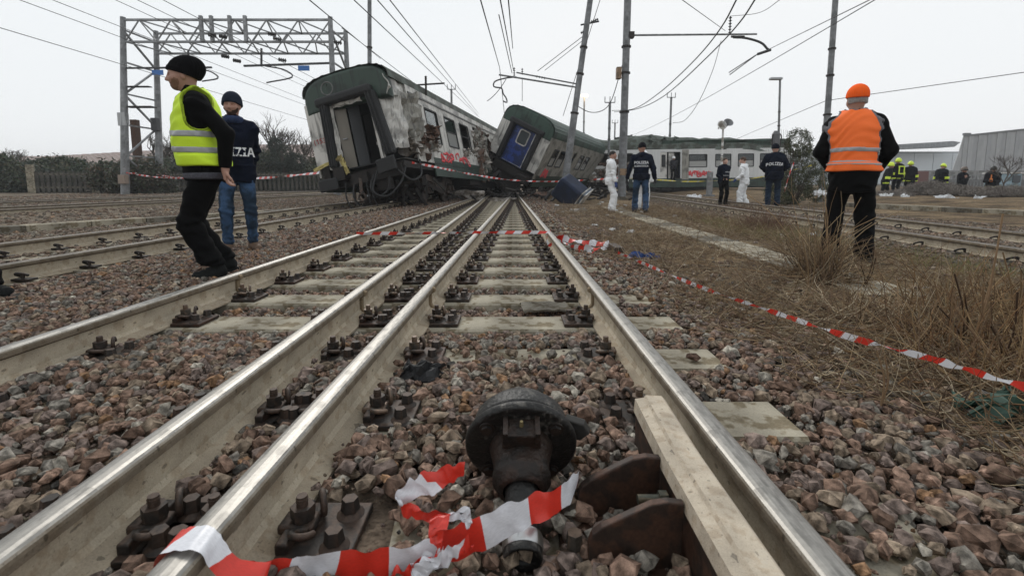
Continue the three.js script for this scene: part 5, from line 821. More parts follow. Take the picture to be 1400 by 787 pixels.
// carriage three: across the right, its roof crumpled
{
  const warp = ([x, y, z]) => { const u = -z; const k = sst(2.1, 2.6, y); return [x + 0.2 * (noise(u * 0.8, x) - 0.5) * k, y + k * (0.5 * (noise(u * 0.55, 2.2) - 0.5) + 0.2 * (noise(u * 1.7, x * 1.4, 3) - 0.5) + 0.3 * Math.exp(-((u - 6.3) ** 2) * 2) * (noise(u * 4, x * 3) - 0.2)) - 0.35 * sst(11, 18, u) * k, z]; };
  const c = carriage({ L: 16.4, hE: 2.35, hT: 3.35, at: [4.1, 0.72, -37.2], yaw: -PI / 2 - 0.03, pitch: 0.012, roll: 0.05, roofMat: T_.roofGrey, warp, label: 'long grey carriage lying across the right with crumpled green roof and open door', side: T_.side3, windows: [[9.0, 10.35, 1.0, 1.95], [10.95, 12.1, 1.0, 1.95], [12.6, 13.75, 1.0, 1.95], [14.2, 15.4, 1.0, 1.95]], doors: [[6.9, 8.4, 0.15, 2.15]], gaps: [[0.3, 3.2, 1.2, 2.1], [3.8, 4.9, 1.25, 2.1]], skirtFrom: 4.6 });
  const R = 1.425, r = Rng(14), a = [], b = [];
  mesh('roof_band', G([crump(9, 0.75, 50, 6, 0.12, 3).rotateY(PI / 2).rotateZ(-0.25).translate(R - 0.06, 2.62, -11.5)]), T_.roofG, c);
  mesh('door_leaf', G([box(0.04, 1.95, 0.5, R - 0.02, 1.15, -7.15), box(0.04, 1.9, 0.4, R - 0.12, 1.15, -7.75)]), T_.white, c);
  mesh('door_glass', G([box(0.02, 0.9, 0.3, R + 0.005, 1.5, -7.15)]), m_.rubber, c);
  for (let i = 0; i < 16; i++) { const g = crump(0.7 + r(), 0.3 + 0.7 * r(), 10, 8, 0.35, i + 60).rotateY(PI / 2 + (r() - 0.5) * 0.6).rotateX((r() - 0.5) * 0.8).translate(R + 0.15 * r(), 0.1 + 1.2 * r(), -0.3 - 4.4 * r()); (i % 2 ? a : b).push(g); }
  mesh('torn_sheet', G(a), T_.torn, c); mesh('torn_sheet', G(b), T_.tornRust, c);
  const rs = []; for (let i = 0; i < 14; i++) rs.push(crump(0.8 + r(), 0.4 + 0.3 * r(), 8, 6, 0.4, i + 90).rotateX(-0.6 + r()).rotateY(r() * 3).translate((r() - 0.2) * 1.3, 2.9 + 0.3 * r(), -4 - 6 * r())); mesh('crumpled_roof_sheet', G(rs), T_.roofGrey, c);
  mesh('pillar_trim', G([box(0.03, 2.2, 0.5, R + 0.006, 1.2, -8.75), box(0.02, 0.2, 0.16, R + 0.02, 1.75, -8.75)]), T_.grey, c);
  graffiti(c, R + 0.014, -8.7, 0.3, 1.8, 0.5, 21);
  const deb = []; for (let i = 0; i < 40; i++) { const q = [1.6 * r(), -0.3 - 0.4 * r(), -0.5 - 9 * r()]; deb.push(bar(q, [q[0] + (r() - 0.5) * 1.1, q[1] - 0.3 * r(), q[2] + (r() - 0.5) * 1.4], 0.06 + 0.18 * r(), 0.05 + 0.12 * r())); } mesh('broken_underframe', G(deb), T_.under, c);
}
// person inside the open door of carriage three
person({ h: 1.74, at: [atZ(922, 240, -35.2)[0], 0.95, -35.5], turn: 0.1, cell: 0.03, headCell: 0.012, shoeCell: 0.03, label: 'person in white helmet standing in the open carriage door', jacket: cloth([0.05, 0.05, 0.06]), trousers: blackT, shoes: bootM, cap: 'helmet', capMat: M([0.8, 0.8, 0.8], 0.5), hideHand: [0, 1], pose: { handL: [0.1, 1.0, 0.2], handR: [-0.1, 1.0, 0.2] } });
// ---------- things on the near ballast ----------
// check rail piece with its bracket
{
  const o = thing('check_rail', 'short dusty steel check rail on brown bracket plates beside the right rail', 'check rail');
  const p = [[0, 0.148], [0.088, 0.148], [0.088, 0.184], [0.08, 0.192], [0.034, 0.194], [0.029, 0.186], [0.003, 0.182]], web = [[0.006, 0.02], [0.08, 0.02], [0.08, 0.147], [0.006, 0.147]];
  const seg = (a, b, pf = p) => { const dz = b[2] - a[2], dx = b[0] - a[0], L = Math.hypot(dx, dz); return extr(pf, L, 0.003).rotateY(Math.atan2(dx, dz)).translate(a[0], 0, a[2]); };
  mesh('bar', G([seg([0.38, 0, -1.41], [0.372, 0, -1.1]), seg([0.372, 0, -1.1], [0.385, 0, 0.2])]), M([0.5, 0.44, 0.36], 0.8, 0.1, { map: re(tWeb, 3), bumpMap: bGrit, bumpScale: 0.001 }), o);
  const gus = () => extr([...rrect(0.17, 0.0, 0.366, 0.15, 0.008).slice(0, 10), [0.3, 0.15], [0.235, 0.135], [0.19, 0.1], [0.17, 0.05], [0.17, 0.008]].filter(([x, y], i, a) => !(x < 0.25 && y > 0.14)), 0.016, 0.003);
  const gp = [[0.366, 0.004], [0.366, 0.152], [0.335, 0.156], [0.3, 0.15], [0.195, 0.098], [0.176, 0.082], [0.168, 0.062], [0.168, 0.004]];
  mesh('web', G([seg([0.38, 0, -1.408], [0.372, 0, -1.1], web), seg([0.372, 0, -1.1], [0.385, 0, 0.2], web)]), m_.rustBrown, o);
  mesh('gusset', G([extr(gp, 0.014, 0.004).rotateY(0.04).translate(0.0, 0.012, -1.12)]), m_.rustBrown, o); mesh('gusset', G([extr(gp, 0.014, 0.003).translate(0, 0.012, -0.965)]), m_.rustBrown, o);
  mesh('base_plate', G([rbox(0.3, 0.02, 0.27, 0.005, 0.26, 0.006, -1.04)]), m_.rustBrown, o);
  for (const z of [-1.1, -0.99]) mesh('bolt', G([hex(0.021, 0.034, 0, 0.05, 0, 0.85), lathe([[0.034, -0.006], [0.034, 0], [0.001, 0.02]], 14).translate(0, 0.02, 0)]), m_.boltTop, o).position.set(0.14, 0.002, z);
  mesh('bolt', G([cyl(0.011, 0.011, 0.07, 12, 0.33, 0.11, -1.045, 0, 0, PI / 2), hex(0.019, 0.02, 0, 0, 0).rotateZ(PI / 2).translate(0.355, 0.11, -1.045)]), M([0.16, 0.18, 0.15], 0.5, 0.5, { map: tRust }), o);
}
// black flanged drive part
{
  const o = thing('flanged_shaft', 'greasy black round flanged machine part with shaft end lying between the rails', 'machine part');
  o.position.set(0.022, 0.155, -1.205); o.rotation.x = 0.36;      // its axis (+z) points at the camera and down
  const L = (pts, s = 48) => lathe(pts, s).rotateX(PI / 2);
  mesh('housing', G([L([[0.001, -0.125], [0.05, -0.122], [0.1, -0.105], [0.128, -0.07], [0.137, -0.03], [0.139, -0.012], [0.001, -0.012]].reverse().map(([r, y]) => [r, y]))]), m_.grease, o);
  mesh('flange', G([L([[0.06, 0.014], [0.14, 0.014], [0.148, 0.008], [0.15, -0.004], [0.146, -0.012], [0.06, -0.012]].reverse(), 56)]), m_.grease, o);
  mesh('neck', G([L([[0.085, 0.01], [0.08, 0.03], [0.072, 0.06], [0.07, 0.09], [0.073, 0.094], [0.073, 0.112], [0.064, 0.118], [0.06, 0.135], [0.046, 0.14]].reverse()), extr([[-0.045, 0.06], [0.045, 0.06], [0.038, 0.1], [-0.038, 0.1]], 0.05, 0.004).translate(0, 0.005, 0.012), box(0.012, 0.04, 0.06, -0.04, 0.1, 0.04), box(0.012, 0.04, 0.06, 0.04, 0.1, 0.04)]), M([0.034, 0.025, 0.02], 0.55, 0.3, { map: tRust, bumpMap: re(bFine, 7), bumpScale: 0.003 }), o);
  mesh('shaft', G([L([[0.04, 0.12], [0.04, 0.24], [0.043, 0.245], [0.043, 0.262]].reverse()), L([[0.03, 0.285], [0.04, 0.296], [0.043, 0.29], [0.043, 0.276], [0.04, 0.274]].reverse()), L([[0.001, 0.27], [0.022, 0.27], [0.03, 0.286]])]), m_.grease, o);
  mesh('bright_ring', G([L([[0.0435, 0.244], [0.0455, 0.25], [0.0455, 0.27], [0.0435, 0.276]].reverse())]), M([0.5, 0.5, 0.5], 0.35, 0.8, { map: tDirt }), o);
  for (const [a, r] of [[0.72, 0.118], [2.42, 0.118], [3.9, 0.118], [5.5, 0.118]]) mesh('bolt', G([hex(0.015, 0.014, 0, 0, 0).rotateX(PI / 2).translate(0, 0, 0.02), cyl(0.02, 0.02, 0.006, 14, 0, 0, 0.016, PI / 2)]), m_.ironDark, o).position.set(r * Math.cos(a), r * Math.sin(a), 0);
  for (const a of [0.1, 3.04, 3.9, 5.5]) mesh('rib', G([extr([[0.07, 0.012], [0.128, 0.012], [0.12, 0.022], [0.075, 0.085], [0.07, 0.085]], 0.014, 0.003).translate(0, 0, -0.007).rotateX(PI / 2).scale(1, 1, -1).rotateZ(a)]), m_.grease, o);
  mesh('grease_nipple', G([cyl(0.006, 0.004, 0.02, 8, 0, 0.115, 0.035)]), M([0.25, 0.2, 0.1], 0.4, 0.6), o);
  mesh('lug', G([extr([[0.0, -0.03], [0.04, -0.03], [0.06, 0.0], [0.045, 0.025], [0, 0.03]], 0.016, 0.004).rotateY(-0.3).translate(0.13, 0.01, -0.06)]), M([0.075, 0.075, 0.075], 0.6, 0.3, { map: tDirt }), o);
}
// barrier tape: ribbons with red and white print
const tTape = makeTex(256, (u, v) => { const p = ((u + v * 0.16) % 1 + 1) % 1, red = p < 0.5, w = 0.93 + 0.07 * noise(u * 40, v * 40, 1, 40); return red ? [0.84 * w, 0.21 * w, 0.15 * w] : [0.88 * w, 0.88 * w, 0.9 * w]; }, 1);
const tTapeY = makeTex(64, (u, v) => ((u + v * 0.2) % 1 < 0.8 ? [0.85, 0.78, 0.3] : [0.8, 0.8, 0.7]), 1);
const tapeM = new THREE.MeshPhysicalMaterial({ map: tTape, roughness: 0.38, transmission: 0.12, thickness: 0 }), tapeY = new THREE.MeshStandardMaterial({ map: tTapeY, roughness: 0.5 });
// rows of [edge a, edge b]; u runs along in repeats of len metres
function ribbon(rows, len = 0.2, n = 60, wob = 0, seed = 1) {
  const A = curve(rows.map((r) => r[0])), B = curve(rows.map((r) => r[1])); let L = 0, prev = null; const pos = [], uv = [], idx = [];
  for (let i = 0; i <= n; i++) {
    const a = A.getPoint(i / n), b = B.getPoint(i / n), m = a.clone().add(b).multiplyScalar(0.5); if (prev) L += m.distanceTo(prev); prev = m;
    const nrm = b.clone().sub(a).normalize();
    for (let k = 0; k <= 3; k++) { const p = a.clone().lerp(b, k / 3); p.y += wob * (noise(i * 0.45, k * 0.9, seed) - 0.5) * 2; p.z += wob * (noise(i * 0.4, k * 1.3, seed + 9) - 0.5) * 2; pos.push(p.x, p.y, p.z); uv.push(L / len, k / 3); }
  }
  for (let i = 0; i < n; i++) for (let k = 0; k < 3; k++) { const a = i * 4 + k; idx.push(a, a + 1, a + 4, a + 1, a + 5, a + 4); }
  const g = new THREE.BufferGeometry(); g.setAttribute('position', new THREE.Float32BufferAttribute(pos, 3)); g.setAttribute('uv', new THREE.Float32BufferAttribute(uv, 2)); g.setIndex(idx); g.computeVertexNormals(); const f = g.toNonIndexed(); f.userData.keepUV = true; return f;
}
function twisted(pts, w, turns, n, sag = 0) {                     // a tape that turns about its own length
  const c = curve(pts), rows = []; for (let i = 0; i <= n; i++) { const p = c.getPoint(i / n), a = Math.sin(i / n * turns * 3.1) * 1.2 + 0.5 * Math.sin(i * 0.9); const d = V(0, Math.cos(a), Math.sin(a) * 0.6).multiplyScalar(w / 2); p.y -= sag * 4 * (i / n) * (1 - i / n); rows.push([p.clone().add(d).toArray(), p.clone().sub(d).toArray()]); } return rows;
}
const pr = (ax, ay, bx, by, z) => [atZ(ax, ay, z), atZ(bx, by, z)];
{
  const o = thing('barrier_tape', 'crumpled red and white tape knotted round the third rail and the black part', 'barrier tape');
  const main = [pr(330, 772, 338, 800, -0.9), pr(380, 765, 395, 795, -0.905), pr(430, 760, 440, 788, -0.905), pr(500, 752, 520, 790, -0.91), pr(560, 746, 585, 780, -0.915), pr(605, 728, 630, 766, -0.92), pr(660, 702, 690, 736, -0.925), pr(715, 680, 738, 714, -0.945), pr(765, 662, 775, 692, -1.02), pr(792, 645, 790, 662, -1.1)];
  mesh('strand', G([ribbon(main, 0.21, 90, 0.006, 3)]), tapeM, o);
  const r3 = railX[2](0.95);
  const lz = -0.835, loop = [[[r3 - 0.05, 0.1, lz - 0.03], [r3 - 0.055, 0.1, lz + 0.03]], [[r3 - 0.046, 0.165, lz - 0.033], [r3 - 0.046, 0.165, lz + 0.03]], [[r3 - 0.02, 0.1785, lz - 0.033], [r3 - 0.015, 0.1785, lz + 0.03]], [[r3 + 0.025, 0.178, lz - 0.03], [r3 + 0.035, 0.175, lz + 0.03]], [[r3 + 0.05, 0.155, lz - 0.02], [r3 + 0.055, 0.135, lz + 0.03]], [[r3 + 0.08, 0.12, lz - 0.02], [r3 + 0.09, 0.098, lz + 0.02]], [[r3 + 0.13, 0.1, lz - 0.035], [r3 + 0.13, 0.08, lz]], pr(345, 768, 345, 795, -0.89)];
  mesh('strand', G([ribbon(loop, 0.21, 60, 0.002, 5)]), tapeM, o);
  mesh('strand', G([ribbon([pr(636, 632, 634, 650, -1.06), pr(600, 640, 612, 665, -1.03), pr(560, 655, 575, 680, -0.99), pr(540, 675, 548, 700, -0.97), pr(560, 688, 562, 706, -0.955), pr(600, 698, 598, 712, -0.94), pr(640, 696, 628, 708, -0.925), pr(646, 712, 640, 722, -0.918)], 0.2, 70, 0.008, 8)]), tapeM, o);
  mesh('strand', G([ribbon([pr(592, 702, 616, 700, -0.925), pr(586, 720, 612, 718, -0.905), pr(588, 740, 604, 738, -0.893), pr(598, 752, 606, 748, -0.887), pr(585, 762, 600, 770, -0.885), pr(560, 772, 580, 785, -0.883), pr(566, 790, 580, 800, -0.882)], 0.2, 50, 0.008, 12)]), tapeM, o);
  mesh('strand', G([ribbon([pr(520, 790, 522, 800, -0.893), pr(560, 772, 570, 788, -0.889), pr(600, 756, 612, 772, -0.886), pr(640, 735, 648, 748, -0.89)], 0.2, 40, 0.012, 15)]), tapeM, o);
}
{
  const o = thing('barrier_tape', 'red and white tape stretched across all four rails and tangled beside the right one', 'barrier tape');
  const pts = [[railX[0](6.1) - 0.03, 0.176, -6.2], [railX[1](6.2), 0.18, -6.25], [railX[2](6.2), 0.18, -6.3], [railX[3](6.2), 0.178, -6.35]];
  mesh('strand', G([ribbon(twisted(pts, 0.045, 1.2, 40), 0.22, 120)]), tapeM, o);
  const a = atY(752, 320, 0.12), b = atY(790, 330, 0.06), c = atY(833, 334, 0.06);
  mesh('strand', G([ribbon(twisted([[railX[3](6.2), 0.178, -6.35], a, b, c], 0.1, 2, 20), 0.22, 60, 0.015)]), tapeM, o);
  mesh('strand', G([ribbon(twisted([[railX[3](6.2) - 0.05, 0.16, -6.2], [railX[3](6.2) - 0.07, 0.08, -6.1], [railX[3](6.2) + 0.02, 0.03, -6.0]], 0.07, 3, 14), 0.2, 40, 0.02)]), tapeM, o);
  mesh('strand', G([ribbon(twisted([atY(760, 327, 0.05), atY(800, 341, 0.04), atY(830, 338, 0.06)], 0.1, 2, 14), 0.22, 40, 0.02, 6)]), tapeM, o);
  solo('steel_weight', G([rbox(0.1, 0.09, 0.42, 0.012, 0, 0, 0)]), m_.iron, 'dark steel block lying where the tapes meet right of the rails', 'steel block').position.set(...atY(842, 340, 0.05));
}
{
  const o = thing('barrier_tape', 'long twisted red and white tape running low over straw to the right edge', 'barrier tape');
  mesh('strand', G([ribbon(twisted([atY(845, 345, 0.07), atY(880, 360, 0.05), atY(960, 393, 0.055), atY(1060, 427, 0.085), atY(1160, 460, 0.12), atY(1280, 492, 0.17), atY(1405, 530, 0.2), [1.85, 0.22, -0.9]], 0.034, 7, 90), 0.165, 260)]), tapeM, o);
}
// dark plates, rag, rubble
solo('steel_plate', G([crump(0.32, 0.2, 8, 6, 0.02, 3).rotateX(-PI / 2).rotateY(0.1)]), m_.concDark, 'dark flat plate lying on a sleeper between the middle rails', 'steel plate').position.set(0.22, 0.02, -3.14);
solo('rubber_scrap', G([crump(0.16, 0.14, 8, 8, 0.08, 8).rotateX(-1.0)]), m_.black, 'crumpled black rubber scrap at the foot of the third rail', 'scrap').position.set(...atY(576, 512, 0.06));
solo('rag', G([crump(0.3, 0.16, 14, 10, 0.1, 5).rotateX(-PI / 2)]), M([0.03, 0.06, 0.17], 0.9), 'small blue rag on the straw beside the tape', 'rag').position.set(...atY(880, 348, 0.06));
function rubble(name, label, px, py, s, mat, seed, y = 0.03, cat = 'stone') { const g = rockGeo(seed, 9); const o = solo(name, g, mat, label, cat); o.scale.set(s[0], s[1], s[2]); o.position.set(...atY(px, py, y)); o.rotation.y = seed; return o; }
rubble('concrete_lump', 'pale broken concrete lump at the edge of the straw below the long tape', 1262, 540, [0.075, 0.035, 0.05], M([0.42, 0.41, 0.38], 0.95, 0, { map: tConc, bumpMap: bGrit, bumpScale: 0.004 }), 3, 0.04, 'concrete lump');
rubble('stone', 'reddish stone right of the pale concrete lump', 1312, 547, [0.035, 0.026, 0.03], M([0.26, 0.14, 0.1], 0.9, 0, { map: tRock }), 5, 0.03);
rubble('stone', 'light grey stone under the long tape near the right edge', 1345, 540, [0.045, 0.03, 0.035], M([0.36, 0.35, 0.33], 0.9, 0, { map: tRock }), 7, 0.03);
rubble('stone', 'single brown stone lying on the pale sleeper end right of the rail', 948, 488, [0.036, 0.026, 0.03], M([0.17, 0.11, 0.085], 0.9, 0, { map: tRock }), 9, 0.02);
solo('green_bag', G([crump(0.3, 0.2, 12, 10, 0.16, 8).rotateX(-1.2)]), M([0.02, 0.06, 0.04], 0.6), 'dark green plastic scrap in straw at the right edge', 'plastic scrap').position.set(...atY(1392, 566, 0.04));
// blue case beside carriage two
{
  const o = thing('blue_case', 'tilted dark blue upholstered seat block with white edge by the heeled carriage', 'seat block'); const p = atY(778, 268, 0.1); o.position.set(p[0], 0.42, p[2] + 4.5); o.rotation.set(0.3, -0.5, -0.55);
  o.position.set(...atZ(779, 262, -18.6)); o.scale.setScalar(1.25);
  mesh('cushion', G([rbox(0.85, 0.72, 0.7, 0.1, 0, 0, 0, 0, 0, 0, 3)]), M([0.014, 0.028, 0.075], 0.8, 0, { map: tMottle, bumpMap: bCloth, bumpScale: 0.004 }), o);
  mesh('shell', G([rbox(0.08, 0.78, 0.74, 0.03, 0.45, 0, 0)]), M([0.12, 0.17, 0.25], 0.5, 0, { map: tDirt }), o); mesh('edge_band', G([rbox(0.03, 0.8, 0.76, 0.01, 0.5, 0, 0), rbox(0.03, 0.8, 0.76, 0.01, 0.4, 0, 0)]), m_.white, o);
}
// boot of somebody standing outside the left edge
person({ h: 1.8, at: [-4.02, 0.05, -3.2], turn: 1.45, pose: { leg: 0.9, footL: [0.1, 0.085, 0.34], footR: [-0.12, 0.1, -0.2] }, cell: 0.016, headCell: 0.01, handCell: 0.01, shoeCell: 0.008, label: 'person outside the frame, only a black boot tip shows at the left edge', jacket: blackC, trousers: blackT, shoes: bootM, boot: true, cap: 'beanie', capMat: blackC, hideHand: [0, 1] });
// ---------- masts, gantry and wires ----------
function mast(name, label, cat, base, top, r0, r1, mat = m_.pole, extra = []) {
  const o = thing(name, label, cat); const B = V(...base), T = V(...top); const rel = (p) => [p[0] - base[0], p[1] - base[1], p[2] - base[2]];
  o.position.copy(B); const n = [], at = (t) => B.clone().lerp(T, t).sub(B).toArray();
  mesh('pole', G([rod([0, 0, 0], at(0.42), r0, lerp(r0, r1, 0.4), 16), rod(at(0.42), at(1), lerp(r0, r1, 0.5) * 0.93, r1, 16)]), mat, o);
  mesh('collar', G([0.42, 0.6, 0.72].map((t) => rod(at(t - 0.004), at(t + 0.004), lerp(r0, r1, t) * 1.25, lerp(r0, r1, t) * 1.25, 14))), m_.ironDark, o);
  return { o, at, rel };
}
const insul = (a, b, n = 5, r = 0.07) => { const l = []; for (let i = 0; i < n; i++) { const t = (i + 0.5) / n; const p = [0, 1, 2].map((k) => lerp(a[k], b[k], t)), q = [0, 1, 2].map((k) => lerp(a[k], b[k], t + 0.25 / n)); l.push(rod(p, q, r, r * 0.6, 10)); } l.push(rod(a, b, r * 0.35, r * 0.35, 6)); return l; };
{
  // lattice gantry on the left
  const zf = -27, zb = -29.4, o = thing('signal_gantry', 'grey lattice catenary gantry spanning the left tracks', 'gantry');
  const yT = atZ(300, 27, zf)[1], yB = yT - 1.15, xL = atZ(168, 30, zf)[0], xR = atZ(451, 22, zf)[0], xm = m_.galv;
  const leg = (x, z, x2) => rod([x + x2, 0.1, z], [x, yT + 0.15, z], 0.22, 0.13, 8);
  mesh('leg', G([leg(xL, zf, -0.75)]), xm, o); mesh('leg', G([leg(xL, zb, -0.55)]), xm, o); mesh('leg', G([leg(xR, zf, 0)]), xm, o); mesh('leg', G([leg(xR, zb, 0)]), xm, o);
  const br = []; for (let i = 0; i < 5; i++) { const y0 = 0.6 + i * 1.7, y1 = y0 + 1.7; for (const x0 of [xL, xR]) { const x = x0 + (x0 === xL ? -0.7 * (1 - (y0 + 0.8) / yT) : 0); br.push(i % 2 ? bar([x, y0, zf], [x, y1, zb], 0.09, 0.09) : bar([x, y0, zb], [x, y1, zf], 0.09, 0.09), bar([x, y1, zf], [x, y1, zb], 0.08, 0.08)); } } mesh('leg_bracing', G(br), xm, o);
  for (const [y, z] of [[yT, zf], [yB, zf], [yT, zb], [yB, zb]]) mesh('chord', G([bar([xL - 0.1, y, z], [xR + 0.1, y, z], 0.11, 0.11)]), xm, o);
  const la = []; const n = 13; for (let i = 0; i < n; i++) { const a = lerp(xL, xR, i / n), b = lerp(xL, xR, (i + 1) / n); for (const z of [zf, zb]) { la.push(i % 2 ? bar([a, yT, z], [b, yB, z], 0.055, 0.055) : bar([a, yB, z], [b, yT, z], 0.055, 0.055)); } la.push(bar([a, yT, i % 2 ? zf : zb], [b, yT, i % 2 ? zb : zf], 0.06, 0.06), bar([a, yB, i % 2 ? zb : zf], [b, yB, i % 2 ? zf : zb], 0.06, 0.06)); } mesh('lattice', G(la), xm, o).userData.kind = 'stuff';
  for (const px of [277, 291, 316, 337]) mesh('hanger', G([box(0.16, 1.35, 0.16, atZ(px, 40, zf)[0], yT - 0.5, zf + 0.12)]), xm, o);
  mesh('cross_arm', G([bar(atZ(173, 93, zf), atZ(289, 92, zf), 0.09, 0.09), rod(atZ(257, 92, zf), atZ(257, 68, zf), 0.05, 0.05)]), m_.wire, o); mesh('cross_arm', G([bar(atZ(333, 90, zf), atZ(455, 86, zf), 0.1, 0.1), rod(atZ(357, 90, zf), atZ(357, 66, zf), 0.06, 0.06)]), m_.wire, o);
  mesh('steady_arm', G([tube([atZ(266, 94, zf), atZ(288, 98, zf), atZ(298, 106, zf), atZ(276, 111, zf)], 0.04, 24), tube([atZ(362, 90, zf), atZ(390, 96, zf), atZ(400, 104, zf), atZ(364, 113, zf)], 0.04, 24)]), m_.wire, o);
  for (const [x, y] of [[284, 47], [299, 49], [302, 76], [366, 46], [373, 52], [380, 81], [318, 82], [456, 57]]) mesh('insulator', G(insul(atZ(x, y, zf + 0.3), atZ(x + 11, y + 2, zf + 0.3), 4, 0.11)), m_.ironDark, o);
  mesh('walkway', G([box(1.5, 0.06, 0.5, atZ(186, 145, zf)[0], atZ(186, 145, zf)[1], zf - 0.3)]), m_.ironDark, o); mesh('step_bar', G([box(1.4, 0.05, 0.3, atZ(182, 117, zf)[0], atZ(182, 117, zf)[1], zf - 0.3)]), m_.ironDark, o);
  mesh('equipment_box', G([rbox(0.4, 0.72, 0.35, 0.03, ...atZ(168, 163, zf))]), M([0.4, 0.41, 0.42], 0.6), o); mesh('equipment_box', G([rbox(0.35, 0.75, 0.35, 0.03, ...atZ(212, 170, zb + 0.3))]), M([0.05, 0.05, 0.055], 0.6), o); mesh('equipment_box', G([rbox(0.4, 0.5, 0.3, 0.03, ...atZ(168, 245, zf + 0.3))]), M([0.25, 0.19, 0.15], 0.7), o);
  for (const [x, y] of [[215, 99], [415, 93]]) mesh('sign_plate', G([box(0.62, 0.27, 0.03, ...atZ(x, y, zf + 0.15))]), M([0.03, 0.14, 0.42], 0.5), o);
}
{
  mast('catenary_mast', 'tall thin grey mast rising behind the tilted carriage', 'mast', atZ(505, 268, -23).map((v, i) => i === 1 ? 0 : v), atZ(505, -20, -23), 0.13, 0.09);
  // leaning mast with arm
  const b = atZ(769, 268, -20); b[1] = 0; const t = atZ(810, -22, -20);
  const { o, rel } = mast('catenary_mast', 'leaning grey mast with bent catenary arm over the carriages', 'mast', b, t, 0.16, 0.11);
  const q = (x, y, z = -20) => rel(atZ(x, y, z));
  mesh('cantilever_arm', G([rod(q(787, 119), q(682, 102), 0.035, 0.035), rod(q(791, 115), q(706, 99), 0.03, 0.03)]), m_.galv, o);
  mesh('steady_arm', G([tube([q(706, 105), q(690, 107), q(676, 112), q(675, 118), q(686, 121), q(688, 128), q(692, 134), q(693, 140), q(688, 138)], 0.03, 40)]), m_.wire, o);
  mesh('insulator', G([...insul(q(732, 104), q(746, 107), 4, 0.06), ...insul(q(703, 92), q(703, 104), 4, 0.05), ...insul(q(714, 93), q(714, 102), 3, 0.05), ...insul(q(808, 30), q(818, 26), 4, 0.07), ...insul(q(794, 45), q(800, 43), 3, 0.07)]), m_.wire, o);
  mesh('cross_bar', G([rod(q(794, 34), q(819, 29), 0.035, 0.035)]), m_.wire, o);
  // central mast
  const b2 = atZ(850, 270, -22); b2[1] = 0; const c = mast('catenary_mast', 'thick upright grey mast with long arm beside the white overall', 'mast', b2, atZ(859, -22, -22), 0.19, 0.16);
  const w = (x, y, z = -22) => c.rel(atZ(x, y, z));
  mesh('cantilever_arm', G([rod(w(862, 48), w(1035, 46.5), 0.045, 0.04)]), m_.galv, c.o);
  mesh('arm_bracket', G([box(0.3, 0.25, 0.3, ...w(862, 48)), rod(w(1000, 50), w(1018, 50), 0.05, 0.05)]), m_.ironDark, c.o);
  mesh('steady_arm', G([tube([w(1003, 51), w(1020, 52), w(1042, 59), w(1050, 67), w(1054, 69)], 0.05, 24), rod(w(1054, 68), w(1036, 74), 0.06, 0.06), rod(w(1036, 74), w(998, 102), 0.02, 0.02), rod(w(1034, 75), w(997, 99), 0.02, 0.02)]), m_.wire, c.o);
  mesh('insulator', G(insul(w(999, 22), w(998, 46), 6, 0.075)), m_.wire, c.o);
  mesh('danger_plate', G([box(0.36, 0.3, 0.42, ...w(852, 235)), box(0.2, 0.5, 0.3, ...w(846, 100))]), M([0.3, 0.2, 0.12], 0.7, 0, { map: tDirt }), c.o);
  mesh('footing', G([box(0.6, 0.22, 0.6, 0, 0.06, 0)]), m_.concDark, c.o);
  mast('catenary_mast', 'grey mast rising behind the green bush left of the orange vest', 'mast', [atZ(1129, 200, -18.5)[0], 0, -18.5], atZ(1144, -20, -18.5), 0.13, 0.1);
  // street lamp with box and hoop
  const lb = atZ(1063, 262, -30); lb[1] = 0; const l = mast('street_lamp', 'street lamp with flat head and a hooped box halfway, right of the carriage', 'street lamp', lb, atZ(1067, 107, -30), 0.09, 0.06, m_.galv);
  const lw = (x, y) => l.rel(atZ(x, y, -30));
  mesh('lamp_head', G([rbox(0.75, 0.16, 0.3, 0.06, ...lw(1061, 107.5))]), M([0.4, 0.41, 0.42], 0.5), l.o);
  mesh('box', G([rbox(0.36, 0.7, 0.36, 0.04, ...lw(1061, 190)), cyl(0.2, 0.1, 0.2, 12, ...lw(1061, 181))]), M([0.1, 0.1, 0.105], 0.5), l.o);
  const hp = [...lw(1056, 200)], hq = [...lw(1067, 200)], ht = lw(1061, 182); mesh('hoop', G([tube([hp, [hp[0], ht[1] - 0.1, hp[2]], [ht[0], ht[1] + 0.12, ht[2]], [hq[0], ht[1] - 0.1, hq[2]], hq], 0.03, 24)]), m_.ironDark, l.o);
  // loudspeakers
  const sb = atZ(985, 270, -25); sb[1] = 0; const s = mast('loudspeaker_post', 'thin white post with two horn loudspeakers before the carriage', 'loudspeaker', sb, atZ(989, 174, -25), 0.06, 0.05, m_.white);
  const st = s.rel(atZ(989, 173, -25)); const horn = () => G([lathe([[0.04, -0.18], [0.05, 0], [0.1, 0.12], [0.22, 0.26], [0.24, 0.27], [0.2, 0.255], [0.08, 0.12], [0.001, 0.05]], 20)]);
  const h1 = mesh('horn', horn(), m_.galv, s.o); h1.position.set(st[0] + 0.17, st[1] + 0.05, st[2]); h1.rotation.set(1.0, 0.6, 0); const h2 = mesh('horn', horn(), m_.white, s.o); h2.position.set(st[0] - 0.17, st[1] - 0.02, st[2]); h2.rotation.set(1.3, -1.0, 0);
  // low post and far poles
  solo('marker_post', G([box(0.3, 1.4, 0.14, 0, 0.7, 0), box(0.5, 0.12, 0.4, 0, 0.06, 0)]), m_.galv, 'short grey post standing below the pink graffiti of the carriage', 'post').position.set(atZ(970, 260, -27)[0], 0, -27);
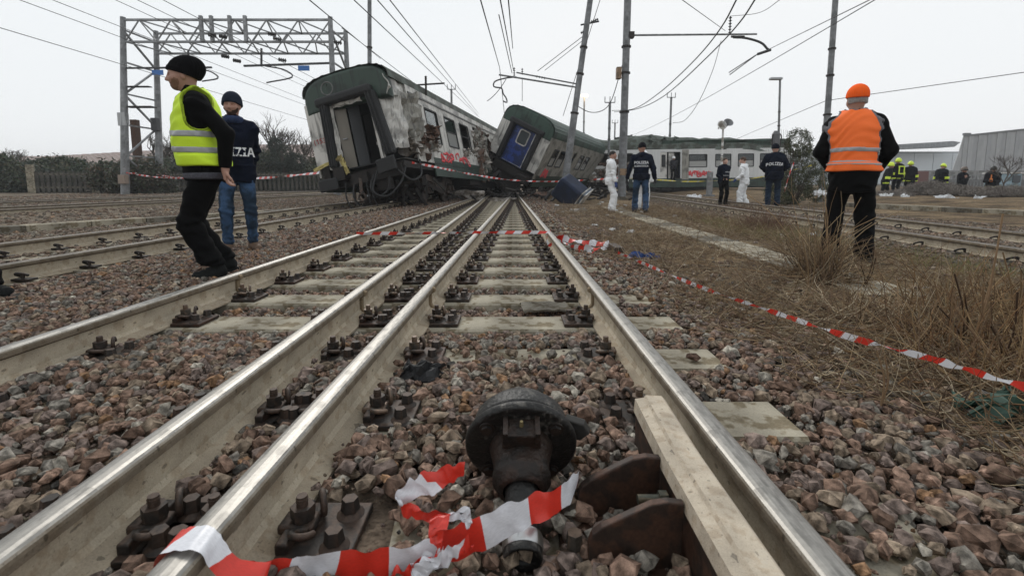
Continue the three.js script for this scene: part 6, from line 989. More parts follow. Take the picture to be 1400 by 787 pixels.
  for (const [x, y, z, lab] of [[834, 140, -34, 'thin mast with wires at its tip left of the central mast'], [918, 133, -42, 'far thin mast behind the roof of the long carriage'], [617, 122, -42, 'small forked mast showing above the tilted carriage roof'], [841, 168, -60, 'short distant pole just left of the central mast']]) {
    const p = atZ(x, y, z); const k = mast('distant_mast', lab, 'mast', [p[0], 0, z], p, 0.1, 0.09, m_.pole); const u = k.rel(p); mesh('fork', G([bar([u[0] - 0.35, u[1], 0], [u[0] + 0.35, u[1], 0], 0.06, 0.06), ...[-0.35, 0, 0.35].map((q) => bar([u[0] + q, u[1], 0], [u[0] + q, u[1] + 0.4, 0], 0.05, 0.05))]), m_.pole, k.o);
  }
  const fl = atZ(799, 131, -75); const fm = mast('flood_lamp_mast', 'distant lamp mast with a warm lit head above the heeled carriage', 'lamp mast', [fl[0], 0, -75], fl, 0.16, 0.12, m_.pole); const fr = fm.rel(fl);
  mesh('lamp', G([rbox(1.1, 0.35, 0.5, 0.1, fr[0], fr[1], 0.1)]), M([0.9, 0.8, 0.65], 0.5, 0, { emissive: new THREE.Color().setRGB(1, 0.72, 0.42), emissiveIntensity: 1.6 }), fm.o);
  const pl = new THREE.PointLight(new THREE.Color().setRGB(1, 0.72, 0.42), 20, 30); pl.position.set(fl[0], fl[1], -74.2); pl.castShadow = true; scene.add(pl);
  // insulator bar on top of carriage one
  const ib = atZ(590, 116, -17); const ir = thing('catenary_bracket', 'broken catenary bracket standing on the tilted carriage roof', 'bracket'); ir.position.set(...ib);
  mesh('bar', G([rod([-0.5, 0, 0], [0.45, 0.06, 0], 0.03, 0.03), rod([-0.2, -0.35, 0], [-0.2, 0.3, 0], 0.035, 0.035)]), m_.ironDark, ir); mesh('insulator', G(insul([-0.2, 0.05, 0], [-0.2, 0.3, 0], 4, 0.05)), m_.ironDark, ir);
}
{
  const wire = (pts, r, lab, grp, n) => solo('overhead_wire', G([tube(pts, r, n ?? Math.max(8, pts.length * 8), 5)]), m_.wire, lab, 'wire', grp);
  const along = (px, py, Y) => { const a = atY(px, py, Y); return [[a[0], Y, Math.min(-1, a[2] + 3)], [a[0] * 1.0, Y, -40], [a[0], Y, -110]]; };
  const two = (x0, y0, z0, x1, y1, z1, sag = 0) => { const a = atZ(x0, y0, z0), b = atZ(x1, y1, z1); const o = []; for (let i = 0; i <= 8; i++) { const t = i / 8; o.push([lerp(a[0], b[0], t), lerp(a[1], b[1], t) - sag * 4 * t * (1 - t), lerp(a[2], b[2], t)]); } return o; };
  const L1 = ['lowest wire entering at the left edge above the gantry leg', 'second wire from the left edge, crossing above the gantry top', 'third wire from the left corner crossing the top edge', 'left wire of the close pair crossing the gantry beam', 'right wire of the close pair crossing the gantry beam', 'wire crossing the top edge over the beanie of the yellow vest man'];
  [[0, 38, 5.3], [27, 0, 6.6], [72, 0, 6.9], [158, 0, 7.3], [188, 0, 6.9], [223, 0, 6.5]].forEach(([x, y, Y], i) => wire(along(x, y, Y), 0.012, L1[i], 'overhead wires over the left tracks'));
  const L2 = ['leftmost long wire right of the thin mast, ending behind the carriage', 'middle long wire right of the thin mast, ending behind the carriage', 'rightmost long wire right of the thin mast, ending behind the carriage', 'faint wire starting beside the right gantry leg', 'short wire between gantry and thin mast from the top edge'];
  [two(484, 0, -10, 655, 160, -48), two(516, 0, -10, 653, 157, -48), two(533, 0, -10, 655, 156, -48), two(467, 38, -14, 640, 170, -48), two(423, 0, -9, 520, 80, -26)].forEach((p, i) => wire(p, 0.012, L2[i], 'overhead wires above the tilted carriage'));
  const L3 = ['leftmost wire hanging from the top edge to the bent arm', 'middle wire from the top edge to the bent arm insulator', 'rightmost wire from the top edge above the bent arm', 'broken wire continuing down from the bent arm to the carriage roof', 'slanting wire crossing the bundle above the bent arm'];
  [two(657, 0, -9, 683, 92, -20), two(684, 0, -9, 702, 96, -20), two(695, 0, -9, 701, 66, -18), two(683, 92, -20, 690, 160, -22), two(682, 20, -12, 700, 100, -20)].forEach((p, i) => wire(p, 0.013, L3[i], 'overhead wires at the leaning mast'));
  wire(two(714, 106, -20, 714, 138, -20), 0.012, 'short wire hanging straight down from the bent arm', null); wire(two(692, 108, -20, 666, 138, -20, 0.1), 0.015, 'loose wire dangling left of the bent arm', null);
  wire(two(799, 48, -20, 735, 97, -20), 0.014, 'upper stay wire between leaning mast and its arm', null); wire(two(801, 52, -20, 745, 96, -20), 0.012, 'lower stay wire between leaning mast and its arm', null);
  wire(two(822, -5, -19, 770, 158, -21), 0.013, 'taut wire running down close along the leaning mast', null);
  wire([atZ(786, 143, -24), atZ(806, 153, -24), atZ(827, 149, -23), atZ(835, 139, -23), atZ(851, 89, -22)], 0.02, 'slack cable from the thin mast up to the central mast', null);
  wire([atZ(837, 151, -24), atZ(865, 149, -21), atZ(900, 128, -17), atZ(950, 82, -13), atZ(988, 35, -10), atZ(1010, -6, -8.5)], 0.015, 'left of two thick cables sweeping up from the central mast', null);
  wire([atZ(840, 153, -24), atZ(870, 149, -21), atZ(908, 131, -17), atZ(965, 80, -13), atZ(1012, 30, -10), atZ(1036, -6, -8.5)], 0.015, 'right of two thick cables sweeping up from the central mast', null);
  wire(two(861, 186, -60, 1201, -3, -12, 0.3), 0.013, 'straight overhead wire rising from the long carriage to the top right', null); wire(two(1050, 68, -21, 1195, -3, -12), 0.013, 'straight overhead wire from the steady arm to the top right', null);
  wire(two(928, -4, -14, 992, 42, -22), 0.012, 'thin wire slanting down to the insulator of the long arm', null); wire([atZ(998, 22, -22), atZ(1035, 18, -20), atZ(1072, -4, -16)], 0.012, 'thin bent wire from the insulator to the top edge', null);
  wire([atZ(986, 56, -22), atZ(975, 95, -22), atZ(955, 140, -23), atZ(938, 163, -24), atZ(920, 168, -26)], 0.013, 'slack wire hanging from the long arm behind the loudspeakers', null);
  wire(two(1133, 137, -18.5, 1420, 96, -14), 0.012, 'single wire from the right mast to the right edge', null); wire(two(1002, 192, -45, 1131, 137, -18.5), 0.012, 'single wire from the right mast down to the far left', null);
  // background tape
  const far = (pts, w, lab, m = tapeM, turns = 8, len = 0.55) => { const o = thing('barrier_tape', lab, 'barrier tape'); mesh('strand', G([ribbon(twisted(pts, w, turns, 60), len, 160)]), m, o); };
  far([atZ(176, 237, -26.6), atZ(215, 242, -25), atZ(300, 244, -21), atZ(360, 243, -17.5), atZ(436, 236, -14)], 0.085, 'red and white tape from the gantry leg to the tilted carriage');
  far([atZ(172, 236, -26.6), atZ(205, 238, -28.6), atZ(250, 243, -25), atZ(330, 244, -20)], 0.08, 'second red and white tape strung across the gantry legs');
  far([atZ(563, 222, -13.6), atZ(600, 229, -15), atZ(650, 239, -18), atZ(700, 246, -20), atZ(750, 248, -20.5), atZ(800, 246, -21.5), atZ(846, 243, -22)], 0.075, 'red and white tape from the tilted carriage to the central mast', tapeM, 10, 0.35);
  far([atZ(854, 243, -22), atZ(905, 246, -24), atZ(945, 248, -26), atZ(1000, 246, -24), atZ(1060, 238, -18), atZ(1110, 226, -16.6)], 0.06, 'yellowish tape strung before the long carriage', tapeY, 5);
  far([atZ(1073, 262, -15.5), atZ(1079, 240, -15.5), atZ(1086, 222, -15.5)], 0.09, 'short red and white tape end hanging upright at the green bush', tapeM, 2, 0.3);
}
// ---------- buildings ----------
{
  const hall = thing('long_hall', 'long low hall with pinkish roof behind the hedge on the left', 'building'); const z = -85;
  const a = atZ(-40, 208, z), b = atZ(240, 192, z), w = b[0] - a[0];
  mesh('wall', G([box(w + 40, 3.2, 20, (a[0] + b[0]) / 2 + 10, 1.6, z - 12)]), M([0.36, 0.3, 0.28], 0.9, 0, { map: tStreak }), hall);
  const pan = G([box(2.0, 0.08, 14.6, 0, 0, 0)]), rm = [M([0.42, 0.33, 0.31], 0.85, 0, { map: tDirt }), M([0.4, 0.325, 0.305], 0.85, 0, { map: tDirt })];
  let k = 0; for (let x = a[0] - 4; x < b[0] + 24; x += 2.03) { const m = mesh('panel', pan, rm[k++ % 2], hall); const top = lerp(a[1], b[1], clamp((x - a[0]) / w, 0, 1.2)); m.position.set(x, (3.1 + top) / 2, z - 7); m.rotation.x = Math.atan2(top - 3.1, 14) ; }
  const hg = thing('grey_hangar', 'tall grey corrugated hangar wall at the right edge', 'building'); const hz = -62, p0 = atZ(1318, 186, hz), p1 = atZ(1460, 171, hz), bt = 0.3;
  const cl = [M([0.4, 0.405, 0.41], 0.75, 0, { map: tFaint }), M([0.43, 0.435, 0.44], 0.75, 0, { map: tFaint }), M([0.37, 0.375, 0.385], 0.75, 0, { map: tFaint })];
  const nP = 22; for (let i = 0; i < nP; i++) { const x0 = lerp(p0[0], p1[0], i / nP), x1 = lerp(p0[0], p1[0], (i + 1) / nP), t0 = lerp(p0[1], p1[1], i / nP), t1 = lerp(p0[1], p1[1], (i + 1) / nP); mesh('panel', G([extr([[x0 + 0.02, bt], [x1 - 0.02, bt], [x1 - 0.02, t1], [x0 + 0.02, t0]], 0.12 + 0.06 * (i % 2)).translate(0, 0, hz)]), cl[i % 3], hg); }
  mesh('side_wall', G([extr([[p0[0] - 1.5, bt], [p0[0], bt], [p0[0], p0[1]], [p0[0] - 0.35, p0[1] - 1.8], [p0[0] - 0.8, p0[1] - 3.6]], 0.1).translate(0, 0, hz - 0.05)]), cl[1], hg);
  mesh('roof_edge', G([bar([p0[0], p0[1] + 0.05, hz + 0.1], [p1[0], p1[1] + 0.05, hz + 0.1], 0.3, 0.2), rbox(0.8, 0.3, 0.4, 0.05, p0[0] + 0.4, p0[1] + 0.25, hz)]), M([0.16, 0.165, 0.17], 0.7), hg);
  const pb = thing('pale_hall', 'pale hazy hall with flat roof band behind the firefighters', 'building'); const q0 = atZ(1120, 206, -88), q1 = atZ(1330, 198, -88);
  mesh('wall', G([box(q1[0] - q0[0], q0[1] - 0.3, 10, (q0[0] + q1[0]) / 2, q0[1] / 2, -93)]), M([0.62, 0.66, 0.69], 0.8, 0, { map: tMottle }), pb);
  mesh('roof_band', G([extr([[atZ(1160, 203, -87)[0], q0[1] - 0.2], [atZ(1292, 198, -87)[0], q0[1] + 0.5], [atZ(1300, 194, -87)[0], q0[1] + 1.3], [atZ(1290, 192, -87)[0], q0[1] + 1.5], [atZ(1160, 199, -87)[0], q0[1] + 0.5]], 3).translate(0, 0, -88)]), M([0.45, 0.47, 0.49], 0.8, 0, { map: tMottle }), pb);
  for (let i = 0; i < 8; i++) mesh('panel', G([box((q1[0] - q0[0]) / 8 - 0.1, q0[1] - 0.8, 0.1, lerp(q0[0], q1[0], (i + 0.5) / 8), q0[1] / 2, -87.9)]), i % 2 ? M([0.64, 0.68, 0.71], 0.8) : M([0.6, 0.64, 0.67], 0.8), pb);
  const lw = thing('low_annexe', 'low grey annexe with dark plinth below the hangar', 'building'); const l0 = atZ(1255, 233, -52), l1 = atZ(1420, 232, -52);
  mesh('wall', G([box(l1[0] - l0[0], 1.9, 3, (l0[0] + l1[0]) / 2, 1.1, -54)]), M([0.3, 0.31, 0.32], 0.8, 0, { map: tStreak }), lw); mesh('plinth', G([box(l1[0] - l0[0] + 0.2, 0.9, 0.2, (l0[0] + l1[0]) / 2, 0.6, -52.4)]), M([0.1, 0.1, 0.1], 0.8), lw);
  const rl = []; for (let i = 0; i < 26; i++) rl.push(box(0.05, 1.2, 0.05, atZ(1255, 240, -48)[0] + i * 0.32, 0.9, -48)); rl.push(box(8.2, 0.06, 0.06, atZ(1255, 240, -48)[0] + 4, 1.5, -48), box(8.2, 0.06, 0.06, atZ(1255, 240, -48)[0] + 4, 0.9, -48)); solo('railing', G(rl), m_.pole, 'thin grey railing behind the lone firefighter', 'railing');
  const cb = thing('site_cabin', 'small pale blue cabin with dark window right of the last firefighter', 'cabin'), cp = atZ(1383, 252, -27); mesh('wall', G([rbox(1.15, 0.9, 1.0, 0.04, cp[0], 0.85, -27.5)]), M([0.3, 0.42, 0.5], 0.6, 0, { map: tDirt }), cb); mesh('window', G([box(0.42, 0.4, 0.06, cp[0] + 0.25, 1.0, -26.98)]), M([0.05, 0.06, 0.07], 0.2), cb); mesh('roof', G([box(1.3, 0.06, 1.15, cp[0], 1.33, -27.5)]), m_.white, cb);
  solo('brown_cabinet', G([rbox(0.7, 1.2, 0.5, 0.03, 0, 0.6, 0)]), M([0.16, 0.09, 0.085], 0.8), 'reddish brown cabinet behind the right one of three firefighters', 'cabinet').position.set(atZ(1257, 245, -28)[0], 0.25, -28);
}
// ---------- plants ----------
const leafClump = (() => { const r = Rng(3), pos = []; for (let i = 0; i < 16; i++) { const c = V(r() - 0.5, r() - 0.5, r() - 0.5).multiplyScalar(1.5), a = V(r() - 0.5, r() - 0.5, r() - 0.5).normalize().multiplyScalar(0.28), b = V(r() - 0.5, r() - 0.5, r() - 0.5).cross(a).normalize().multiplyScalar(0.11); const P = [c.clone().sub(a), c.clone().add(b), c.clone().add(a), c.clone().sub(b)]; for (const k of [0, 1, 2, 0, 2, 3]) pos.push(P[k].x, P[k].y, P[k].z); } const g = new THREE.BufferGeometry(); g.setAttribute('position', new THREE.Float32BufferAttribute(pos, 3)); g.computeVertexNormals(); return G([g]); })();
const leafM = () => new THREE.MeshPhysicalMaterial({ color: 0xffffff, roughness: 0.8, transmission: 0.25, thickness: 0 });
function foliage(par, name, n, at, size, cols, seed) {
  const r = Rng(seed), im = new THREE.InstancedMesh(leafClump, leafM(), n), m = new THREE.Matrix4(), q = new THREE.Quaternion(), c = new THREE.Color(); im.name = name; im.userData.kind = 'stuff'; im.castShadow = im.receiveShadow = true;
  for (let i = 0; i < n; i++) { const p = at(r), s = size * (0.6 + 0.8 * r()); q.setFromEuler(new THREE.Euler(r() * 6, r() * 6, r() * 6)); m.compose(V(...p), q, V(s, s, s)); im.setMatrixAt(i, m); const a = cols[Math.floor(r() * cols.length)], k = 0.7 + 0.6 * r(); im.setColorAt(i, c.setRGB(a[0] * k, a[1] * k, a[2] * k)); }
  par.add(im); return im;
}
const blobs = (list) => (r) => { const b = list[Math.floor(r() * list.length)]; let p; do p = [r() * 2 - 1, r() * 2 - 1, r() * 2 - 1]; while (p[0] ** 2 + p[1] ** 2 + p[2] ** 2 > 1); const L = Math.hypot(...p), k = Math.pow(L, 0.4) / (L || 1); return [b[0] + p[0] * k * b[3], b[1] + p[1] * k * b[4], b[2] + p[2] * k * (b[5] ?? b[3])]; };
function branches(seed, h, spread, depth = 6, r0 = 0.12) {
  const r = Rng(seed), out = [];
  const go = (p, d, L, rad, k) => { const e = p.clone().addScaledVector(d, L); const md = p.clone().lerp(e, 0.5).add(V((r() - 0.5) * L * 0.12, 0, (r() - 0.5) * L * 0.12)); const s = k > 3 ? 6 : k > 1 ? 4 : 3; out.push(rod(p.toArray(), md.toArray(), rad, rad * 0.88, s), rod(md.toArray(), e.toArray(), rad * 0.88, rad * 0.75, s)); if (k <= 0) return; const n = k > 3 ? 3 : 2 + (r() < 0.5 ? 1 : 0); for (let i = 0; i < n; i++) { const nd = d.clone().add(V((r() - 0.5) * spread, 0.25 * r(), (r() - 0.5) * spread)).normalize(); go(i ? md.clone().lerp(e, r()) : e, nd, L * (0.62 + 0.25 * r()), rad * (0.62 + 0.12 * r()), k - 1); } };
  go(V(0, 0, 0), V(0.05, 1, 0).normalize(), h * 0.26, r0, depth); return G(out);
}
const barkM = M([0.085, 0.07, 0.06], 0.9);
{
  const greens = [[0.042, 0.06, 0.028], [0.062, 0.074, 0.036], [0.034, 0.048, 0.034], [0.085, 0.078, 0.042]], browns = [[0.09, 0.06, 0.035], [0.07, 0.055, 0.032], [0.05, 0.05, 0.03]];
  const spec = [['dark evergreen hedge at the far left edge beside the concrete fence post', -32.5, -31, 3.2, 2.2, greens, 900], ['dark green hedge above the left end of the fence slats', -28.5, -32.5, 3.2, 2.2, greens, 900], ['olive hedge in the middle behind the fence slats', -27, -35.5, 3, 2.2, greens, 900], ['brownish overgrown bush left of the gantry leg', -23.4, -29.5, 1.6, 1.75, [...browns, ...greens], 900], ['tall green hedge rising behind the gantry legs', -24.5, -38, 3.2, 2.9, greens, 1000], ['dark hedge behind the yellow vest man', -19.5, -40, 4.2, 3.0, greens, 1100], ['brownish thicket between police man and tilted carriage', -15, -42, 3.6, 2.6, [...browns, ...greens], 1000]];
  spec.forEach(([lab, x, z, w, h, cols, n], i) => { const o = thing('hedge', lab, 'hedge'), r = Rng(50 + i), b = []; for (let k = 0; k < 9; k++) b.push([x + (r() - 0.5) * 2 * w, h * (0.25 + 0.55 * r()), z + (r() - 0.5) * 2, w * 0.45, h * 0.36, 1.1]); foliage(o, 'foliage', Math.round(n * 2.6), blobs(b), 0.42, cols, 200 + i); const st = []; for (let k = 0; k < 10; k++) { const sx = x + (r() - 0.5) * 2 * w; st.push(rod([sx, 0, z], [sx + (r() - 0.5) * 0.8, h * (0.9 + 0.35 * r()), z + (r() - 0.5)], 0.03, 0.008, 4)); } mesh('stem', G(st), barkM, o); });
  m_.slat = M([0.13, 0.125, 0.12], 0.9, 0, { map: tConc });
  // fence of concrete slats
  const f = thing('concrete_fence', 'concrete fence of upright slats in front of the hedge on the left', 'fence'), slat = G([box(0.16, 1.35, 0.08, 0, 0.68, 0)]), post = G([box(0.34, 1.75, 0.3, 0, 0.87, 0)]);
  const A = [-28.7, 0.1, -28.5], B = [-21.0, 0.1, -33.5], N = 38; for (let i = 0; i <= N; i++) { const t = i / N, p = [0, 1, 2].map((k) => lerp(A[k], B[k], t)); const m = mesh(i % 12 === 0 ? 'post' : 'slat', i % 12 === 0 ? post : slat, i % 12 === 0 ? m_.conc : m_.slat, f); m.position.set(...p); m.rotation.y = 0.57; }
  mesh('rail', G([bar([A[0], 1.3, A[2]], [B[0], 1.3, B[2]], 0.08, 0.1), bar([A[0], 0.5, A[2]], [B[0], 0.5, B[2]], 0.08, 0.1)]), m_.concDark, f);
  const f2 = thing('slat_fence', 'grey slat fence behind the gantry legs', 'fence'); for (let i = 0; i < 30; i++) mesh('slat', slat, m_.slat, f2).position.set(-22 + i * 0.3, 0.15, -34.2 - i * 0.06); mesh('rail', G([bar([-22, 1.35, -34.2], [-13, 1.35, -36], 0.08, 0.1)]), m_.concDark, f2);
  // bare trees
  const tr = [[372, -44, 7.6, 11, 'bare leafless tree spreading above the thicket beside the carriage'], [412, -46, 7.2, 12, 'bare thin tree close against the left side of the tilted carriage'], [335, -48, 6.2, 13, 'bare tree rising behind the head of the police man'], [5, -52, 5.8, 14, 'bare twiggy tree at the far left edge'], [235, -50, 6.0, 15, 'bare tree behind the man in the yellow vest'], [215, -38, 5.6, 18, 'thin bare tree right of the gantry legs']];
  for (const [px, z, h, seed, lab] of tr) { const o = thing('bare_tree', lab, 'tree'), x = atZ(px, 248, z)[0]; o.position.set(x, 0, z); mesh('branches', branches(seed, h, 1.25, 6, 0.13), barkM, o); }
  const iv = thing('ivy_tree', 'dark ivy covered tree beside the tilted carriage', 'tree'), ix = atZ(392, 248, -38)[0]; iv.position.set(ix, 0, -38); mesh('trunk', G([rod([0, 0, 0], [-0.3, 3.2, 0], 0.2, 0.12), rod([-0.2, 2.4, 0], [-1.4, 5.0, 0], 0.09, 0.05), rod([0, 2.0, 0], [1.0, 4.2, 0], 0.08, 0.04)]), barkM, iv); foliage(iv, 'foliage', 900, blobs([[0, 1.4, 0, 1.1, 1.3], [-0.2, 2.8, 0, 0.9, 0.9], [-0.8, 3.7, 0, 0.5, 0.6], [0.7, 2.4, 0, 0.7, 0.7], [0.2, 0.6, 0, 1.4, 0.7]]), 0.2, [[0.022, 0.034, 0.022], [0.03, 0.04, 0.025]], 66);
  const pt = thing('brick_chimney', 'rough brown upright post behind the gantry legs', 'post'); pt.position.set(atZ(191, 250, -36)[0], 0, -36); mesh('shaft', G([box(0.42, 5.4, 0.42, 0, 2.7, 0)]), M([0.14, 0.1, 0.08], 0.95, 0, { map: tRust }), pt);
  // green bush on the right
  const bu = thing('green_bush', 'loose green bush with yellowish sprays left of the orange vest man', 'bush'), bx = 9.9; foliage(bu, 'foliage', 1500, blobs([[bx, 0.7, -17.2, 0.75, 0.7], [bx + 0.2, 1.5, -17.2, 0.7, 0.75], [bx + 0.3, 2.2, -17.2, 0.45, 0.5], [bx + 0.7, 1.2, -17.4, 0.6, 0.9], [bx - 0.4, 0.5, -17, 0.5, 0.5], [bx + 1.2, 0.7, -17.4, 0.5, 0.6]]), 0.1, [[0.045, 0.06, 0.02], [0.03, 0.045, 0.018], [0.085, 0.085, 0.03], [0.06, 0.065, 0.025]], 88);
  { const r = Rng(4), st = []; for (let k = 0; k < 60; k++) { const a = r() * 6.3, e = [bx + 0.2 + Math.cos(a) * (0.3 + 0.7 * r()), 0.9 + 1.9 * r(), -17.2 + Math.sin(a) * 0.6]; st.push(rod([bx + 0.2 + (r() - 0.5) * 0.3, 0, -17.2], e, 0.012, 0.004, 4)); } mesh('stem', G(st), barkM, bu); }
  // grey shrubs of the mound
  const sh = [['large grey dry shrub mound below the lone firefighter', 1275, -20.2, 1.35, 0.62, 2600], ['grey dry shrub at the middle of the mound, below the brown helmet', 1310, -19.4, 1.4, 0.42, 2000], ['grey dry shrub towards the right edge below the last firefighter', 1375, -18.2, 1.5, 0.42, 2000], ['low grey shrub at the feet of the three firefighters', 1222, -19.6, 0.5, 0.22, 500]];
  const mound = bedY(18, -20);
  for (const [i, [lab, px, z, w, h, n]] of sh.entries()) { const o = thing('dry_shrub', lab, 'shrub'), x = atZ(px, 262, z)[0], r = Rng(400 + i), st = []; for (let k = 0; k < n; k++) { const a = r() * 6.3, q = Math.sqrt(r()), p = [x + Math.cos(a) * q * w, bedY(x, z) + h * (1 - q * q * 0.75) * (0.25 + 0.75 * r()), z + Math.sin(a) * q * 0.9], d = [(r() - 0.5) * 0.35, 0.12 * r(), (r() - 0.5) * 0.35]; st.push(rod(p, add3(p, d), 0.012, 0.004, 3)); } mesh('twigs', G(st), M([0.2, 0.175, 0.155], 0.95), o); foliage(o, 'foliage', Math.round(n * 0.4), (rr) => { const a = rr() * 6.3, q = Math.sqrt(rr()); return [x + Math.cos(a) * q * w, bedY(x, z) + h * (1 - q * q * 0.75) * (0.1 + 0.85 * rr()), z + Math.sin(a) * q * 0.9]; }, 0.09, [[0.17, 0.15, 0.13], [0.1, 0.085, 0.075], [0.21, 0.19, 0.165]], 500 + i); }
  { const o = thing('bare_shrub', 'bare twiggy shrub beside the last firefighter', 'shrub'); o.position.set(atZ(1372, 255, -21)[0], 0.2, -21); mesh('branches', branches(91, 2.3, 1.6, 6, 0.035), barkM, o); }
}
// ---------- straw, dry grass, litter ----------
function stalk(seed, bend) { const r = Rng(seed), p = []; for (let i = 0; i <= 5; i++) { const t = i / 5; p.push([bend * t * t + 0.03 * (r() - 0.5), t, 0.05 * (r() - 0.5)]); } const c = curve(p), g = new THREE.TubeGeometry(c, 6, 0.006, 3); const q = g.attributes.position; for (let i = 0; i < q.count; i++) { const t = Math.floor(i / 4) / 6, k = c.getPoint(clamp(t)), s = 1 - 0.75 * t; q.setXYZ(i, k.x + (q.getX(i) - k.x) * s, q.getY(i), k.z + (q.getZ(i) - k.z) * s); } return G([g]); }
const stalks = [stalk(1, 0.05), stalk(2, 0.3), stalk(3, 0.6), stalk(4, -0.15)];
const strawC = [[0.29, 0.21, 0.125], [0.22, 0.15, 0.09], [0.4, 0.33, 0.23], [0.15, 0.1, 0.062], [0.1, 0.066, 0.046], [0.25, 0.2, 0.13], [0.17, 0.115, 0.075]];
function scatter(par, name, n, fn, seed) {
  const r = Rng(seed), by = stalks.map(() => []); for (let i = 0; i < n; i++) { const s = fn(r); if (s) by[Math.floor(r() * 4)].push(s); }
  const m = new THREE.Matrix4(), q = new THREE.Quaternion(), q2 = new THREE.Quaternion(), c = new THREE.Color(), mt = M([1, 1, 1], 0.85);
  by.forEach((a, k) => { const im = new THREE.InstancedMesh(stalks[k], mt, a.length); im.name = name; im.castShadow = im.receiveShadow = true; a.forEach((s, i) => { q.setFromAxisAngle(V(Math.cos(s.dir), 0, Math.sin(s.dir)), s.tilt).multiply(q2.setFromAxisAngle(V(0, 1, 0), s.spin)); m.compose(V(...s.p), q, V(s.w ?? s.len, s.len, s.w ?? s.len)); im.setMatrixAt(i, m); const b = s.c ?? strawC[Math.floor(r() * strawC.length)], f = 0.7 + 0.6 * r(); im.setColorAt(i, c.setRGB(b[0] * f, b[1] * f, b[2] * f)); }); par.add(im); im.userData.kind = 'stuff'; });
}
{
  const st = thing('straw', 'dry trampled straw and stalks covering the soil right of the ballast', 'straw', null, 'stuff');
  scatter(st, 'stalks', 30000, (r) => { const d = 0.9 + 15 * Math.pow(r(), 1.7), u = Math.pow(r(), 1.1), x = edgeX(d) - 0.12 + u * (rightX(d, 0) - 0.9 - edgeX(d)), z = -d; const pn = noise(x * 1.3, z * 1.3, 5); if (r() < sst(0.62, 0.38, pn) * 0.85) return null; if (Math.abs(x - (2.75 + (d - 3.3) * 0.029)) < 0.24 && d > 3.3 && r() < 0.8) return null; return { p: [x, bedY(x, z) + 0.004 + 0.03 * r(), z], tilt: 1.36 + 0.24 * r(), dir: r() * 6.3, spin: r() * 6.3, len: (0.07 + 0.2 * r()) * (d > 6 ? 1.3 : 1), w: 0.28 + 0.4 * r() }; }, 21);
  scatter(st, 'stalks', 1500, (r) => { const d = 1.0 + 12 * Math.pow(r(), 1.6), x = edgeX(d) + 0.1 + r() * 4.5, z = -d; if (x > rightX(d, 0) - 0.6 || noise(x * 1.1, z * 1.1, 9) < 0.45) return null; return { p: [x, bedY(x, z) - 0.01, z], tilt: 0.15 + 0.9 * r(), dir: r() * 6.3, spin: r() * 6.3, len: 0.06 + 0.2 * r(), w: 0.3 }; }, 22);
  scatter(st, 'green_blades', 2600, (r) => { const d = 4 + 6 * r(), x = rightX(d, 0) - 1.9 + 1.3 * r(), z = -d; if (noise(x * 1.4, z * 0.9, 19) < 0.5) return null; return { p: [x, bedY(x, z) - 0.01, z], tilt: 0.2 + 0.9 * r(), dir: r() * 6.3, spin: r() * 6.3, len: 0.05 + 0.13 * r(), w: 0.35, c: r() < 0.5 ? [0.2, 0.18, 0.07] : [0.14, 0.15, 0.05] }; }, 23);
  const tuft = (name, lab, cat, x, z, n, rad, h, lean, seed, cols) => { const o = thing(name, lab, cat); o.position.set(x, bedY(x, z), z); scatter(o, 'stalks', n, (r) => { const a = r() * 6.3, q = rad * Math.sqrt(r()); const flop = r() < 0.3; return { p: [Math.cos(a) * q * (flop ? 1.8 : 1), flop ? 0.01 + 0.05 * r() : -0.01, Math.sin(a) * q * (flop ? 1.8 : 1)], tilt: flop ? 1.2 + 0.5 * r() : lean * (0.1 + 0.9 * r()), dir: (r() + r()) * 3.14 + 0.6, spin: r() * 6.3, len: h * (0.3 + 0.7 * r() * r()), w: 0.75, c: cols && cols[Math.floor(r() * cols.length)] }; }, seed); return o; };
  tuft('dry_grass_clump', 'dense brown dry grass clump in front of the orange vest man', 'dry grass', 2.5, -3.85, 420, 0.15, 0.6, 0.62, 31, [[0.2, 0.135, 0.08], [0.15, 0.1, 0.06], [0.27, 0.2, 0.12], [0.1, 0.07, 0.045]]);
  tuft('tall_dry_grass', 'tall thin dry stems reaching up before the legs of the orange vest man', 'dry grass', 2.56, -3.9, 70, 0.16, 1.15, 0.34, 32, [[0.27, 0.18, 0.1], [0.2, 0.13, 0.075], [0.33, 0.25, 0.15]]);
  tuft('dry_bush', 'round reddish brown dry bush near the right track', 'bush', 4.4, -8.3, 800, 0.3, 0.5, 1.1, 33, [[0.16, 0.095, 0.065], [0.12, 0.075, 0.055], [0.2, 0.13, 0.09]]);
  tuft('dry_bush', 'dark tangled dead bush at the right edge under the tape', 'bush', 2.25, -2.0, 620, 0.42, 0.42, 1.25, 34, [[0.19, 0.11, 0.055], [0.12, 0.07, 0.04], [0.28, 0.19, 0.1]]);
  tuft('dry_bush', 'second dead bush at the right edge behind the tall forked stalk', 'bush', 2.95, -2.7, 520, 0.45, 0.5, 1.1, 35, [[0.2, 0.12, 0.06], [0.13, 0.08, 0.045], [0.28, 0.2, 0.11]]);
  tuft('dry_bush', 'small low dead tuft between the two tall stalks', 'bush', 2.25, -2.75, 240, 0.3, 0.35, 1.0, 36);
  tuft('dry_bush', 'small dry tuft at the foot of the central mast path', 'bush', 4.2, -10.5, 300, 0.4, 0.3, 1.0, 37);
  tuft('dry_bush', 'low brown tuft beside the right track left of the police jacket', 'bush', 6.3, -13.4, 350, 0.45, 0.35, 1.0, 38, [[0.14, 0.085, 0.06], [0.18, 0.12, 0.08]]);
  m_.darkStem = M([0.07, 0.045, 0.03], 0.9); m_.paleStem = M([0.24, 0.165, 0.095], 0.9);
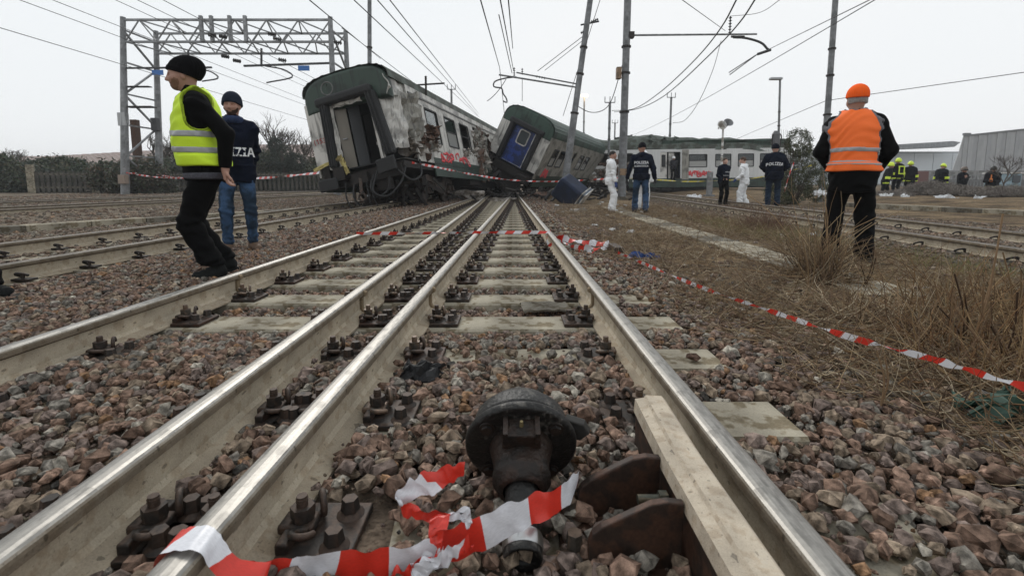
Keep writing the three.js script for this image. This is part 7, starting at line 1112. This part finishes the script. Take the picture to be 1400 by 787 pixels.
  const forked = (lab, base, tips, rad) => { const o = thing('dead_stalk', lab, 'plant stalk'); mesh('stem', G(tips.flatMap((t) => { const m = [0, 1, 2].map((k) => lerp(base[k], t[k], 0.5) + (k === 0 ? 0.02 : 0)); return [tube([base, m, t], rad, 12, 5)]; })), M([0.2, 0.13, 0.075], 0.9), o); return o; };
  const sb = atY(1330, 470, 0.03); forked('tall tan forked stalk leaning at the right edge', sb, [[...atZ(1372, 292, sb[2] - 0.1)], [...atZ(1362, 350, sb[2])], [...atZ(1345, 390, sb[2] + 0.05)]], 0.0045);
  const sc_ = atY(1290, 470, 0.03); forked('dark thin twig standing between straw and tape', sc_, [[...atZ(1278, 385, sc_[2])], [...atZ(1302, 400, sc_[2])]], 0.004);
  const sd = atY(1310, 440, 0.03); forked('dark bent twig left of the tall forked stalk', sd, [[...atZ(1298, 405, sd[2])], [...atZ(1322, 412, sd[2])]], 0.004);
  const se = atY(1205, 555, 0.02); forked('two pale straws standing upright below the long tape', se, [[...atZ(1199, 480, se[2])], [...atZ(1210, 486, se[2])]], 0.003);
  const tl = ['tallest of the dark stems before the legs of the orange vest man, left one', 'dark bent stem right of the dry grass clump', 'dark stem near the right edge under the far rail', 'dark forked stem beside the dead bush at the right edge', 'short dark stem between clump and dead bush', 'dark stem just left of the tall forked stalk'];
  [[1105, 400, 1098, 330], [1180, 395, 1196, 338], [1385, 440, 1372, 345], [1370, 500, 1392, 400], [1235, 430, 1226, 380], [1318, 470, 1306, 375]].forEach(([x0, y0, x1, y1], i) => { const b = atY(x0, y0, 0.03), r = Rng(i + 900), t = atZ(x1, y1, b[2] + 0.1); const o = forked(tl[i], b, [t, [t[0] + 0.1 * (r() - 0.3), t[1] * 0.8, t[2] + 0.05], [t[0] - 0.12 * r(), t[1] * 0.62, t[2]]], 0.0042); o.children[0].material = i % 2 ? m_.darkStem : m_.paleStem; });
  // litter
  const wm = M([0.72, 0.73, 0.74], 0.7), lit = [['crumpled white sheet on the mound below the grey shrubs', 1295, 272, -17, 0.75, 0.14], ['white cloth at the left foot of the shrub mound', 1213, 268, -19, 0.35, 0.16], ['small white scrap right of the cloth on the mound', 1238, 272, -18, 0.22, 0.12], ['white scrap right of the crumpled sheet', 1337, 281, -16, 0.2, 0.1], ['white plastic by the green bush and the track', 1122, 262, -16.5, 0.4, 0.13], ['pale torn panel below the door of the long carriage', 950, 268, -24, 0.7, 0.25]];
  lit.forEach(([lab, px, py, z, w, h], i) => { const p = atZ(px, py, z); solo('white_scrap', G([crump(w, h * 1.4, 12, 8, 0.22, i + 3).rotateX(-1.1)]), wm, lab, 'litter').position.set(p[0], Math.max(p[1], bedY(p[0], z) + 0.05), z); });
  const r = Rng(77); const sm = M([0.55, 0.55, 0.54], 0.7);
  const small = G([crump(0.12, 0.1, 5, 4, 0.06, 2).rotateX(-1.2)]); for (let i = 0; i < 26; i++) { const d = 7 + 15 * r(), x = 1.3 + (rightX(d, 0) - 1.9) * r(), o = solo('paper_scrap', small, sm, 'small pale scrap lying on the trampled ground', 'litter', 'small scraps on the ground right of the rails'); o.position.set(x, bedY(x, -d) + 0.03, -d); o.rotation.y = r() * 6; o.scale.setScalar(0.5 + r()); }
  for (const [i, [lab, px, py, z, w]] of [['long torn metal strip across the rails under the heeled carriage', 672, 271, -21, 2.2], ['bent grey metal piece before the heeled carriage', 640, 262, -20, 1.4], ['pale flat board right of the rails near the carriage', 800, 292, -13, 0.9], ['brown torn panel at the foot of the leaning mast', 745, 264, -21.5, 1.5]].entries()) { const p = atZ(px, py, z); const o = solo('torn_metal', G([crump(w, 0.28, 16, 5, 0.22, i + 30).rotateX(-1.2)]), i === 3 ? T_.tornRust : T_.torn, lab, 'debris'); o.position.set(p[0], Math.max(0.05, p[1]), z); }
  const dk = []; for (let i = 0; i < 160; i++) { const x = -4.5 + 9.5 * r(), z = -19 - 10 * r(), a = [x, 0.1 + 0.5 * r(), z]; dk.push(bar(a, [x + (r() - 0.5) * 1.1, 0.05 + 0.4 * r(), z + (r() - 0.5) * 1.1], 0.04 + 0.16 * r(), 0.03 + 0.1 * r())); } solo('wreckage', G(dk), T_.under, 'dark broken parts heaped under and between the carriages', 'wreckage', null, 'stuff');
}
renderer.render(scene, camera);
